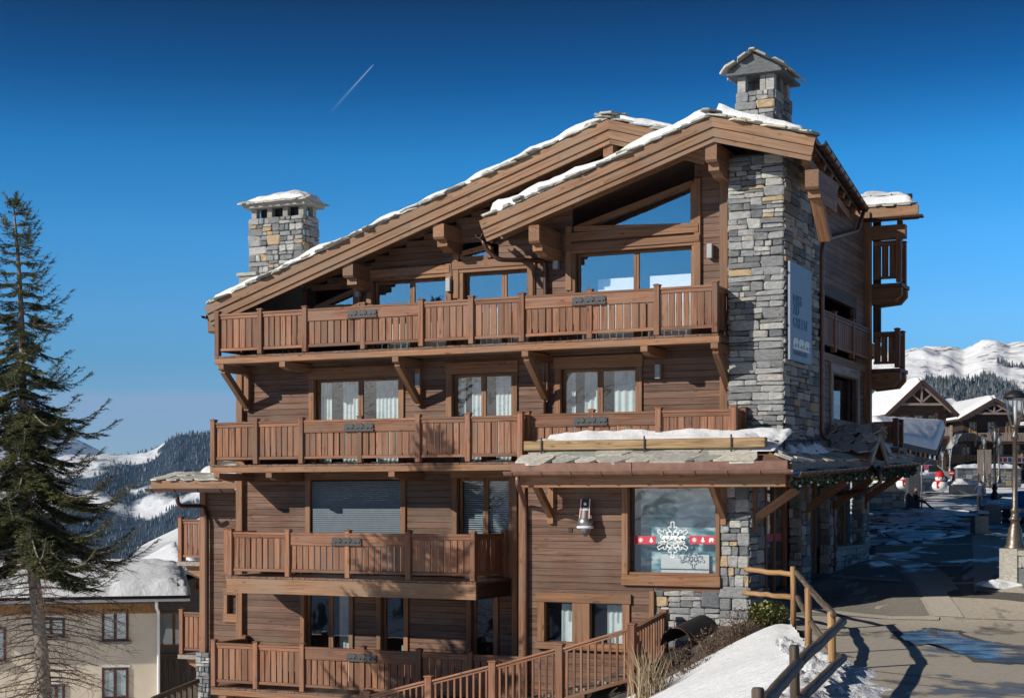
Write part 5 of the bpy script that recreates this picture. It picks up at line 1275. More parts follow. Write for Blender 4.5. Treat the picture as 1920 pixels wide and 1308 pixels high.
# ================================================================ SKI ORNAMENT ON THE ANNEX WALL
a_, z_ = P(1097, 935, BA - .25); z_b = Z(1005, a_, BA - .25)
ski = tag(site('ski_ornament', a_, BA, z_b), 'black ski end with red and white trim in a metal cup on the annex wall', 'wall ornament')
H = z_ - z_b
def ski_fn(u, v):
    w_ = .135 * (1 - .12 * v); x = (u * 2 - 1) * w_; return Vector((x, -.30 + .10 * v - .02 * math.cos(x * 12), .28 + (H - .28) * v))
G().grid(ski_fn, 8, 8).obj('ski_board', 'black_paint', ski, True)
for s in (-1, 1):
    pts = [ski_fn(.5 + s * .45, k / 6) + Vector((0, -.012, 0)) for k in range(7)]
    G().tube(pts, .010, 6).obj('trim', 'white_paint', ski); G().tube([p - Vector((s * .024, 0, 0)) for p in pts], .008, 6).obj('trim', 'red_paint', ski)
star = [(math.sin(math.pi * k / 5) * (.05 if k % 2 == 0 else .022), math.cos(math.pi * k / 5) * (.05 if k % 2 == 0 else .022)) for k in range(10)]
G().prism([(x, .28 + (H - .28) * .80 + z) for x, z in star], -.252, -.244).obj('star', 'white_paint', ski)
text('1265', 'lettering', ski, .10, (-.10, -.262, .28 + (H - .28) * .55), (R(84), 0, 0), 'white_paint', .003)
for k in range(2): text('8', 'number', ski, .13, (-.10 + .12 * k, -.285, .28 + (H - .28) * .2), (R(84), 0, 0), 'red_paint', .003)
cup = [(.0, 0.0), (.04, .005), (.12, .09), (.17, .20), (.185, .30), (.175, .40), (.16, .41)]
plain('cup_metal', (.30, .30, .30), .35, .8, var=.4, scale=25)
G().lathe(cup, (0, -.22, 0), 20).obj('metal_cup', 'cup_metal', ski, True)
G().tube([(math.cos(t) * .178, -.22 + math.sin(t) * .178, .21) for t in [math.pi + math.pi * k / 12 for k in range(13)]], .03, 8).obj('snow_rim', 'snow', ski, True)
G().box(-.05, .05, -.2, 0, .2, .3).obj('wall_arm', 'black_iron', ski)
a_, z_ = P(1070, 993, BA); piece('wall_vent', wall, 'black_iron', a_ - .05, a_ + .05, BA - .02, BA + .01, z_ - .05, z_ + .05)
# ================================================================ SHOP WINDOW
sx0, sx1, sz0_, sz1_ = SHOP
shw = empty('shop_window', chalet)
cw = .15
piece('casing', shw, 'frame_wood_Z', sx0 - cw, sx0, BA - .07, BA + .1, sz0_, sz1_ + .25); piece('casing', shw, 'frame_wood_Z', sx1, sx1 + .1, BA - .07, BA + .1, sz0_, sz1_ + .25)
piece('sill', shw, 'frame_wood_X', sx0 - cw, sx1 + .12, BA - .10, BA + .12, sz0_ - .24, sz0_ - .001); piece('lintel', shw, 'frame_wood_X', sx0, sx1, BA - .05, BA + .1, sz1_, sz1_ + .24)
beam('inner_ledge', shw, 'frame_wood_X', (sx0, BA + .03, sz0_ + .03), (sx1, BA + .03, sz0_ + .03), .12, .06)
GLB = BA + .16
pane(shw, sx0, sx1, GLB, sz0_, sz1_, 'shop_glass')
piece('sash', shw, 'dark_wood_Z', sx0, sx0 + .06, GLB - .03, GLB + .05, sz0_, sz1_); piece('sash', shw, 'dark_wood_Z', sx1 - .04, sx1, GLB - .03, GLB + .05, sz0_, sz1_)
def sp(px, py): a, z = P(px, py, GLB - .006); return a, z
def bars(g, pts, w, b0, b1, closed=False):
    for p, q in zip(pts, pts[1:] + ([pts[0]] if closed else [])): g.bar((p[0], (b0 + b1) / 2, p[1]), (q[0], (b0 + b1) / 2, q[1]), w, abs(b1 - b0), (0, 1, 0))
def flake(name, c, rad, mat, w, arms=6, b=GLB - .005, th=.004, half=False, parent=None):
    g = G()
    for k in range(arms):
        t = math.pi / 2 + 2 * math.pi * k / arms
        if half and math.sin(t) > .2: continue
        d = Vector((math.cos(t), 0, math.sin(t))); n = Vector((-d.z, 0, d.x)); C0 = Vector((c[0], b, c[1]))
        hw = rad * .11
        def q(r, s): v = C0 + d * (rad * r) + n * (rad * s); return (v.x, v.z)
        out = [q(.12, .07), q(.45, .07), q(.62, .28), q(.74, .20), q(.66, .09), q(.72, .09), q(1.0, .09), q(1.0, -.09), q(.72, -.09), q(.66, -.09), q(.74, -.20), q(.62, -.28), q(.45, -.07), q(.12, -.07)]
        bars(g, out, w, b - th / 2, b + th / 2)
        bars(g, [q(.30, .0), q(.50, .2), q(.34, .3)], w, b - th / 2, b + th / 2); bars(g, [q(.30, .0), q(.50, -.2), q(.34, -.3)], w, b - th / 2, b + th / 2)
    return g.obj(name, mat, parent or shw)
fc = sp(1261, 1011)
flake('snowflake_decal', fc, .40, 'white_paint', .016)
ta, tz_ = sp(1236, 1020)
text('MISS AU GREEN', 'shop_lettering', shw, .088, (ta - .02, GLB - .012, tz_), (R(90), 0, 0), 'white_paint', .003)
for k in range(3):
    c = fc[0] - .17 + .20 * k; G().prism([(c + x * .17, fc[1] + .0 + q * .09) for x, q in bear], GLB - .012, GLB - .004).obj('bear_decal', 'white_paint', shw)
plain('ribbon_red', (.50, .03, .06), .6); plain('ribbon_dark', (.10, .02, .03), .6)
for (p0, p1) in ((1181, 1230), (1293, 1343)):
    x0, z0 = sp(p0, 1018); x1, z1 = sp(p1, 1019); G().box(x0, x1, GLB - .004, GLB - .002, z0 - .01, z0 + .17).obj('red_ribbon', 'ribbon_red', shw)
    for k, kind in enumerate('fb' if p0 < 1200 else 'ftb'):
        c = (x0 + (x1 - x0) * ((.42 + .4 * k) if p0 < 1200 else (.18 + .32 * k)), z0 + .08)
        if kind == 'f':
            g = G(); [g.bar((c[0] - math.cos(t) * .055, GLB - .007, c[1] - math.sin(t) * .055), (c[0] + math.cos(t) * .055, GLB - .007, c[1] + math.sin(t) * .055), .015, .004, (0, 1, 0)) for t in (0, .785, 1.571, 2.356)]; g.obj('flake_icon', 'white_paint', shw)
        elif kind == 't' or p0 < 1200:
            G().prism([(c[0], c[1] + .07), (c[0] + .03, c[1] + .02), (c[0] + .018, c[1] + .02), (c[0] + .05, c[1] - .04), (c[0] + .012, c[1] - .04), (c[0] + .012, c[1] - .06), (c[0] - .012, c[1] - .06), (c[0] - .012, c[1] - .04), (c[0] - .05, c[1] - .04), (c[0] - .018, c[1] + .02), (c[0] - .03, c[1] + .02)], GLB - .009, GLB - .005).obj('tree_icon', 'white_paint', shw)
        else: G().prism([(c[0] + x * .11, c[1] - .05 + q * .1) for x, q in bear], GLB - .009, GLB - .005).obj('bear_icon', 'white_paint', shw)
# display behind the glass: backdrop print with teal pane reflections painted in, white board with a dark half snowflake
m, nt, bs = new_mat('backdrop_print')
g_ = nd(nt, 'ShaderNodeTexCoord'); n1 = nd(nt, 'ShaderNodeTexNoise'); n1.inputs['Scale'].default_value = 1.6; n1.inputs['Detail'].default_value = 7; n1.inputs['Distortion'].default_value = 1.4
mp_ = nd(nt, 'ShaderNodeMapping'); mp_.inputs['Scale'].default_value = (1, 1, 2.2); nt.links.new(g_.outputs['Object'], mp_.inputs[0]); nt.links.new(mp_.outputs[0], n1.inputs['Vector'])
r_ = ramp(nt, [(.34, (.02, .09, .13)), (.46, (.08, .30, .36)), (.54, (.35, .52, .56)), (.64, (.80, .86, .86))]); nt.links.new(n1.outputs[0], r_.inputs[0]); nt.links.new(r_.outputs[0], bs.inputs['Base Color'])
DB = BA + .45
G().box(sx0 + .12, sx1, DB, DB + .02, sz0_, sz1_ + .1).obj('backdrop', 'backdrop_print', shw)
x0, z1 = P(1240, 1038, DB - .06); x1, z0 = P(1330, 1084, DB - .06)
G().box(x0, x1, DB - .08, DB - .06, sz0_, z1).obj('white_board', 'white_paint', shw)
G().box(x0 - .02, x1 + .02, DB - .10, DB - .085, sz0_ + .12, sz0_ + .135).obj('shelf_edge', 'black_paint', shw)
flake('dark_snowflake', P(1300, 1040, DB - .09), .30, 'sign_ink', .012, b=DB - .09, half=True)
x0, z0 = sp(1198, 921); x1, _ = sp(1334, 921)
G().box(x0, x1, GLB + .03, GLB + .034, z0 - .03, z0 + .05).obj('header_ribbon', 'ribbon_dark', shw)
ta, tz_ = sp(1216, 924); text('BOUTIQUE MISS AU GREEN', 'header_lettering', shw, .075, (ta, GLB + .024, z0 - .012), (R(90), 0, 0), 'white_paint', .002)
# ribbon and flake on the side shop front
G().box(c1 - .365, c1 - .36, .6, 2.6, 1.62, 1.80).obj('red_ribbon', 'ribbon_red', sf)
# ================================================================ VENT HOOD on the stone base
a_, z_ = P(1322, 1182, BA - .1)
vent = tag(site('vent_hood', a_, BA, z_ - .1), 'dark curved metal vent hood leaning out of the stone base wall', 'vent hood')
def vf(u, v):
    t = math.pi * (1 - u); y = -.05 - .75 * v; r_ = .36
    return Vector((-.08 - .35 * v + math.cos(t) * r_, y, math.sin(t) * r_ * 1.25 * (1 - .1 * v) - .2 * v))
G().grid(vf, 16, 6).obj('hood_shell', 'black_iron', vent, True); G().tube([vf(k / 16, 1) for k in range(17)], .018, 6).obj('rim', 'gutter_metal', vent, True)
# ================================================================ PLANTS by the stairs
def leaf_cloud(g, c, rx, ry, rz, n, size, r, up=0.0):
    for _ in range(n):
        while True:
            p = Vector((r.uniform(-1, 1), r.uniform(-1, 1), r.uniform(-1, 1)))
            if p.length < 1: break
        p = Vector((c[0] + p.x * rx, c[1] + p.y * ry, c[2] + p.z * rz)); d = Vector((r.uniform(-1, 1), r.uniform(-1, 1), r.uniform(-.3, 1) + up)).normalized(); s = d.orthogonal().normalized() * size * .35; e_ = d * size * r.uniform(.7, 1.3)
        g.add([p - s, p + s, p + e_], [(0, 1, 2)])
def stalks(g, c, n, h, sp_, r, w=.008, bend=.3, spread=.5):
    for _ in range(n):
        b = Vector((c[0] + r.gauss(0, sp_), c[1] + r.gauss(0, sp_), c[2])); d = Vector((r.gauss(0, spread), r.gauss(0, spread), 1)); hh = h * r.uniform(.5, 1.15)
        p1 = b + d.normalized() * hh * .55; p2 = p1 + (d + Vector((r.gauss(0, bend), r.gauss(0, bend), -bend))).normalized() * hh * .45
        s = Vector((w, 0, 0)) if r.random() < .5 else Vector((0, w, 0))
        g.add([b - s, b + s, p1 + s, p1 - s, p2], [(0, 1, 2, 3), (3, 2, 4)])
def plant(name, px, py, Y, label, fn_, grp=None):
    q = W(px, py, Y); q.z = tz(q.x, q.y) + .02; t = tag(empty(name, None, q), label, 'plant', grp); fn_(t); return t
r = random.Random(5)
def p_grass(t):
    g = G(); stalks(g, (0, 0, -.1), 170, 1.25, .16, r, .009, .25, .16); g.obj('stalks', 'dry_stalk', t)
def p_grass2(t):
    g = G(); stalks(g, (0, 0, -.1), 60, .6, .18, r, .01, .5, .6); g.obj('stalks', 'dry_stalk', t); g = G(); stalks(g, (0, 0, -.05), 50, .5, .14, r, .007, .4, .5); g.obj('stems', 'brown_twig', t)
def p_twig(t):
    g = G(); stalks(g, (0, 0, -.1), 150, .75, .22, r, .007, .5, .6); g.obj('stems', 'brown_twig', t); g = G(); leaf_cloud(g, (0, 0, .3), .45, .4, .3, 260, .05, r); g.obj('dry_leaves', 'brown_twig', t)
def p_green(t):
    g = G(); leaf_cloud(g, (0, 0, .2), .45, .4, .28, 2600, .075, r, .5); g.obj('foliage', 'shrub_green', t); g = G(); stalks(g, (0, 0, -.1), 30, .4, .15, r, .008); g.obj('stems', 'brown_twig', t)
plant('ornamental_grass', 1212, 1290, 31.5, 'tall clump of dry straw-coloured grass beside the stair newel', p_grass)
plant('ornamental_grass', 1245, 1275, 32.2, 'low tangled dark stems with straw between the tall grass and the brown shrubs', p_grass2)
plant('bare_shrub', 1290, 1262, 32.6, 'reddish brown bare shrub low on the bank left of the vent hood', p_twig)
plant('bare_shrub', 1340, 1230, 33.4, 'brown twiggy shrub on the bank just below the vent hood', p_twig)
plant('bare_shrub', 1388, 1200, 34.0, 'small sparse brown shrub between the vent hood and the green shrub', p_twig)
plant('green_shrub', 1442, 1172, 34.2, 'round yellow-green evergreen shrub at the stone corner column', p_green)
# ================================================================ GARLAND under the canopy flank
gar = tag(empty('fir_garland', None, (OX, OY, 0), (0, 0, -TH)), 'fir garland with pale ornaments hanging under the shop canopy edge', 'garland')
g = G(); r = random.Random(8)
for k in range(90):
    b = EB + .35 + k * .135; leaf_cloud(g, (FA0 + .08 - (.25 if abs(b - GB) < .9 else 0), b, fz(b) - .34 - .06 * math.sin(b * 2.2)), .13, .12, .15, 75, .085, r)
g.obj('fir_twigs', 'garland_green', gar)
for k in range(15):
    b = EB + .4 + k * .8 + r.uniform(-.25, .25); G().lathe([(.001, -.03), (.024, -.015), (.028, 0), (.024, .015), (.001, .03)], (FA0 + .18, b, fz(b) - .38 - .12 * r.random()), 8).obj('bauble', 'white_paint', gar, True)
# ================================================================ DISTANCE: hills, mountain, village
def slope_mat(name, snow_c, wood_c, rock_c, edge, sc1, sc2):
    """open snow and dark forest floor, told apart by the mesh's own 'mask' with a ragged edge"""
    m, nt, bs = new_mat(name)
    g = nd(nt, 'ShaderNodeNewGeometry'); at_ = nd(nt, 'ShaderNodeAttribute', attribute_name='mask')
    n = nd(nt, 'ShaderNodeTexNoise'); n.inputs['Scale'].default_value = sc1; n.inputs['Detail'].default_value = 10; n.inputs['Roughness'].default_value = .68
    mp_ = nd(nt, 'ShaderNodeMapping'); mp_.inputs['Scale'].default_value = (1, .6, 2.0); nt.links.new(g.outputs['Position'], mp_.inputs[0]); nt.links.new(mp_.outputs[0], n.inputs['Vector'])
    ma = nd(nt, 'ShaderNodeMath', operation='MULTIPLY_ADD'); ma.inputs[1].default_value = edge; nt.links.new(n.outputs[0], ma.inputs[0])
    sb_ = nd(nt, 'ShaderNodeMath', operation='SUBTRACT'); sb_.inputs[1].default_value = edge / 2; nt.links.new(at_.outputs['Fac'], sb_.inputs[0]); nt.links.new(sb_.outputs[0], ma.inputs[2])
    r = ramp(nt, [(.46, snow_c), (.50, [.5 * (a + b) for a, b in zip(snow_c, wood_c)]), (.55, wood_c)]); nt.links.new(ma.outputs[0], r.inputs[0])
    rk = ramp(nt, [(.55, (1, 1, 1)), (.62, rock_c)]); nt.links.new(n.outputs[0], rk.inputs[0])
    mx = nd(nt, 'ShaderNodeMixRGB', blend_type='MULTIPLY'); mx.inputs[0].default_value = 1; nt.links.new(r.outputs[0], mx.inputs[1]); nt.links.new(rk.outputs[0], mx.inputs[2])
    n2 = nd(nt, 'ShaderNodeTexNoise'); n2.inputs['Scale'].default_value = sc2; n2.inputs['Detail'].default_value = 6; nt.links.new(g.outputs['Position'], n2.inputs['Vector'])
    nt.links.new(mx.outputs[0], bs.inputs['Base Color']); bs.inputs['Roughness'].default_value = .9; bs.inputs['Specular IOR Level'].default_value = .1
    bump(nt, bs, n2.outputs[0], 1.0, .22 / sc2)
def set_mask(o, fn_):
    a_ = o.data.attributes.new('mask', 'FLOAT', 'POINT'); a_.data.foreach_set('value', [fn_(v.co) for v in o.data.vertices])
slope_mat('hill_forest', (.74, .76, .79), (.035, .05, .065), (.35, .37, .4), .35, .012, .03)
slope_mat('alp_snow', (.82, .83, .85), (.06, .07, .075), (.22, .22, .22), .35, .022, .012)
def ridge(tab, px): return lerp_tab(tab, px)
def fbm(p, o=5):
    s, a = 0, 1
    for _ in range(o): s += a * noise.noise(p); p = p * 2.03; a *= .5
    return s
CONES = {}
def tree_mass(name, label_kind, spots, h, mat, seed):
    r = random.Random(seed); g = G()
    for p in spots:
        hh = h * r.uniform(.6, 1.25); rr = hh * .19; a0 = r.uniform(0, 6)
        vs_ = [p + Vector((0, 0, hh))] + [p + Vector((math.cos(a0 + k * 1.2566) * rr, math.sin(a0 + k * 1.2566) * rr, hh * .08)) for k in range(5)]
        g.add(vs_, [(0, 1 + k, 1 + (k + 1) % 5) for k in range(5)])
    return tag(g.obj(name, mat), kind='stuff')
leafy('far_conifer', [(0, (.025, .034, .03)), (.6, (.05, .062, .06)), (1, (.16, .17, .18))])
# left valley flank
LT = [(-700, 780), (-100, 845), (60, 868), (130, 853), (200, 850), (250, 856), (290, 845), (330, 822), (390, 812), (520, 800), (800, 830), (1500, 860)]
def lhill(px, v):
    Y = 1300 + 2900 * v; X = (px - CX) / FPX * 4200 * (.55 + .45 * v) if False else (px - CX) / FPX * Y
    zr = CZ + (HY - ridge(LT, px)) / FPX * 4200
    s = v * v * (3 - 2 * v); z = -330 + (zr + 330) * (s * .8 + .2 * v)
    z += (1 - v) * v * 4 * 38 * fbm(Vector((X * .0022, Y * .0022, 1))) + 7 * fbm(Vector((X * .012, Y * .012, 3)), 3)
    return Vector((X, Y, z))
def lmask(p): return .50 + .9 * fbm(Vector((p.x * .0028 + p.y * .0012, p.y * .0016, 9)), 4)
o = G().grid(lambda u, v: lhill(-700 + 2200 * u, v), 260, 110).obj('hillside', 'hill_forest', None, True); tag(o, kind='structure'); set_mask(o, lmask)
r = random.Random(12); sp_ = []
while len(sp_) < 5000:
    px, v = r.uniform(-150, 420), r.random(); p = lhill(px, v)
    if lmask(p) > .5 + .12 * (v < .3): sp_.append(p)
tree_mass('hillside_forest', None, sp_, 11, 'far_conifer', 4)
def far_fn(u, v):
    px = -900 + 2600 * u; Y = 5200 + 2800 * v; zr = CZ + (HY - ridge([(-900, 700), (-200, 745), (0, 775), (60, 790), (130, 815), (200, 850), (300, 880), (900, 900), (1700, 880)], px)) / FPX * 8000
    X = (px - CX) / FPX * Y; return Vector((X, Y, -500 + (zr + 500) * (v ** .7) + 90 * v * fbm(Vector((X * .0006, Y * .0006, 4)))))
o = G().grid(far_fn, 120, 24).obj('far_ridge', 'hill_forest', None, True); tag(o, kind='structure'); set_mask(o, lambda p: .45 + .8 * fbm(Vector((p.x * .0009, p.y * .0005, 2)), 4))
# valley village
r = random.Random(6); g = G()
for _ in range(150):
    px, v = r.uniform(60, 430), r.uniform(.02, .30); p = lhill(px, v); w_, h = r.uniform(7, 14), r.uniform(5, 9); t = r.uniform(0, 3)
    c, s = math.cos(t), math.sin(t)
    def q(x, y, z): return Vector((p.x + c * x - s * y, p.y + s * x + c * y, p.z + z))
    g.cur = 0; g.add([q(-w_, -w_ * .7, -3), q(w_, -w_ * .7, -3), q(w_, w_ * .7, -3), q(-w_, w_ * .7, -3), q(-w_, -w_ * .7, h), q(w_, -w_ * .7, h), q(w_, w_ * .7, h), q(-w_, w_ * .7, h)], [(0, 1, 5, 4), (1, 2, 6, 5), (2, 3, 7, 6), (3, 0, 4, 7)])
    g.cur = 1; g.add([q(-w_ * 1.15, -w_, h - 1), q(w_ * 1.15, -w_, h - 1), q(w_ * 1.15, 0, h + 4), q(-w_ * 1.15, 0, h + 4), q(w_ * 1.15, w_, h - 1), q(-w_ * 1.15, w_, h - 1)], [(0, 1, 2, 3), (3, 2, 4, 5)])
tag(g.obj('valley_village', ['ochre_wood', 'snow']), kind='stuff')
# right: snow mountain with forest on its lower flank
RT = [(1100, 760), (1500, 730), (1600, 712), (1683, 682), (1710, 668), (1735, 658), (1760, 663), (1782, 664), (1806, 674), (1822, 670), (1842, 660), (1868, 656), (1892, 664), (1920, 661), (2000, 650), (2300, 640), (2900, 700)]
def alp(px, v):
    Y = 900 + 2700 * v; X = (px - CX) / FPX * Y; zr = CZ + (HY - ridge(RT, px)) / FPX * 3600
    s = .35 * v + .65 * v * v * (3 - 2 * v); z = 4 + (zr - 4) * s
    z += (1 - v) * v * 4 * (46 * fbm(Vector((X * .0035, Y * .0012, 2)))) + 3.0 * fbm(Vector((X * .02, Y * .02, 5)), 4) * min(1, 4 * (1 - v) + .3) + 22 * (v > .02) * (1 - v) ** .6 * fbm(Vector((X * .007, Y * .003, 6)), 5)
    return Vector((X, Y, z))
def amask(p):
    px = CX + FPX * p.x / p.y; py = HY - FPX * (p.z - CZ) / p.y
    line = lerp_tab([(1100, 790), (1620, 745), (1700, 728), (1760, 715), (1800, 722), (1850, 703), (1920, 708), (2000, 715), (2900, 740)], px)
    return .5 + (py - line) * .012 + .55 * fbm(Vector((p.x * .010, p.y * .003, 3)), 4)
o = G().grid(lambda u, v: alp(1100 + 1800 * u, v), 420, 150).obj('mountain', 'alp_snow', None, True); tag(o, kind='structure'); set_mask(o, amask)
r = random.Random(14); sp_ = []; n_try = 0
while len(sp_) < 13000 and n_try < 160000:
    n_try += 1
    px, v = r.uniform(1620, 1990), r.random() ** .8; p = alp(px, v)
    if amask(p) > .5 + r.uniform(-.08, .08): sp_.append(p)
tree_mass('mountain_forest', None, sp_, 9.5, 'far_conifer', 5)
# contrail far up
m, nt, bs = new_mat('contrail_vapour'); nt.nodes.remove(bs)
tr = nd(nt, 'ShaderNodeBsdfTransparent'); df = nd(nt, 'ShaderNodeBsdfDiffuse'); df.inputs[0].default_value = (.75, .88, 1, 1); mx = nd(nt, 'ShaderNodeMixShader')
t_ = nd(nt, 'ShaderNodeTexCoord'); sx = nd(nt, 'ShaderNodeSeparateXYZ'); nt.links.new(t_.outputs['Generated'], sx.inputs[0])
rp = ramp(nt, [(.0, (.0, .0, .0)), (.45, (.06, .06, .06)), (.9, (.24, .24, .24)), (1.0, (.22, .22, .22))]); nt.links.new(sx.outputs['X'], rp.inputs[0]); nt.links.new(rp.outputs[0], mx.inputs[0])
nt.links.new(tr.outputs[0], mx.inputs[1]); nt.links.new(df.outputs[0], mx.inputs[2]); nt.links.new(mx.outputs[0], nt.nodes['Material Output'].inputs['Surface'])
p0, p1 = W(618, 212, 12000), W(700, 122, 11000)
o = G().tube([p0.lerp(p1, k / 10) for k in range(11)], [11 - .85 * k for k in range(11)], 8).obj('contrail', 'contrail_vapour', None, True); tag(o, 'thin white aircraft vapour trail slanting in the deep blue sky', 'contrail')
# ================================================================ SPRUCE at the left
TB, TT = W(90, 1480, 34), W(22, 380, 34)
spr = tag(empty('spruce_tree', None, TB), 'tall dark spruce with pale lower trunk at the left edge', 'tree')
r = random.Random(3)
def tp(t): return (TT - TB) * t + Vector((.05 * math.sin(t * 9), .05 * math.cos(t * 7), 0))
Ht = TT.z - TB.z
G().tube([tp(k / 24) for k in range(25)], [.165 * (1 - k / 24) ** .75 + .012 for k in range(25)], 12).obj('trunk', 'bark', spr, True)
gb, gn, gt = G(), G(), G()
def prof(py): return lerp_tab([(376, .05), (420, .38), (480, .62), (520, .85), (600, 1.0), (640, 1.12), (700, 1.35), (750, 1.95), (800, 1.75), (850, 1.9), (900, 2.35), (960, 2.85), (1010, 2.6), (1060, 2.1)], py)
def spray(g, p, d, L, dens, r):
    """a twig with needles standing off on both sides"""
    d = d.normalized(); s = d.cross(Vector((0, 0, 1))).normalized(); n = max(2, int(L / .026 * dens))
    for k in range(n):
        q = p + d * (L * (k + r.random() * .6) / n)
        for sg in (-1, 1):
            e_ = (d * .55 + s * sg * r.uniform(.5, 1) + Vector((0, 0, r.uniform(-.35, .45)))).normalized() * r.uniform(.055, .105); w_ = d * .015
            g.add([q - w_, q + w_, q + e_], [(0, 1, 2)])
py = 384.0
while py < 1065:
    c = tp(1 - (py - 380) / 1100.0); Lm = prof(py); nb = 5 if py < 450 else (5 if py < 960 else 5)
    for k in range(nb):
        az = r.uniform(0, 2 * math.pi); L = Lm * r.uniform(.6, 1.1); el = .55 - .7 * min(1, (py - 380) / 260) + r.uniform(-.15, .15)
        d = Vector((math.cos(az), math.sin(az), 0)); pts = []
        m_ = 9
        for j in range(m_ + 1):
            t = j / m_; pts.append(c + d * (L * t) + Vector((0, 0, L * (el * t - .28 * math.sin(math.pi * t) * t + .14 * t * t))))
        gb.tube(pts, [.022 * (L / 2 + .25) * (1 - .85 * j / m_) for j in range(m_ + 1)], 4, False)
        nt_ = max(6, int(L * 21))
        for j in range(nt_):
            t = .10 + .9 * (j + r.random()) / nt_; i = min(m_ - 1, int(t * m_)); f = t * m_ - i; q = pts[i].lerp(pts[i + 1], f); dd = (pts[i + 1] - pts[i]).normalized()
            if py > 990 and r.random() < .35: continue
            s = Vector((-d.y, d.x, 0)) * (1 if j % 2 else -1); tw = (dd * .8 + s * .85 + Vector((0, 0, -.25 + r.uniform(-.2, .2)))).normalized(); l = (.16 + .30 * L * (1 - t) * .55) * r.uniform(.7, 1.25)
            spray(gn, q, tw, l, 1.0, r)
            if l > .28:
                for t2 in (.35, .6):
                    for s2 in (-1, 1): spray(gn, q + tw * (l * t2), (tw * .7 + tw.cross(Vector((0, 0, 1))) * s2 * .7 + Vector((0, 0, -.15))), l * .4, 1.0, r)
        spray(gn, pts[-2], (pts[-1] - pts[-2]), .25, 1.2, r)
    py += r.uniform(14, 21) if py < 900 else r.uniform(15, 24)
# bare lower branches
py = 1000.0
while py < 1400:
    c = tp(1 - (py - 380) / 1100.0)
    for k in range(5):
        az = r.uniform(0, 6.28); L = r.uniform(.8, 2.4); d = Vector((math.cos(az), math.sin(az), 0)); pts = [c + d * (L * t) + Vector((0, 0, -.25 * L * t * t + .05 * noise.noise(Vector((t * 3, py, k))))) for t in (0, .25, .5, .75, 1)]
        gt.tube(pts, [.014, .011, .008, .006, .003], 4, False)
        for _ in range(int(L * 12)):
            t = r.uniform(.25, 1); i = min(3, int(t * 4)); q = pts[i].lerp(pts[i + 1], t * 4 - i); e_ = (d * r.uniform(.2, 1) + Vector((r.uniform(-.9, .9), r.uniform(-.9, .9), r.uniform(-.8, .3)))).normalized() * r.uniform(.12, .5)
            gt.tube([q, q + e_ * .5 + Vector((0, 0, .02)), q + e_], [.005, .004, .002], 3, False)
    py += r.uniform(9, 14)
gb.obj('branches', 'bark', spr); gn.obj('crown', 'spruce_needles', spr); gt.obj('bare_twigs', 'twig', spr)
# ================================================================ NEIGHBOUR HOUSES at the left
def frame_axes(loc, dx): a = math.atan2(dx[1], dx[0]); return loc, (0, 0, a)
def wall_window(part, x0, x1, y, z0, z1, fmat='dark_wood_X', mull=1, glass='window_glass', cur=True, proud=.05):
    w = empty('window', part); fw = .10
    g = G()
    for (q0, q1, c0, c1) in ((x0, x0 + fw, z0, z1), (x1 - fw, x1, z0, z1), (x0 + fw, x1 - fw, z1 - fw, z1), (x0 + fw, x1 - fw, z0, z0 + fw)): g.box(q0, q1, y - proud, y + .02, c0, c1)
    for k in range(mull): x = x0 + (x1 - x0) * (k + 1) / (mull + 1); g.box(x - .06, x + .06, y - proud + .005, y + .02, z0 + fw, z1 - fw)
    g.obj('frame', fmat, w)
    G().add([(x0 + fw, y - .015, z0 + fw), (x1 - fw, y - .015, z0 + fw), (x1 - fw, y - .015, z1 - fw), (x0 + fw, y - .015, z1 - fw)], [(0, 1, 2, 3)]).obj('pane', glass, w)
    G().add([(x0 + fw, y - .006, z0 + fw), (x1 - fw, y - .006, z0 + fw), (x1 - fw, y - .006, z1 - fw), (x0 + fw, y - .006, z1 - fw)], [(0, 1, 2, 3)]).obj('blind' if cur else 'dark_room', 'curtain' if cur else 'room_dark', w)
    return w
C0 = W(297, 1122, 62.0); dx = (.97, .24)
hb = tag(empty('beige_house', None, C0, (0, 0, math.atan2(dx[1], dx[0]))), 'beige rendered house with thick snow on its roof behind the spruce', 'house')
# local: x along the wall (0 at the right corner, negative to the left), y into the house, z 0 at the eave
def bx_(px): 
    t = (px - CX) / FPX; return (t * C0.y - C0.x) / (dx[0] - t * dx[1]) * 1.0
xl = bx_(-140)
G().box(xl, 0, 0, 8, -9, -.05).obj('wall', 'beige_render', hb)
def hz(px, py): x = bx_(px); Y = C0.y + dx[1] * x; return CZ + (HY - py) / FPX * Y - C0.z
for (p0, p1, y0, y1, c) in ((191, 241, 1202, 1141, 1), (191, 241, 1310, 1251, 1), (70, 122, 1195, 1158, 1), (90, 122, 1330, 1282, 1), (-20, 12, 1240, 1175, 1)):
    w = wall_window(hb, bx_(p0), bx_(p1), 0, hz(p0, y0), hz(p0, y1), 'gutter_metal'); G().box(bx_(p0) - .12, bx_(p1) + .12, -.14, -.001, hz(p0, y0) - .10, hz(p0, y0)).obj('sill', 'concrete', w); G().box(bx_(p0) - .06, bx_(p1) + .06, -.02, -.001, hz(p0, y1) + .001, hz(p0, y1) + .08).obj('surround', 'white_paint', w)
n = int(-xl / .18)
for k in range(n): piece('frieze_board', hb, 'ochre_wood', xl + k * .18 + .01, xl + (k + 1) * .18 - .01, -.05, -.001, -.55, -.06, .01)
G().box(xl - .5, 1.15, -1.0, .0, -.05, .05).obj('soffit', 'dark_wood_X', hb); piece('eave_board', hb, 'dark_wood_X', xl - .5, 1.15, -1.06, -1.001, -.10, .22)
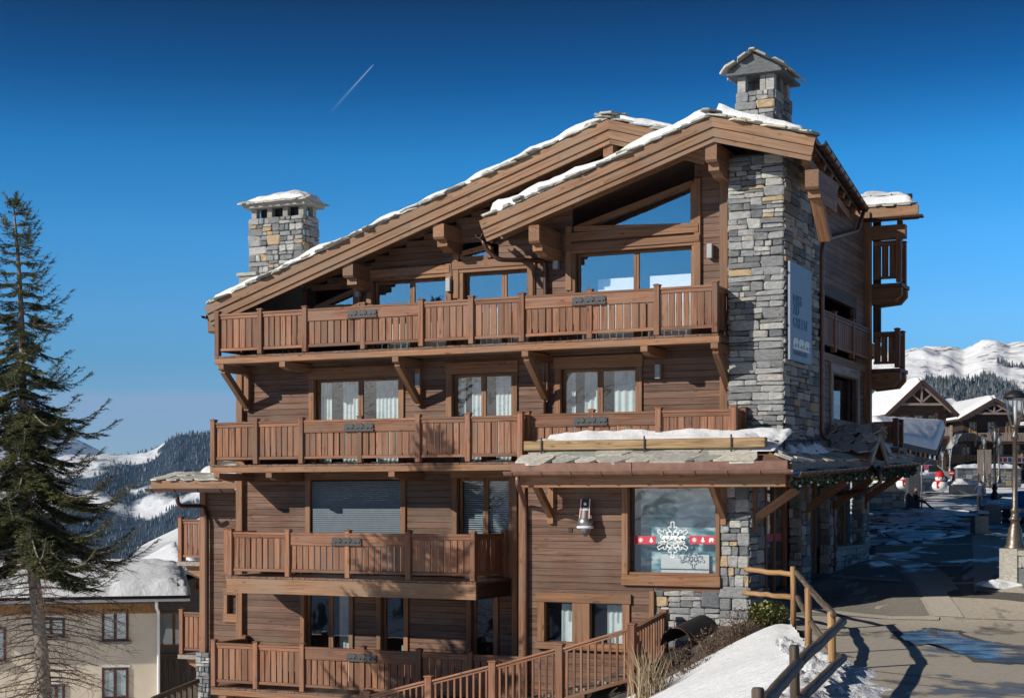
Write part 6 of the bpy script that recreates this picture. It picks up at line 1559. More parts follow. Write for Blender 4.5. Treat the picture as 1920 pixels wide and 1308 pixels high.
G().add([(xl - .5, -1.0, .06), (1.15, -1.0, .06), (1.15, 5, .75), (xl - .5, 5, .75), (xl - .5, -1, .22), (1.15, -1, .22), (1.15, 5, .95), (xl - .5, 5, .95)], [(3, 2, 1, 0), (4, 5, 6, 7), (0, 1, 5, 4), (1, 2, 6, 5), (3, 0, 4, 7)], True).obj('roof', 'zinc', hb)
snow_sheet(hb, lambda u, v: (xl - .55 + (1.75 - xl) * u, -1.12 + 6.1 * v, .22 + .72 * v), 60, 30, .52, 44, .10, rough=.10)
gutter(hb, (xl - .5, -1.16, .06), (1.15, -1.16, .06), .1, 1.2, 'zinc')
pipe('downpipe', [(-.1, -1.1, 0), (-.1, -.9, -.25), (.0, -.12, -.5), (.0, -.12, -9)], .06, 'white_paint', hb)
# grey boarded house further back
C1 = W(352, 1088, 71.0)
hg = tag(empty('grey_house', None, C1, (0, 0, .25)), 'grey boarded house with snow covered gable roof behind the beige house', 'house')
G().prism([(-4.2, -9), (2.6, -9), (2.6, -.6), (1.2, .3), (-4.2, -.9)], 0, 9).obj('wall', 'grey_board', hg)
for k in range(18): piece('cladding_board', hg, 'grey_wood_Z', -2.4 + k * .26, -2.4 + (k + 1) * .26 - .02, -.03, -.001, -5.6, -3.4, .01)
G().box(-2.5, 2.6, -.12, -.001, -3.4, -3.2).obj('band_beam', 'grey_wood_X', hg)
wall_window(hg, -1.35, .15, 0, -2.9, -1.35, 'log_wood_X'); wall_window(hg, .1 + .15, .9, 0, -.45, .05, 'ochre_wood', 0, cur=False)
for (pts, sd) in (([(-.05, -1.2, .55), (-3.6, -1.2, -1.1), (-3.6, 9, -.6), (-.05, 9, 1.3)], 1), ([(-.05, -1.2, .55), (2.9, -1.2, -.75), (2.9, 9, -.2), (-.05, 9, 1.3)], 2)):
    q = [Vector(p) for p in pts]
    G().add(q + [p - Vector((0, 0, .2)) for p in q], [(0, 1, 2, 3), (7, 6, 5, 4), (0, 4, 5, 1), (1, 5, 6, 2), (2, 6, 7, 3), (3, 7, 4, 0)], True).obj('roof', 'grey_board', hg)
    snow_sheet(hg, lambda u, v, q=q: (q[0] * (1 - u) + q[1] * u) * (1 - v) + (q[3] * (1 - u) + q[2] * u) * v, 24, 30, .45, 50 + sd, .12, rough=.15)
# snow field climbing behind the houses
q = [W(228, 1075, 74), W(380, 1100, 74), W(400, 1040, 90), W(420, 955, 105), W(332, 988, 103), W(255, 1030, 92)]
def sfn(u, v):
    a_ = q[0].lerp(q[1], u); b_ = q[5].lerp(q[2], u); c_ = W(262, 1024, 104).lerp(W(425, 948, 108), u)
    p = a_.lerp(b_, v * 2) if v < .5 else b_.lerp(c_, v * 2 - 1); return p + Vector((0, 0, .25 * noise.noise(p * .25)))
tag(G().grid(sfn, 30, 30).obj('snow_slope', 'snow', None, True), kind='structure')
# dark timber garden rail in the bottom left corner
gr = tag(empty('garden_fence', None, W(330, 1300, 44)), 'dark wooden picket rail in the gap between beige house and chalet', 'fence')
p0, p1 = W(285, 1310, 44) - gr.location, W(372, 1275, 46) - gr.location
beam('handrail', gr, 'old_log_X', p0, p1, .1, .12)
for k in range(8): q = p0.lerp(p1, (k + .5) / 8); piece('picket', gr, 'old_log_Z', q.x - .06, q.x + .06, q.y - .02, q.y + .02, q.z - 1.0, q.z - .06)
# ================================================================ STREET BACKGROUND at the right
def bg_chalet(name, label, loc, rot, w, dep, hw, rise, over=1.2, balc=(), wins=(), snow_t=.5, truss=True, hb_=9.0, ext=0):
    t = tag(empty(name, None, loc, (0, 0, rot)), label, 'building')
    hwid = w / 2
    G().prism([(-hwid, -hb_), (hwid, -hb_), (hwid, hw), (0, hw + rise), (-hwid, hw)], 0, dep).obj('wall', 'dark_wood_X', t)
    ov = .9; k_ = rise / hwid
    for sg in (-1, 1):
        e_ = Vector((sg * (hwid + ov), 0, hw - k_ * ov)); rg = Vector((0, 0, hw + rise))
        q = [Vector((rg.x, -over, rg.z + .05)), Vector((e_.x, -over, e_.z + .05)), Vector((e_.x, dep, e_.z + .05)), Vector((rg.x, dep, rg.z + .05))]
        G().add(q + [p + Vector((0, 0, .22)) for p in q], [(0, 1, 2, 3), (7, 6, 5, 4), (0, 4, 5, 1), (1, 5, 6, 2), (2, 6, 7, 3), (3, 7, 4, 0)], True).obj('roof', 'dark_wood_Y', t)
        qq = [p + Vector((0, .25, .28)) for p in q]
        snow_sheet(t, lambda u, v, q=qq: (q[0] * (1 - u) + q[1] * u) * (1 - v) + (q[3] * (1 - u) + q[2] * u) * v, 22, 22, snow_t, rng.randrange(99), .07, rough=.15)
        beam('barge_board', t, 'dark_wood_X', (0, -over - .05, hw + rise + .1), (e_.x, -over - .05, e_.z + .1), .1, .42)
        if truss:
            beam('rafter', t, 'grey_wood_X', (0, -over + .25, hw + rise - .35), (e_.x * .82, -over + .25, hw + rise - .35 - k_ * hwid * .98), .18, .22); beam('truss_strut', t, 'grey_wood_X', (0, -over + .25, hw + rise * .25), (sg * hwid * .36, -over + .25, hw + rise * .58), .14, .16)
    if truss:
        piece('tie_beam', t, 'grey_wood_X', -hwid * .8, hwid * .8, -over + .15, -over + .35, hw + rise * .14, hw + rise * .14 + .25); piece('king_post', t, 'grey_wood_Z', -.1, .1, -over + .18, -over + .34, hw + rise * .16, hw + rise - .4)
    for (z, x0, x1, mt) in balc:
        b = empty('balcony', t)
        G().box(x0, x1, -1.3, 0, z - .2, z).obj('deck', 'dark_wood_X', b); piece('handrail', b, 'grey_wood_X', x0, x1, -1.36, -1.26, z + 1.0, z + 1.1); piece('lower_rail', b, 'grey_wood_X', x0, x1, -1.36, -1.28, z + .1, z + .2)
        n = max(3, int((x1 - x0) / .42))
        for k in range(n): piece('railing_board', b, mt, x0 + (x1 - x0) * k / n + .03, x0 + (x1 - x0) * (k + 1) / n - .03, -1.34, -1.30, z + .2, z + 1.0)
        for k in range(5): x = x0 + (x1 - x0) * k / 4; piece('post', b, 'log_wood_Z' if k % 2 else 'grey_wood_Z', x - .12, x + .12, -1.42, -1.2, z - .5, z + 1.25)
    for (x, z, ww, hh) in wins: wall_window(t, x - ww / 2, x + ww / 2, 0, z - hh / 2, z + hh / 2, 'log_wood_X', 1, cur=(int(x * 7) % 2 == 0), proud=.1)
    return t
def at(px, py, Y): return W(px, py, Y)
L1 = at(1722, 768, 175.0)
bg_chalet('timber_chalet', 'dark timber chalet with open truss gable and snowy roof beyond the white shelter roof', L1, .06, 6.2, 14, 0, 2.9, 1.4, [(-3.0, -3.2, 3.2, 'grey_wood_Z')], [(-1.6, -1.4, 1.0, 1.6), (0, -1.4, 1.0, 1.6), (1.6, -1.4, 1.0, 1.6), (-1.5, -5, 1.2, 1.6), (1.5, -5, 1.2, 1.6)], .6)
L2 = at(1858, 782, 190.0)
bg_chalet('hotel_chalet', 'large dark chalet with log balconies behind the street lamps', L2, .04, 6.6, 16, 0, 1.9, 1.4,
          [(-3.0, -4.6, 4.6, 'grey_wood_Z'), (-5.6, -6.5, 6.5, 'ochre_wood')], [(-2.2, -1.2, .9, 1.3), (0, -1.2, .9, 1.3), (2.2, -1.2, .9, 1.3), (-3.0, -4.0, 1.0, 1.7), (-1, -4.0, 1.0, 1.7), (1, -4.0, 1.0, 1.7), (3.0, -4.0, 1.0, 1.7), (-3.0, -7.2, 1.2, 1.8), (-1, -7.2, 1.2, 1.8), (2, -7.2, 1.2, 1.8)], .55)
h2 = tag(empty('side_chalet', None, at(1796, 795, 196), (0, 0, .04)), 'dark chalet wing with small snowy dormer left of the hotel chalet', 'building')
G().box(-3.3, 2.2, 0, 9, -9, 0).obj('wall', 'dark_wood_X', h2)
for k in range(3): piece('log_band', h2, 'grey_wood_X', -3.4, 2.2, -.25, -.05, -1.2 - k * 1.6, -1.0 - k * 1.6)
for x, z in ((-2.2, -2.0), (-.4, -2.0), (1.3, -2.0), (-2.2, -5.0), (-.4, -5.0), (1.3, -5.0)): wall_window(h2, x - .5, x + .5, 0, z - .7, z + .7, 'log_wood_X', 1, cur=z > -3, proud=.1)
G().add([(-3.9, -1, -.1), (2.4, -1, -.1), (2.4, 9, 3.2), (-3.9, 9, 3.2), (-3.9, -1, .15), (2.4, -1, .15), (2.4, 9, 3.5), (-3.9, 9, 3.5)], [(3, 2, 1, 0), (4, 5, 6, 7), (0, 1, 5, 4), (1, 2, 6, 5), (3, 0, 4, 7)], True).obj('roof', 'dark_wood_X', h2)
snow_sheet(h2, lambda u, v: (-3.9 + 6.3 * u, -1 + 9.8 * v, .2 + 3.1 * v), 24, 24, .6, 61, .08, rough=.2)
dm = empty('dormer', h2); G().prism([(-2.6, 0), (0, 0), (0, .5), (-1.3, 1.4), (-2.6, .5)], -1.2, 3).obj('dormer_wall', 'dark_wood_X', dm)
for sg in (-1, 1): snow_sheet(dm, lambda u, v, sg=sg: (-1.3 + sg * 1.7 * u, -1.5 + 4.3 * v, 1.5 - 1.15 * u), 12, 14, .3, 62 + sg, .1)
h3 = tag(empty('end_chalet', None, at(1935, 800, 205), (0, 0, .02)), 'snow roofed dark chalet cut off by the right picture edge', 'building')
G().box(-3.4, 8, 0, 9, -9, 0).obj('wall', 'dark_wood_X', h3)
for k in range(3): piece('log_band', h3, 'grey_wood_X', -3.6, 8, -.3, -.05, -1.2 - k * 2.2, -.8 - k * 2.2)
for x, z in ((-2.2, -2.4), (-.4, -2.4), (-2.2, -4.8), (-.4, -4.8)): wall_window(h3, x - .5, x + .5, 0, z - .7, z + .7, 'log_wood_X', 1, cur=True, proud=.1)
G().add([(-4, -1, -.1), (9, -1, -.1), (9, 9, 3.4), (-4, 9, 3.4), (-4, -1, .15), (9, -1, .15), (9, 9, 3.7), (-4, 9, 3.7)], [(3, 2, 1, 0), (4, 5, 6, 7), (0, 1, 5, 4), (1, 2, 6, 5), (3, 0, 4, 7)], True).obj('roof', 'dark_wood_X', h3)
snow_sheet(h3, lambda u, v: (-4 + 13 * u, -1 + 9.8 * v, .2 + 3.3 * v), 24, 24, .6, 63, .08, rough=.2)
# unseen chalet added behind the main chalet to shade the street
bg_chalet('rear_chalet', 'added timber chalet, unseen behind the main chalet, put there to shade the street', (4.0, 55, 1.2), -.05, 15, 36, 6.5, 2.6, 1.2, [(3.2, -7, 7, 'grey_wood_Z')], [(-4, 1.2, 1.2, 1.6), (0, 1.2, 1.2, 1.6), (4, 1.2, 1.2, 1.6), (-4, 4.6, 1.2, 1.6), (4, 4.6, 1.2, 1.6)], .5)
# the shelter with the big snow roof and dark column
shl = tag(empty('street_shelter', None, W(1711, 950, 95)), 'dark shelter with one square column and a large roof deep in snow', 'shelter')
SO = shl.location.copy()
def sl(px, py, Y): return W(px, py, Y) - SO
rg0, rg1, ev0, ev1 = sl(1632, 794, 93), sl(1772, 801, 106), sl(1676, 826, 90), sl(1756, 844, 97)
b0_, b1_ = sl(1560, 806, 100), sl(1730, 806, 116)
for (q, nm) in (([rg0, rg1, ev1, ev0], 'roof'), ([b0_, b1_, rg1, rg0], 'roof')):
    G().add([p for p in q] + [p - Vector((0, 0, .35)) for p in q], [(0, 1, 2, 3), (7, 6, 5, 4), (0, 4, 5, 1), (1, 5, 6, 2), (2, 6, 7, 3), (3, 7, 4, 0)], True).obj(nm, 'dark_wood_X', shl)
def fbs(u, v):
    if v < .55: t = v / .55; return (ev0 * (1 - u) + ev1 * u) * (1 - t) + (rg0 * (1 - u) + rg1 * u) * t
    t = (v - .55) / .45; return (rg0 * (1 - u) + rg1 * u) * (1 - t) + (b0_ * (1 - u) + b1_ * u) * t
snow_sheet(shl, fbs, 40, 40, .5, 71, .06, rough=.08)
for k in range(10):
    t = k / 9; p = ev0.lerp(ev1, t); q = rg0.lerp(rg1, t); beam('rafter', shl, 'dark_wood_X', p - Vector((0, 0, .5)), p.lerp(q, .5) - Vector((0, 0, .5)), .14, .18)
beam('eave_beam', shl, 'dark_wood_X', ev0 - Vector((0, -.3, .75)), ev1 - Vector((0, -.3, .75)), .25, .3)
cxy = sl(1711, 950, 95)
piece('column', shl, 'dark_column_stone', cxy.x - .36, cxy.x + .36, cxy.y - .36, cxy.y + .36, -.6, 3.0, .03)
pipe('downpipe', [(cxy.x + 1.1, cxy.y - .2, 2.85), (cxy.x + .55, cxy.y - .3, 2.6), (cxy.x + .46, cxy.y - .3, 2.3), (cxy.x + .46, cxy.y - .3, -.3)], .05, 'zinc', shl)
# low walls, planters
def low_wall(name, label, p0, p1, Y0, Y1, h, mat_, cap=True, snow_=True, cat='wall', thick=.5, grp=None):
    a, b = W(*p0, Y0), W(*p1, Y1); t = tag(empty(name, None, a), label, cat, grp); d = b - a; d.z = 0
    L = d.length; ang = math.atan2(d.y, d.x); t.rotation_euler = (0, 0, ang)
    G().box(0, L, .06, thick - .06, -.4, h - .08).obj('core', 'mortar' if mat_ == 'wall_stone' else mat_, t)
    if mat_ == 'wall_stone':
        g = G(); r = random.Random(int(p0[0]))
        for (x0, x1, c0, c1) in masonry(0, L, -.3, h - .08, .6, .28, int(p0[0])):
            v, f = STT[r.randrange(12)]; g.add([((x0 + x1) / 2 + q[0] * (x1 - x0 - .02), .06 + q[1] * .14, (c0 + c1) / 2 + q[2] * (c1 - c0 - .02)) for q in v], f, True)
        tag(g.obj('rubble_stones', 'wall_stone', t), kind='stuff')
    if cap: piece('coping', t, 'concrete', -.06, L + .06, -.04, thick + .04, h - .078, h + .05, .02)
    if snow_: snow_sheet(t, lambda u, v: (L * u, -.1 + (thick + .3) * v, h + .04), max(12, int(L * 5)), 8, .3 if L > 2.5 else .12, int(p0[0]) % 90, .18, rough=.7)
    return t
low_wall('bench_wall', 'shaded low stone bench wall left of the dark shelter column', (1632, 949), (1697, 950), 93, 94.5, .85, 'wall_stone', True, False)
low_wall('stone_wall', 'sunlit low stone wall with snow behind the snowman', (1690, 913), (1772, 910), 118, 122, .7, 'wall_stone')
low_wall('stone_wall', 'long pale stone wall with snow on it left of the street lamps', (1786, 919), (1848, 919), 113, 114, .42, 'concrete')
low_wall('stone_wall', 'rough stone wall in front of the hotel chalet', (1795, 905), (1915, 903), 150, 152, 1.4, 'wall_stone')
low_wall('concrete_planter', 'square concrete planter block with snow beside the standing person', (1830, 1001), (1855, 1001), GP(1842, 1001).y, GP(1842, 1001).y + .1, 38 / FPX * GP(1842, 1001).y, 'concrete', False, True, 'planter', .5)
low_wall('concrete_planter', 'dark concrete planter under the black street lamp', (1846, 977), (1878, 976), GP(1860, 977).y, GP(1860, 977).y, 33 / FPX * GP(1860, 977).y, 'concrete', False, True, 'planter', .9)
low_wall('stone_wall', 'low wall covered with snow right of the black lamp', (1878, 979), (1935, 986), GP(1880, 979).y, GP(1880, 979).y - 2, .6, 'wall_stone')
low_wall('lamp_pedestal', 'big pale stone pedestal carrying the nearest street lamp', (1870, 1086), (1903, 1092), 36.9, 36.4, .80, 'concrete', False, False, 'pedestal', .75)
low_wall('stone_wall', 'pale stone wall running right from the lamp pedestal', (1905, 1084), (1990, 1105), 36.6, 34.5, .60, 'wall_stone', True, False)
snow_sheet(tag(empty('snow_heap', None, GP(1890, 1092)), kind='stuff'), lambda u, v: (-.75 + 2.2 * u, -.5 + .6 * v, -.02 - .3 * u), 30, 12, .14, 33, .3, rough=1.2, name='heap')
# street lamps
def street_lamp(px, py_base, py_top, Y, label, mt='bronze_iron', grp='street lamps'):
    b, t_ = W(px, py_base, Y), W(px, py_top, Y); H = t_.z - b.z; t = tag(empty('street_lamp', None, b), label, 'street lamp', grp)
    k = H / 3.95
    prof = [(.26, 0), (.26, .06), (.21, .14), (.20, .26), (.16, .50), (.11, .62), (.10, .70), (.14, .74), (.15, .78), (.10, .83), (.085, .90), (.11, .96), (.11, 1.0), (.068, 1.06), (.055, 2.75), (.09, 2.78), (.095, 2.84), (.055, 2.90), (.06, 3.02), (.10, 3.06), (.10, 3.10)]
    G().lathe([(a * k, z * k) for a, z in prof], n=16).obj('pole', mt, t, True)
    n = 6; g = G(); gl = G()
    for i in range(n):
        a0, a1 = 2 * math.pi * i / n, 2 * math.pi * (i + 1) / n
        lo, mid, hi = .10 * k, .19 * k, .235 * k
        rr = [(lo, 3.10 * k), (mid, 3.40 * k), (hi, 3.78 * k)]
        for (r0, z0), (r1, z1) in zip(rr, rr[1:]):
            gl.add([(r0 * math.cos(a0), r0 * math.sin(a0), z0), (r0 * math.cos(a1), r0 * math.sin(a1), z0), (r1 * math.cos(a1), r1 * math.sin(a1), z1), (r1 * math.cos(a0), r1 * math.sin(a0), z1)], [(0, 1, 2, 3)])
            g.tube([(r0 * math.cos(a0), r0 * math.sin(a0), z0), (r1 * math.cos(a0), r1 * math.sin(a0), z1)], .016 * k, 5)
    gl.obj('lantern_glass', 'lamp_glass', t); g.obj('lantern_cage', mt, t)
    G().lathe([(.27 * k, 3.77 * k), (.28 * k, 3.80 * k), (.25 * k, 3.86 * k), (.16 * k, 3.94 * k), (.03 * k, 3.98 * k)], n=16).obj('lantern_cap', 'black_iron', t, True)
    G().lathe([(.035 * k, 3.08 * k), (.05 * k, 3.3 * k), (.04 * k, 3.55 * k), (.001, 3.6 * k)], n=10).obj('bulb', 'blind_white', t, True)
    return t
street_lamp(1903, 1030, 733, 36.9, 'tall bronze street lamp on a pale pedestal at the right edge')
street_lamp(1865, 944, 795, GP(1860, 977).y + .45, 'black street lamp standing on a concrete planter', 'black_iron')
street_lamp(1845, 905, 814, 130, 'pale bronze street lamp left of the black lamp')
street_lamp(1873, 906, 812, 131, 'pale bronze street lamp half hidden behind the black lamp')
street_lamp(1767, 905, 843, 165, 'thin far street lamp right above the snowman hat', 'zinc')
street_lamp(1781, 902, 838, 160, 'thin far street lamp below the slanting flag', 'zinc')
# snowman figures
def snowman(px, py, Y, h, label, turn=0.0):
    b = W(px, py, Y); t = tag(empty('snowman', None, b, (0, 0, turn)), label, 'snowman', 'inflatable snowmen by the street'); s = h / 1.5
    def ball(nm, c, r, mt, sq=1.0, par=None): return G().lathe([(max(.001, r * math.sin(math.pi * k / 12)), -r * sq * math.cos(math.pi * k / 12)) for k in range(13)], c, 18).obj(nm, mt, par or t, True)
    ball('body', (0, 0, .42 * s), .58 * s, 'white_paint', .80); hd = ball('head', (0, -.02, .98 * s), .34 * s, 'white_paint', .9)
    G().lathe([(.36 * s, 1.08 * s), (.38 * s, 1.14 * s), (.36 * s, 1.20 * s), (.34 * s, 1.21 * s), (.31 * s, 1.36 * s), (.18 * s, 1.5 * s), (.02, 1.54 * s)], (0, 0, 0), 18).obj('hat', 'red_paint', t, True)
    G().tube([(math.cos(q) * .36 * s, math.sin(q) * .36 * s - .02, .76 * s) for q in [k * math.pi / 8 for k in range(17)]], .07 * s, 8).obj('scarf', 'red_paint', t, True)
    G().bar((-.22 * s, -.46 * s, .72 * s), (-.20 * s, -.52 * s, .28 * s), .22 * s, .08 * s, (0, 1, 0)).obj('scarf_end', 'red_paint', t)
    for sg in (-1, 1): ball('eye', (sg * .12 * s, -.31 * s, 1.02 * s), .055 * s, 'black_paint', 1.0, hd)
    G().tube([(0, -.32 * s, .95 * s), (0, -.52 * s, .93 * s)], [.045 * s, .004], 8).obj('nose', 'log_wood_X', hd, True)
snowman(1762, 921, 113, 1.42, 'inflatable snowman with red hat and red scarf in the sun', -.1)
snowman(1693, 917, 113, 1.25, 'second red hatted snowman partly hidden by the dark shelter column', .3)
# hedge and small snowy fir
hd = tag(empty('hedge_bush', None, W(1668, 912, 116)), 'yellow-green bush in a walled bed left of the shelter column', 'bush'); g = G(); r = random.Random(17)
for dx_ in (-.9, 0, .8): leaf_cloud(g, (dx_, 0, .45), .75, .6, .5, 900, .14, r, .3)
g.obj('foliage', 'shrub_green', hd); g = G(); stalks(g, (0, 0, -.1), 30, .6, .5, r, .02); g.obj('stems', 'brown_twig', hd)
low_wall('stone_wall', 'low sunlit bed wall under the yellow-green bush', (1640, 920), (1694, 919), 113, 114, .55, 'concrete', False, True)
ft = tag(empty('small_fir', None, W(1726, 905, 128)), 'small snow dusted fir between shelter column and parked car', 'tree'); G().tube([(0, 0, -.2), (0, 0, 2.0)], [.07, .02], 6).obj('trunk', 'bark', ft); g = G()
for k in range(9):
    z = .3 + k * .2; leaf_cloud(g, (0, 0, z), .55 * (1 - k / 10), .55 * (1 - k / 10), .1, 170, .16, r)
g.obj('crown', 'garland_green', ft); g = G()
for k in range(6): z = .45 + k * .28; leaf_cloud(g, (0, 0, z), .45 * (1 - k / 8), .45 * (1 - k / 8), .04, 60, .14, r)
g.obj('snow_dust', 'snow', ft)
# cars
def car(px, py, Y, rot, label, paint):
    b = W(px, py, Y); t = tag(empty('parked_car', None, b, (0, 0, rot)), label, 'car', 'cars parked by the street')
    side = [(-1.9, .35), (-1.85, .75), (-1.2, .88), (-.7, 1.42), (.75, 1.45), (1.35, .95), (1.9, .85), (1.95, .38), (1.6, .28), (-1.6, .28)]
    G().prism(side, -.82, .82).obj('body', paint, t)
    G().prism([(-1.05, .90), (-.62, 1.36), (-.05, 1.38), (-.05, .90)], -.83, .83).obj('side_window', 'black_paint', t); G().prism([(.03, .90), (.03, 1.38), (.68, 1.38), (1.18, .92)], -.83, .83).obj('side_window', 'black_paint', t)
    for x in (-1.2, 1.22):
        for y in (-.8, .8):
            w = G().tube([(x, y - .1, .31), (x, y + .1, .31)], .31, 16).obj('wheel', 'tyre', t, True); G().tube([(x, y - .115, .31), (x, y + .115, .31)], .19, 12).obj('rim', 'zinc', w, True)
    for y in (-.6, .6): G().box(-1.93, -1.86, y - .16, y + .16, .55, .70).obj('headlight', 'lamp_glass', t); G().box(1.90, 1.96, y - .16, y + .16, .6, .75).obj('tail_light', 'red_paint', t)
    return t
car(1733, 906, 124, .12, 'pale beige car parked left of the snowman', 'car_paint')
car(1948, 985, 66, 1.2, 'bright blue car cut off by the right picture edge', 'blue_paint')
# traffic signs
def round_sign(px, py, Y, r_, label, kind, foot):
    c = W(px, py, Y); t = tag(empty('traffic_sign', None, (c.x, c.y, W(px, foot, Y).z)), label, 'traffic sign'); h = c.z - t.location.z
    G().tube([(0, .04, -.3), (0, .04, h + r_)], .03, 8).obj('pole', 'zinc', t, True)
    G().tube([(0, -.01, h), (0, .02, h)], r_, 24).obj('disc', 'red_paint', t)
    if kind == 'entry': G().box(-r_ * .75, r_ * .75, -.02, -.011, h - r_ * .18, h + r_ * .18).obj('bar', 'white_paint', t)
    else:
        G().tube([(0, -.02, h), (0, -.011, h)], r_ * .78, 24).obj('inner_disc', 'blue_paint', t); G().bar((-r_ * .55, -.026, h + r_ * .55), (r_ * .55, -.026, h - r_ * .55), .1, .008, (0, 1, 0)).obj('slash', 'red_paint', t)
        G().box(-r_ * .7, r_ * .7, -.01, .01, h - r_ * 2.0, h - r_ * 1.2).obj('lower_plate', 'white_paint', t)
round_sign(1784, 886.5, 118, .20, 'round red no entry sign right of the snowman', 'entry', 918)
round_sign(1737, 875.5, 121, .19, 'round blue no parking sign above the beige car', 'park', 905)
# slanting flag
fg = tag(empty('street_flag', None, W(1776, 900, 150)), 'slanting pale feather flag with a round emblem before the chalets', 'flag')
fo = fg.location
G().tube([W(1776, 905, 150) - fo, W(1785, 838, 150) - fo, W(1802, 813, 150) - fo], .035, 8).obj('pole', 'zinc', fg)
def ff(u, v): p = W(1783, 842, 150).lerp(W(1803, 812, 150), v); q = W(1770, 836, 150).lerp(W(1789, 815, 150), v); return p.lerp(q, -u * .0 + u * -.45) - fo + Vector((0, .08 * math.sin(u * 5 + v * 4), 0))
def ff(u, v):
    a_, b_ = W(1772 + 12 * u, 842 - 2 * u, 150), W(1790 + 14 * u, 814 - 1 * u, 150); return a_.lerp(b_, v) - fo + Vector((0, .10 * math.sin(u * 4 + v * 5), 0))
plain('flag_cloth', (.36, .36, .34), .9); G().grid(ff, 8, 12).obj('cloth', 'flag_cloth', fg, True)
c = W(1790, 826, 149.7) - fo; G().tube([c + Vector((math.cos(q) * .26, 0, math.sin(q) * .26)) for q in [k * math.pi / 10 for k in range(21)]], .05, 6).obj('emblem', 'sign_ink', fg)
# shop board and awnings on the hotel front
sb = tag(empty('shop_board', None, W(1892, 862, 184)), 'long red and white shop board on the hotel chalet front', 'sign')
G().box(-1.3, 3, 0, .15, -.35, .35).obj('board', 'white_paint', sb)
for k in range(7): G().box(-1.2 + k * .55, -.8 + k * .55, -.02, -.001, -.22, .25).obj('letter_block', ['red_paint', 'red_paint', 'sign_letter'][k % 3], sb)
aw = tag(empty('awning', None, W(1822, 868, 183)), 'dark slanted awning over the hotel entrance', 'awning')
G().add([(-2.2, -2, -1.0), (1.8, -2, .2), (2.0, 0, .6), (-2.2, 0, -.2)], [(0, 1, 2, 3)]).obj('cloth', 'navy_cloth', aw); G().tube([(-2.2, -2, -1.0), (1.8, -2, .2)], .06, 6).obj('rod', 'zinc', aw)
cb = tag(empty('notice_board', None, W(1846, 866, 140)), 'tall wooden notice board behind the left bronze lamp', 'notice board'); G().box(-.6, .6, 0, .12, -1.0, 1.1).obj('panel', 'grey_wood_Z', cb)
for x in (-.5, .5): G().box(x - .06, x + .06, .02, .1, -2.3, -1.0).obj('leg', 'dark_wood_Z', cb)
# ================================================================ PEOPLE
def person(name, label, loc, rot, joints, edges, radii, root, zones, head, hair_c, cat='person', scale=1.0, hat=None):
    t = tag(empty(name, None, loc, (0, 0, rot)), label, cat); t.scale = (scale,) * 3
    me = bpy.data.meshes.new('body'); me.from_pydata([Vector(j) for j in joints], edges, [])
    o = bpy.data.objects.new('tmp', me); COL.objects.link(o)
    md = o.modifiers.new('skin', 'SKIN'); md.use_smooth_shade = True
    for i, q in enumerate(radii): me.skin_vertices[0].data[i].radius = (q, q * .85) if isinstance(q, (int, float)) else q
    me.skin_vertices[0].data[root].use_root = True
    s = o.modifiers.new('sub', 'SUBSURF'); s.levels = 2; s.render_levels = 2
    dg = bpy.context.evaluated_depsgraph_get(); em = bpy.data.meshes.new_from_object(o.evaluated_get(dg)); bpy.data.objects.remove(o)
    em.materials.clear()
    for m_ in ('navy_cloth', 'black_cloth', 'skin', 'black_paint'): em.materials.append(MATS[m_])
    for p in em.polygons: p.material_index = zones(p.center); p.use_smooth = True
    link('body', em, t)
    c, r0 = Vector(head), .105
    def hv(u, v):
        th, ph = 2 * math.pi * u, math.pi * v; d = Vector((math.sin(ph) * math.cos(th), math.sin(ph) * math.sin(th), -math.cos(ph))); k = r0 * (1.0 + .06 * (d.y < -.8)); return c + Vector((d.x * k * .82, d.y * k, d.z * k * 1.2 ))
    hd_ = G().grid(hv, 20, 14).obj('head', 'skin', t, True)
    G().tube([c + Vector((0, -.10, -.02)), c + Vector((0, -.128, -.035))], [.016, .012], 6).obj('nose', 'skin', hd_, True)
    for sg in (-1, 1):
        G().lathe([(.001, -.012), (.011, 0), (.001, .012)], c + Vector((sg * .035, -.094, .015)), 8).obj('eye', 'black_paint', hd_, True); G().lathe([(.001, -.03), (.018, 0), (.001, .03)], c + Vector((sg * .088, .0, 0)), 8).obj('ear', 'skin', hd_, True)
    G().box(c.x - .028, c.x + .028, c.y - .103, c.y - .09, c.z - .066, c.z - .056).obj('mouth', 'red_paint', hd_)
    def hr(u, v):
        q = hv(u, .42 + .58 * v) - c; return c + q * 1.09 + Vector((0, .018, .012))
    G().grid(hr, 20, 8).obj('hair', hair_c, t, True)
    return t
def hand(parent, w, d, mat='skin'):
    d = d.normalized(); s = d.orthogonal().normalized(); nrm = d.cross(s); g = G()
    g.tube([w, w + d * .045, w + d * .09], [.026, .04, .036], 8)
    for k in range(4):
        b = w + d * .085 + s * (.027 - .018 * k); l = (.068, .078, .072, .055)[k]; g.tube([b, b + d * l * .55 + nrm * .006, b + d * l * .9 + nrm * .03], [.010, .009, .007], 6)
    b = w + d * .03 + s * .035; g.tube([b, b + d * .035 + s * .022, b + d * .07 + s * .026], [.012, .010, .008], 6)
    return g.obj('hand', mat, parent, True)
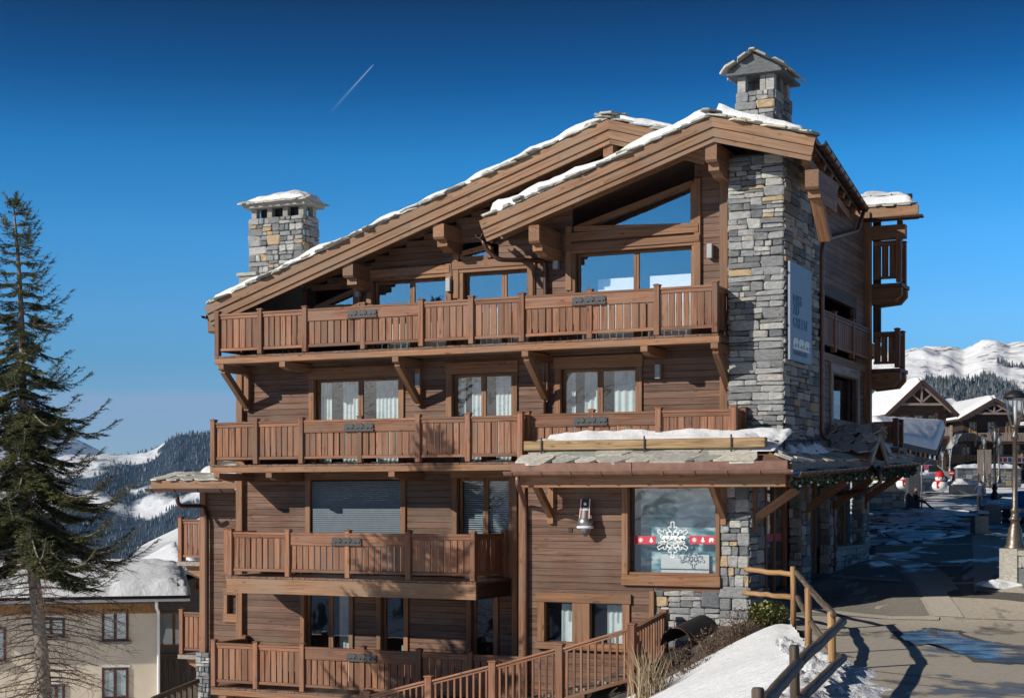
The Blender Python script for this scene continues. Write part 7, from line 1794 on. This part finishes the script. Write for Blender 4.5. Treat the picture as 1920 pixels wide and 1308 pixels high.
# standing person seen from behind, hands in front of the body
J = [(0, 0, .93), (0, .01, 1.10), (0, .02, 1.30), (0, .01, 1.44), (0, -.01, 1.54), (-.10, 0, .90), (-.12, -.01, .50), (-.13, .02, .10), (-.135, -.10, .04), (.10, 0, .90), (.13, .02, .50), (.14, .05, .10), (.145, -.07, .04), (-.19, .01, 1.40), (-.29, .03, 1.15), (-.24, -.14, .98), (.19, .01, 1.40), (.30, .0, 1.14), (.27, -.20, 1.02)]
E_ = [(0, 1), (1, 2), (2, 3), (3, 4), (0, 5), (5, 6), (6, 7), (7, 8), (0, 9), (9, 10), (10, 11), (11, 12), (3, 13), (13, 14), (14, 15), (3, 16), (16, 17), (17, 18)]
Rr = [(.17, .13), (.165, .13), (.19, .14), (.13, .10), .055, .10, .075, .055, .05, .10, .075, .055, .05, .085, .065, .05, .085, .065, .05]
def zn(c): return 2 if c.z > 1.49 else (3 if c.z < .10 else (1 if c.z < .88 and abs(c.x) < .22 else 0))
pl = GP(1838, 957.5)
per = person('person', 'person in dark blue jacket and black trousers standing by the planter', pl, 2.9, J, E_, Rr, 0, zn, (0, -.02, 1.64), 'hair', scale=1.0)
hand(per, Vector(J[15]), Vector((.2, -.6, -.3))); hand(per, Vector(J[18]), Vector((-.1, -.8, 0)))
# seated person leaning on the column, legs stretched to the right
J = [(0, 0, .55), (0, .06, .72), (0, .10, .92), (0, .09, 1.05), (0, .06, 1.14), (-.10, -.05, .54), (-.12, -.44, .50), (-.12, -.78, .12), (-.12, -.90, .07), (.10, -.05, .54), (.11, -.46, .44), (.11, -.85, .10), (.11, -.97, .06), (-.19, .08, 1.00), (-.27, .0, .78), (-.2, -.22, .68), (.19, .08, 1.00), (.27, .0, .78), (.2, -.22, .66)]
def zn2(c): return 2 if c.z > 1.10 else (3 if c.y < -.82 else 1)
ps = W(1719, 949, 93.6)
per2 = person('person', 'person in black clothes sitting at the dark column with legs stretched out', (ps.x, ps.y, zs(93.6)), 1.25, J, E_, Rr, 0, zn2, (0, .03, 1.25), 'hair')
hand(per2, Vector(J[15]), Vector((.1, -.6, -.2))); hand(per2, Vector(J[18]), Vector((-.1, -.6, -.2)))

# ================================================================ HAZE
m = bpy.data.materials.new('mountain_air'); m.use_nodes = True; MATS['mountain_air'] = m; nt = m.node_tree; nt.nodes.remove(nt.nodes['Principled BSDF'])
pv = nd(nt, 'ShaderNodeVolumePrincipled'); pv.inputs['Color'].default_value = (.20, .50, 1.0, 1); pv.inputs['Density'].default_value = 4.2e-5; pv.inputs['Anisotropy'].default_value = .1
nt.links.new(pv.outputs[0], nt.nodes['Material Output'].inputs['Volume'])
tag(G().box(-9500, 9500, -4500, 9800, -700, 640).obj('haze', 'mountain_air'), kind='stuff')
emit_stones(); emit_planks()
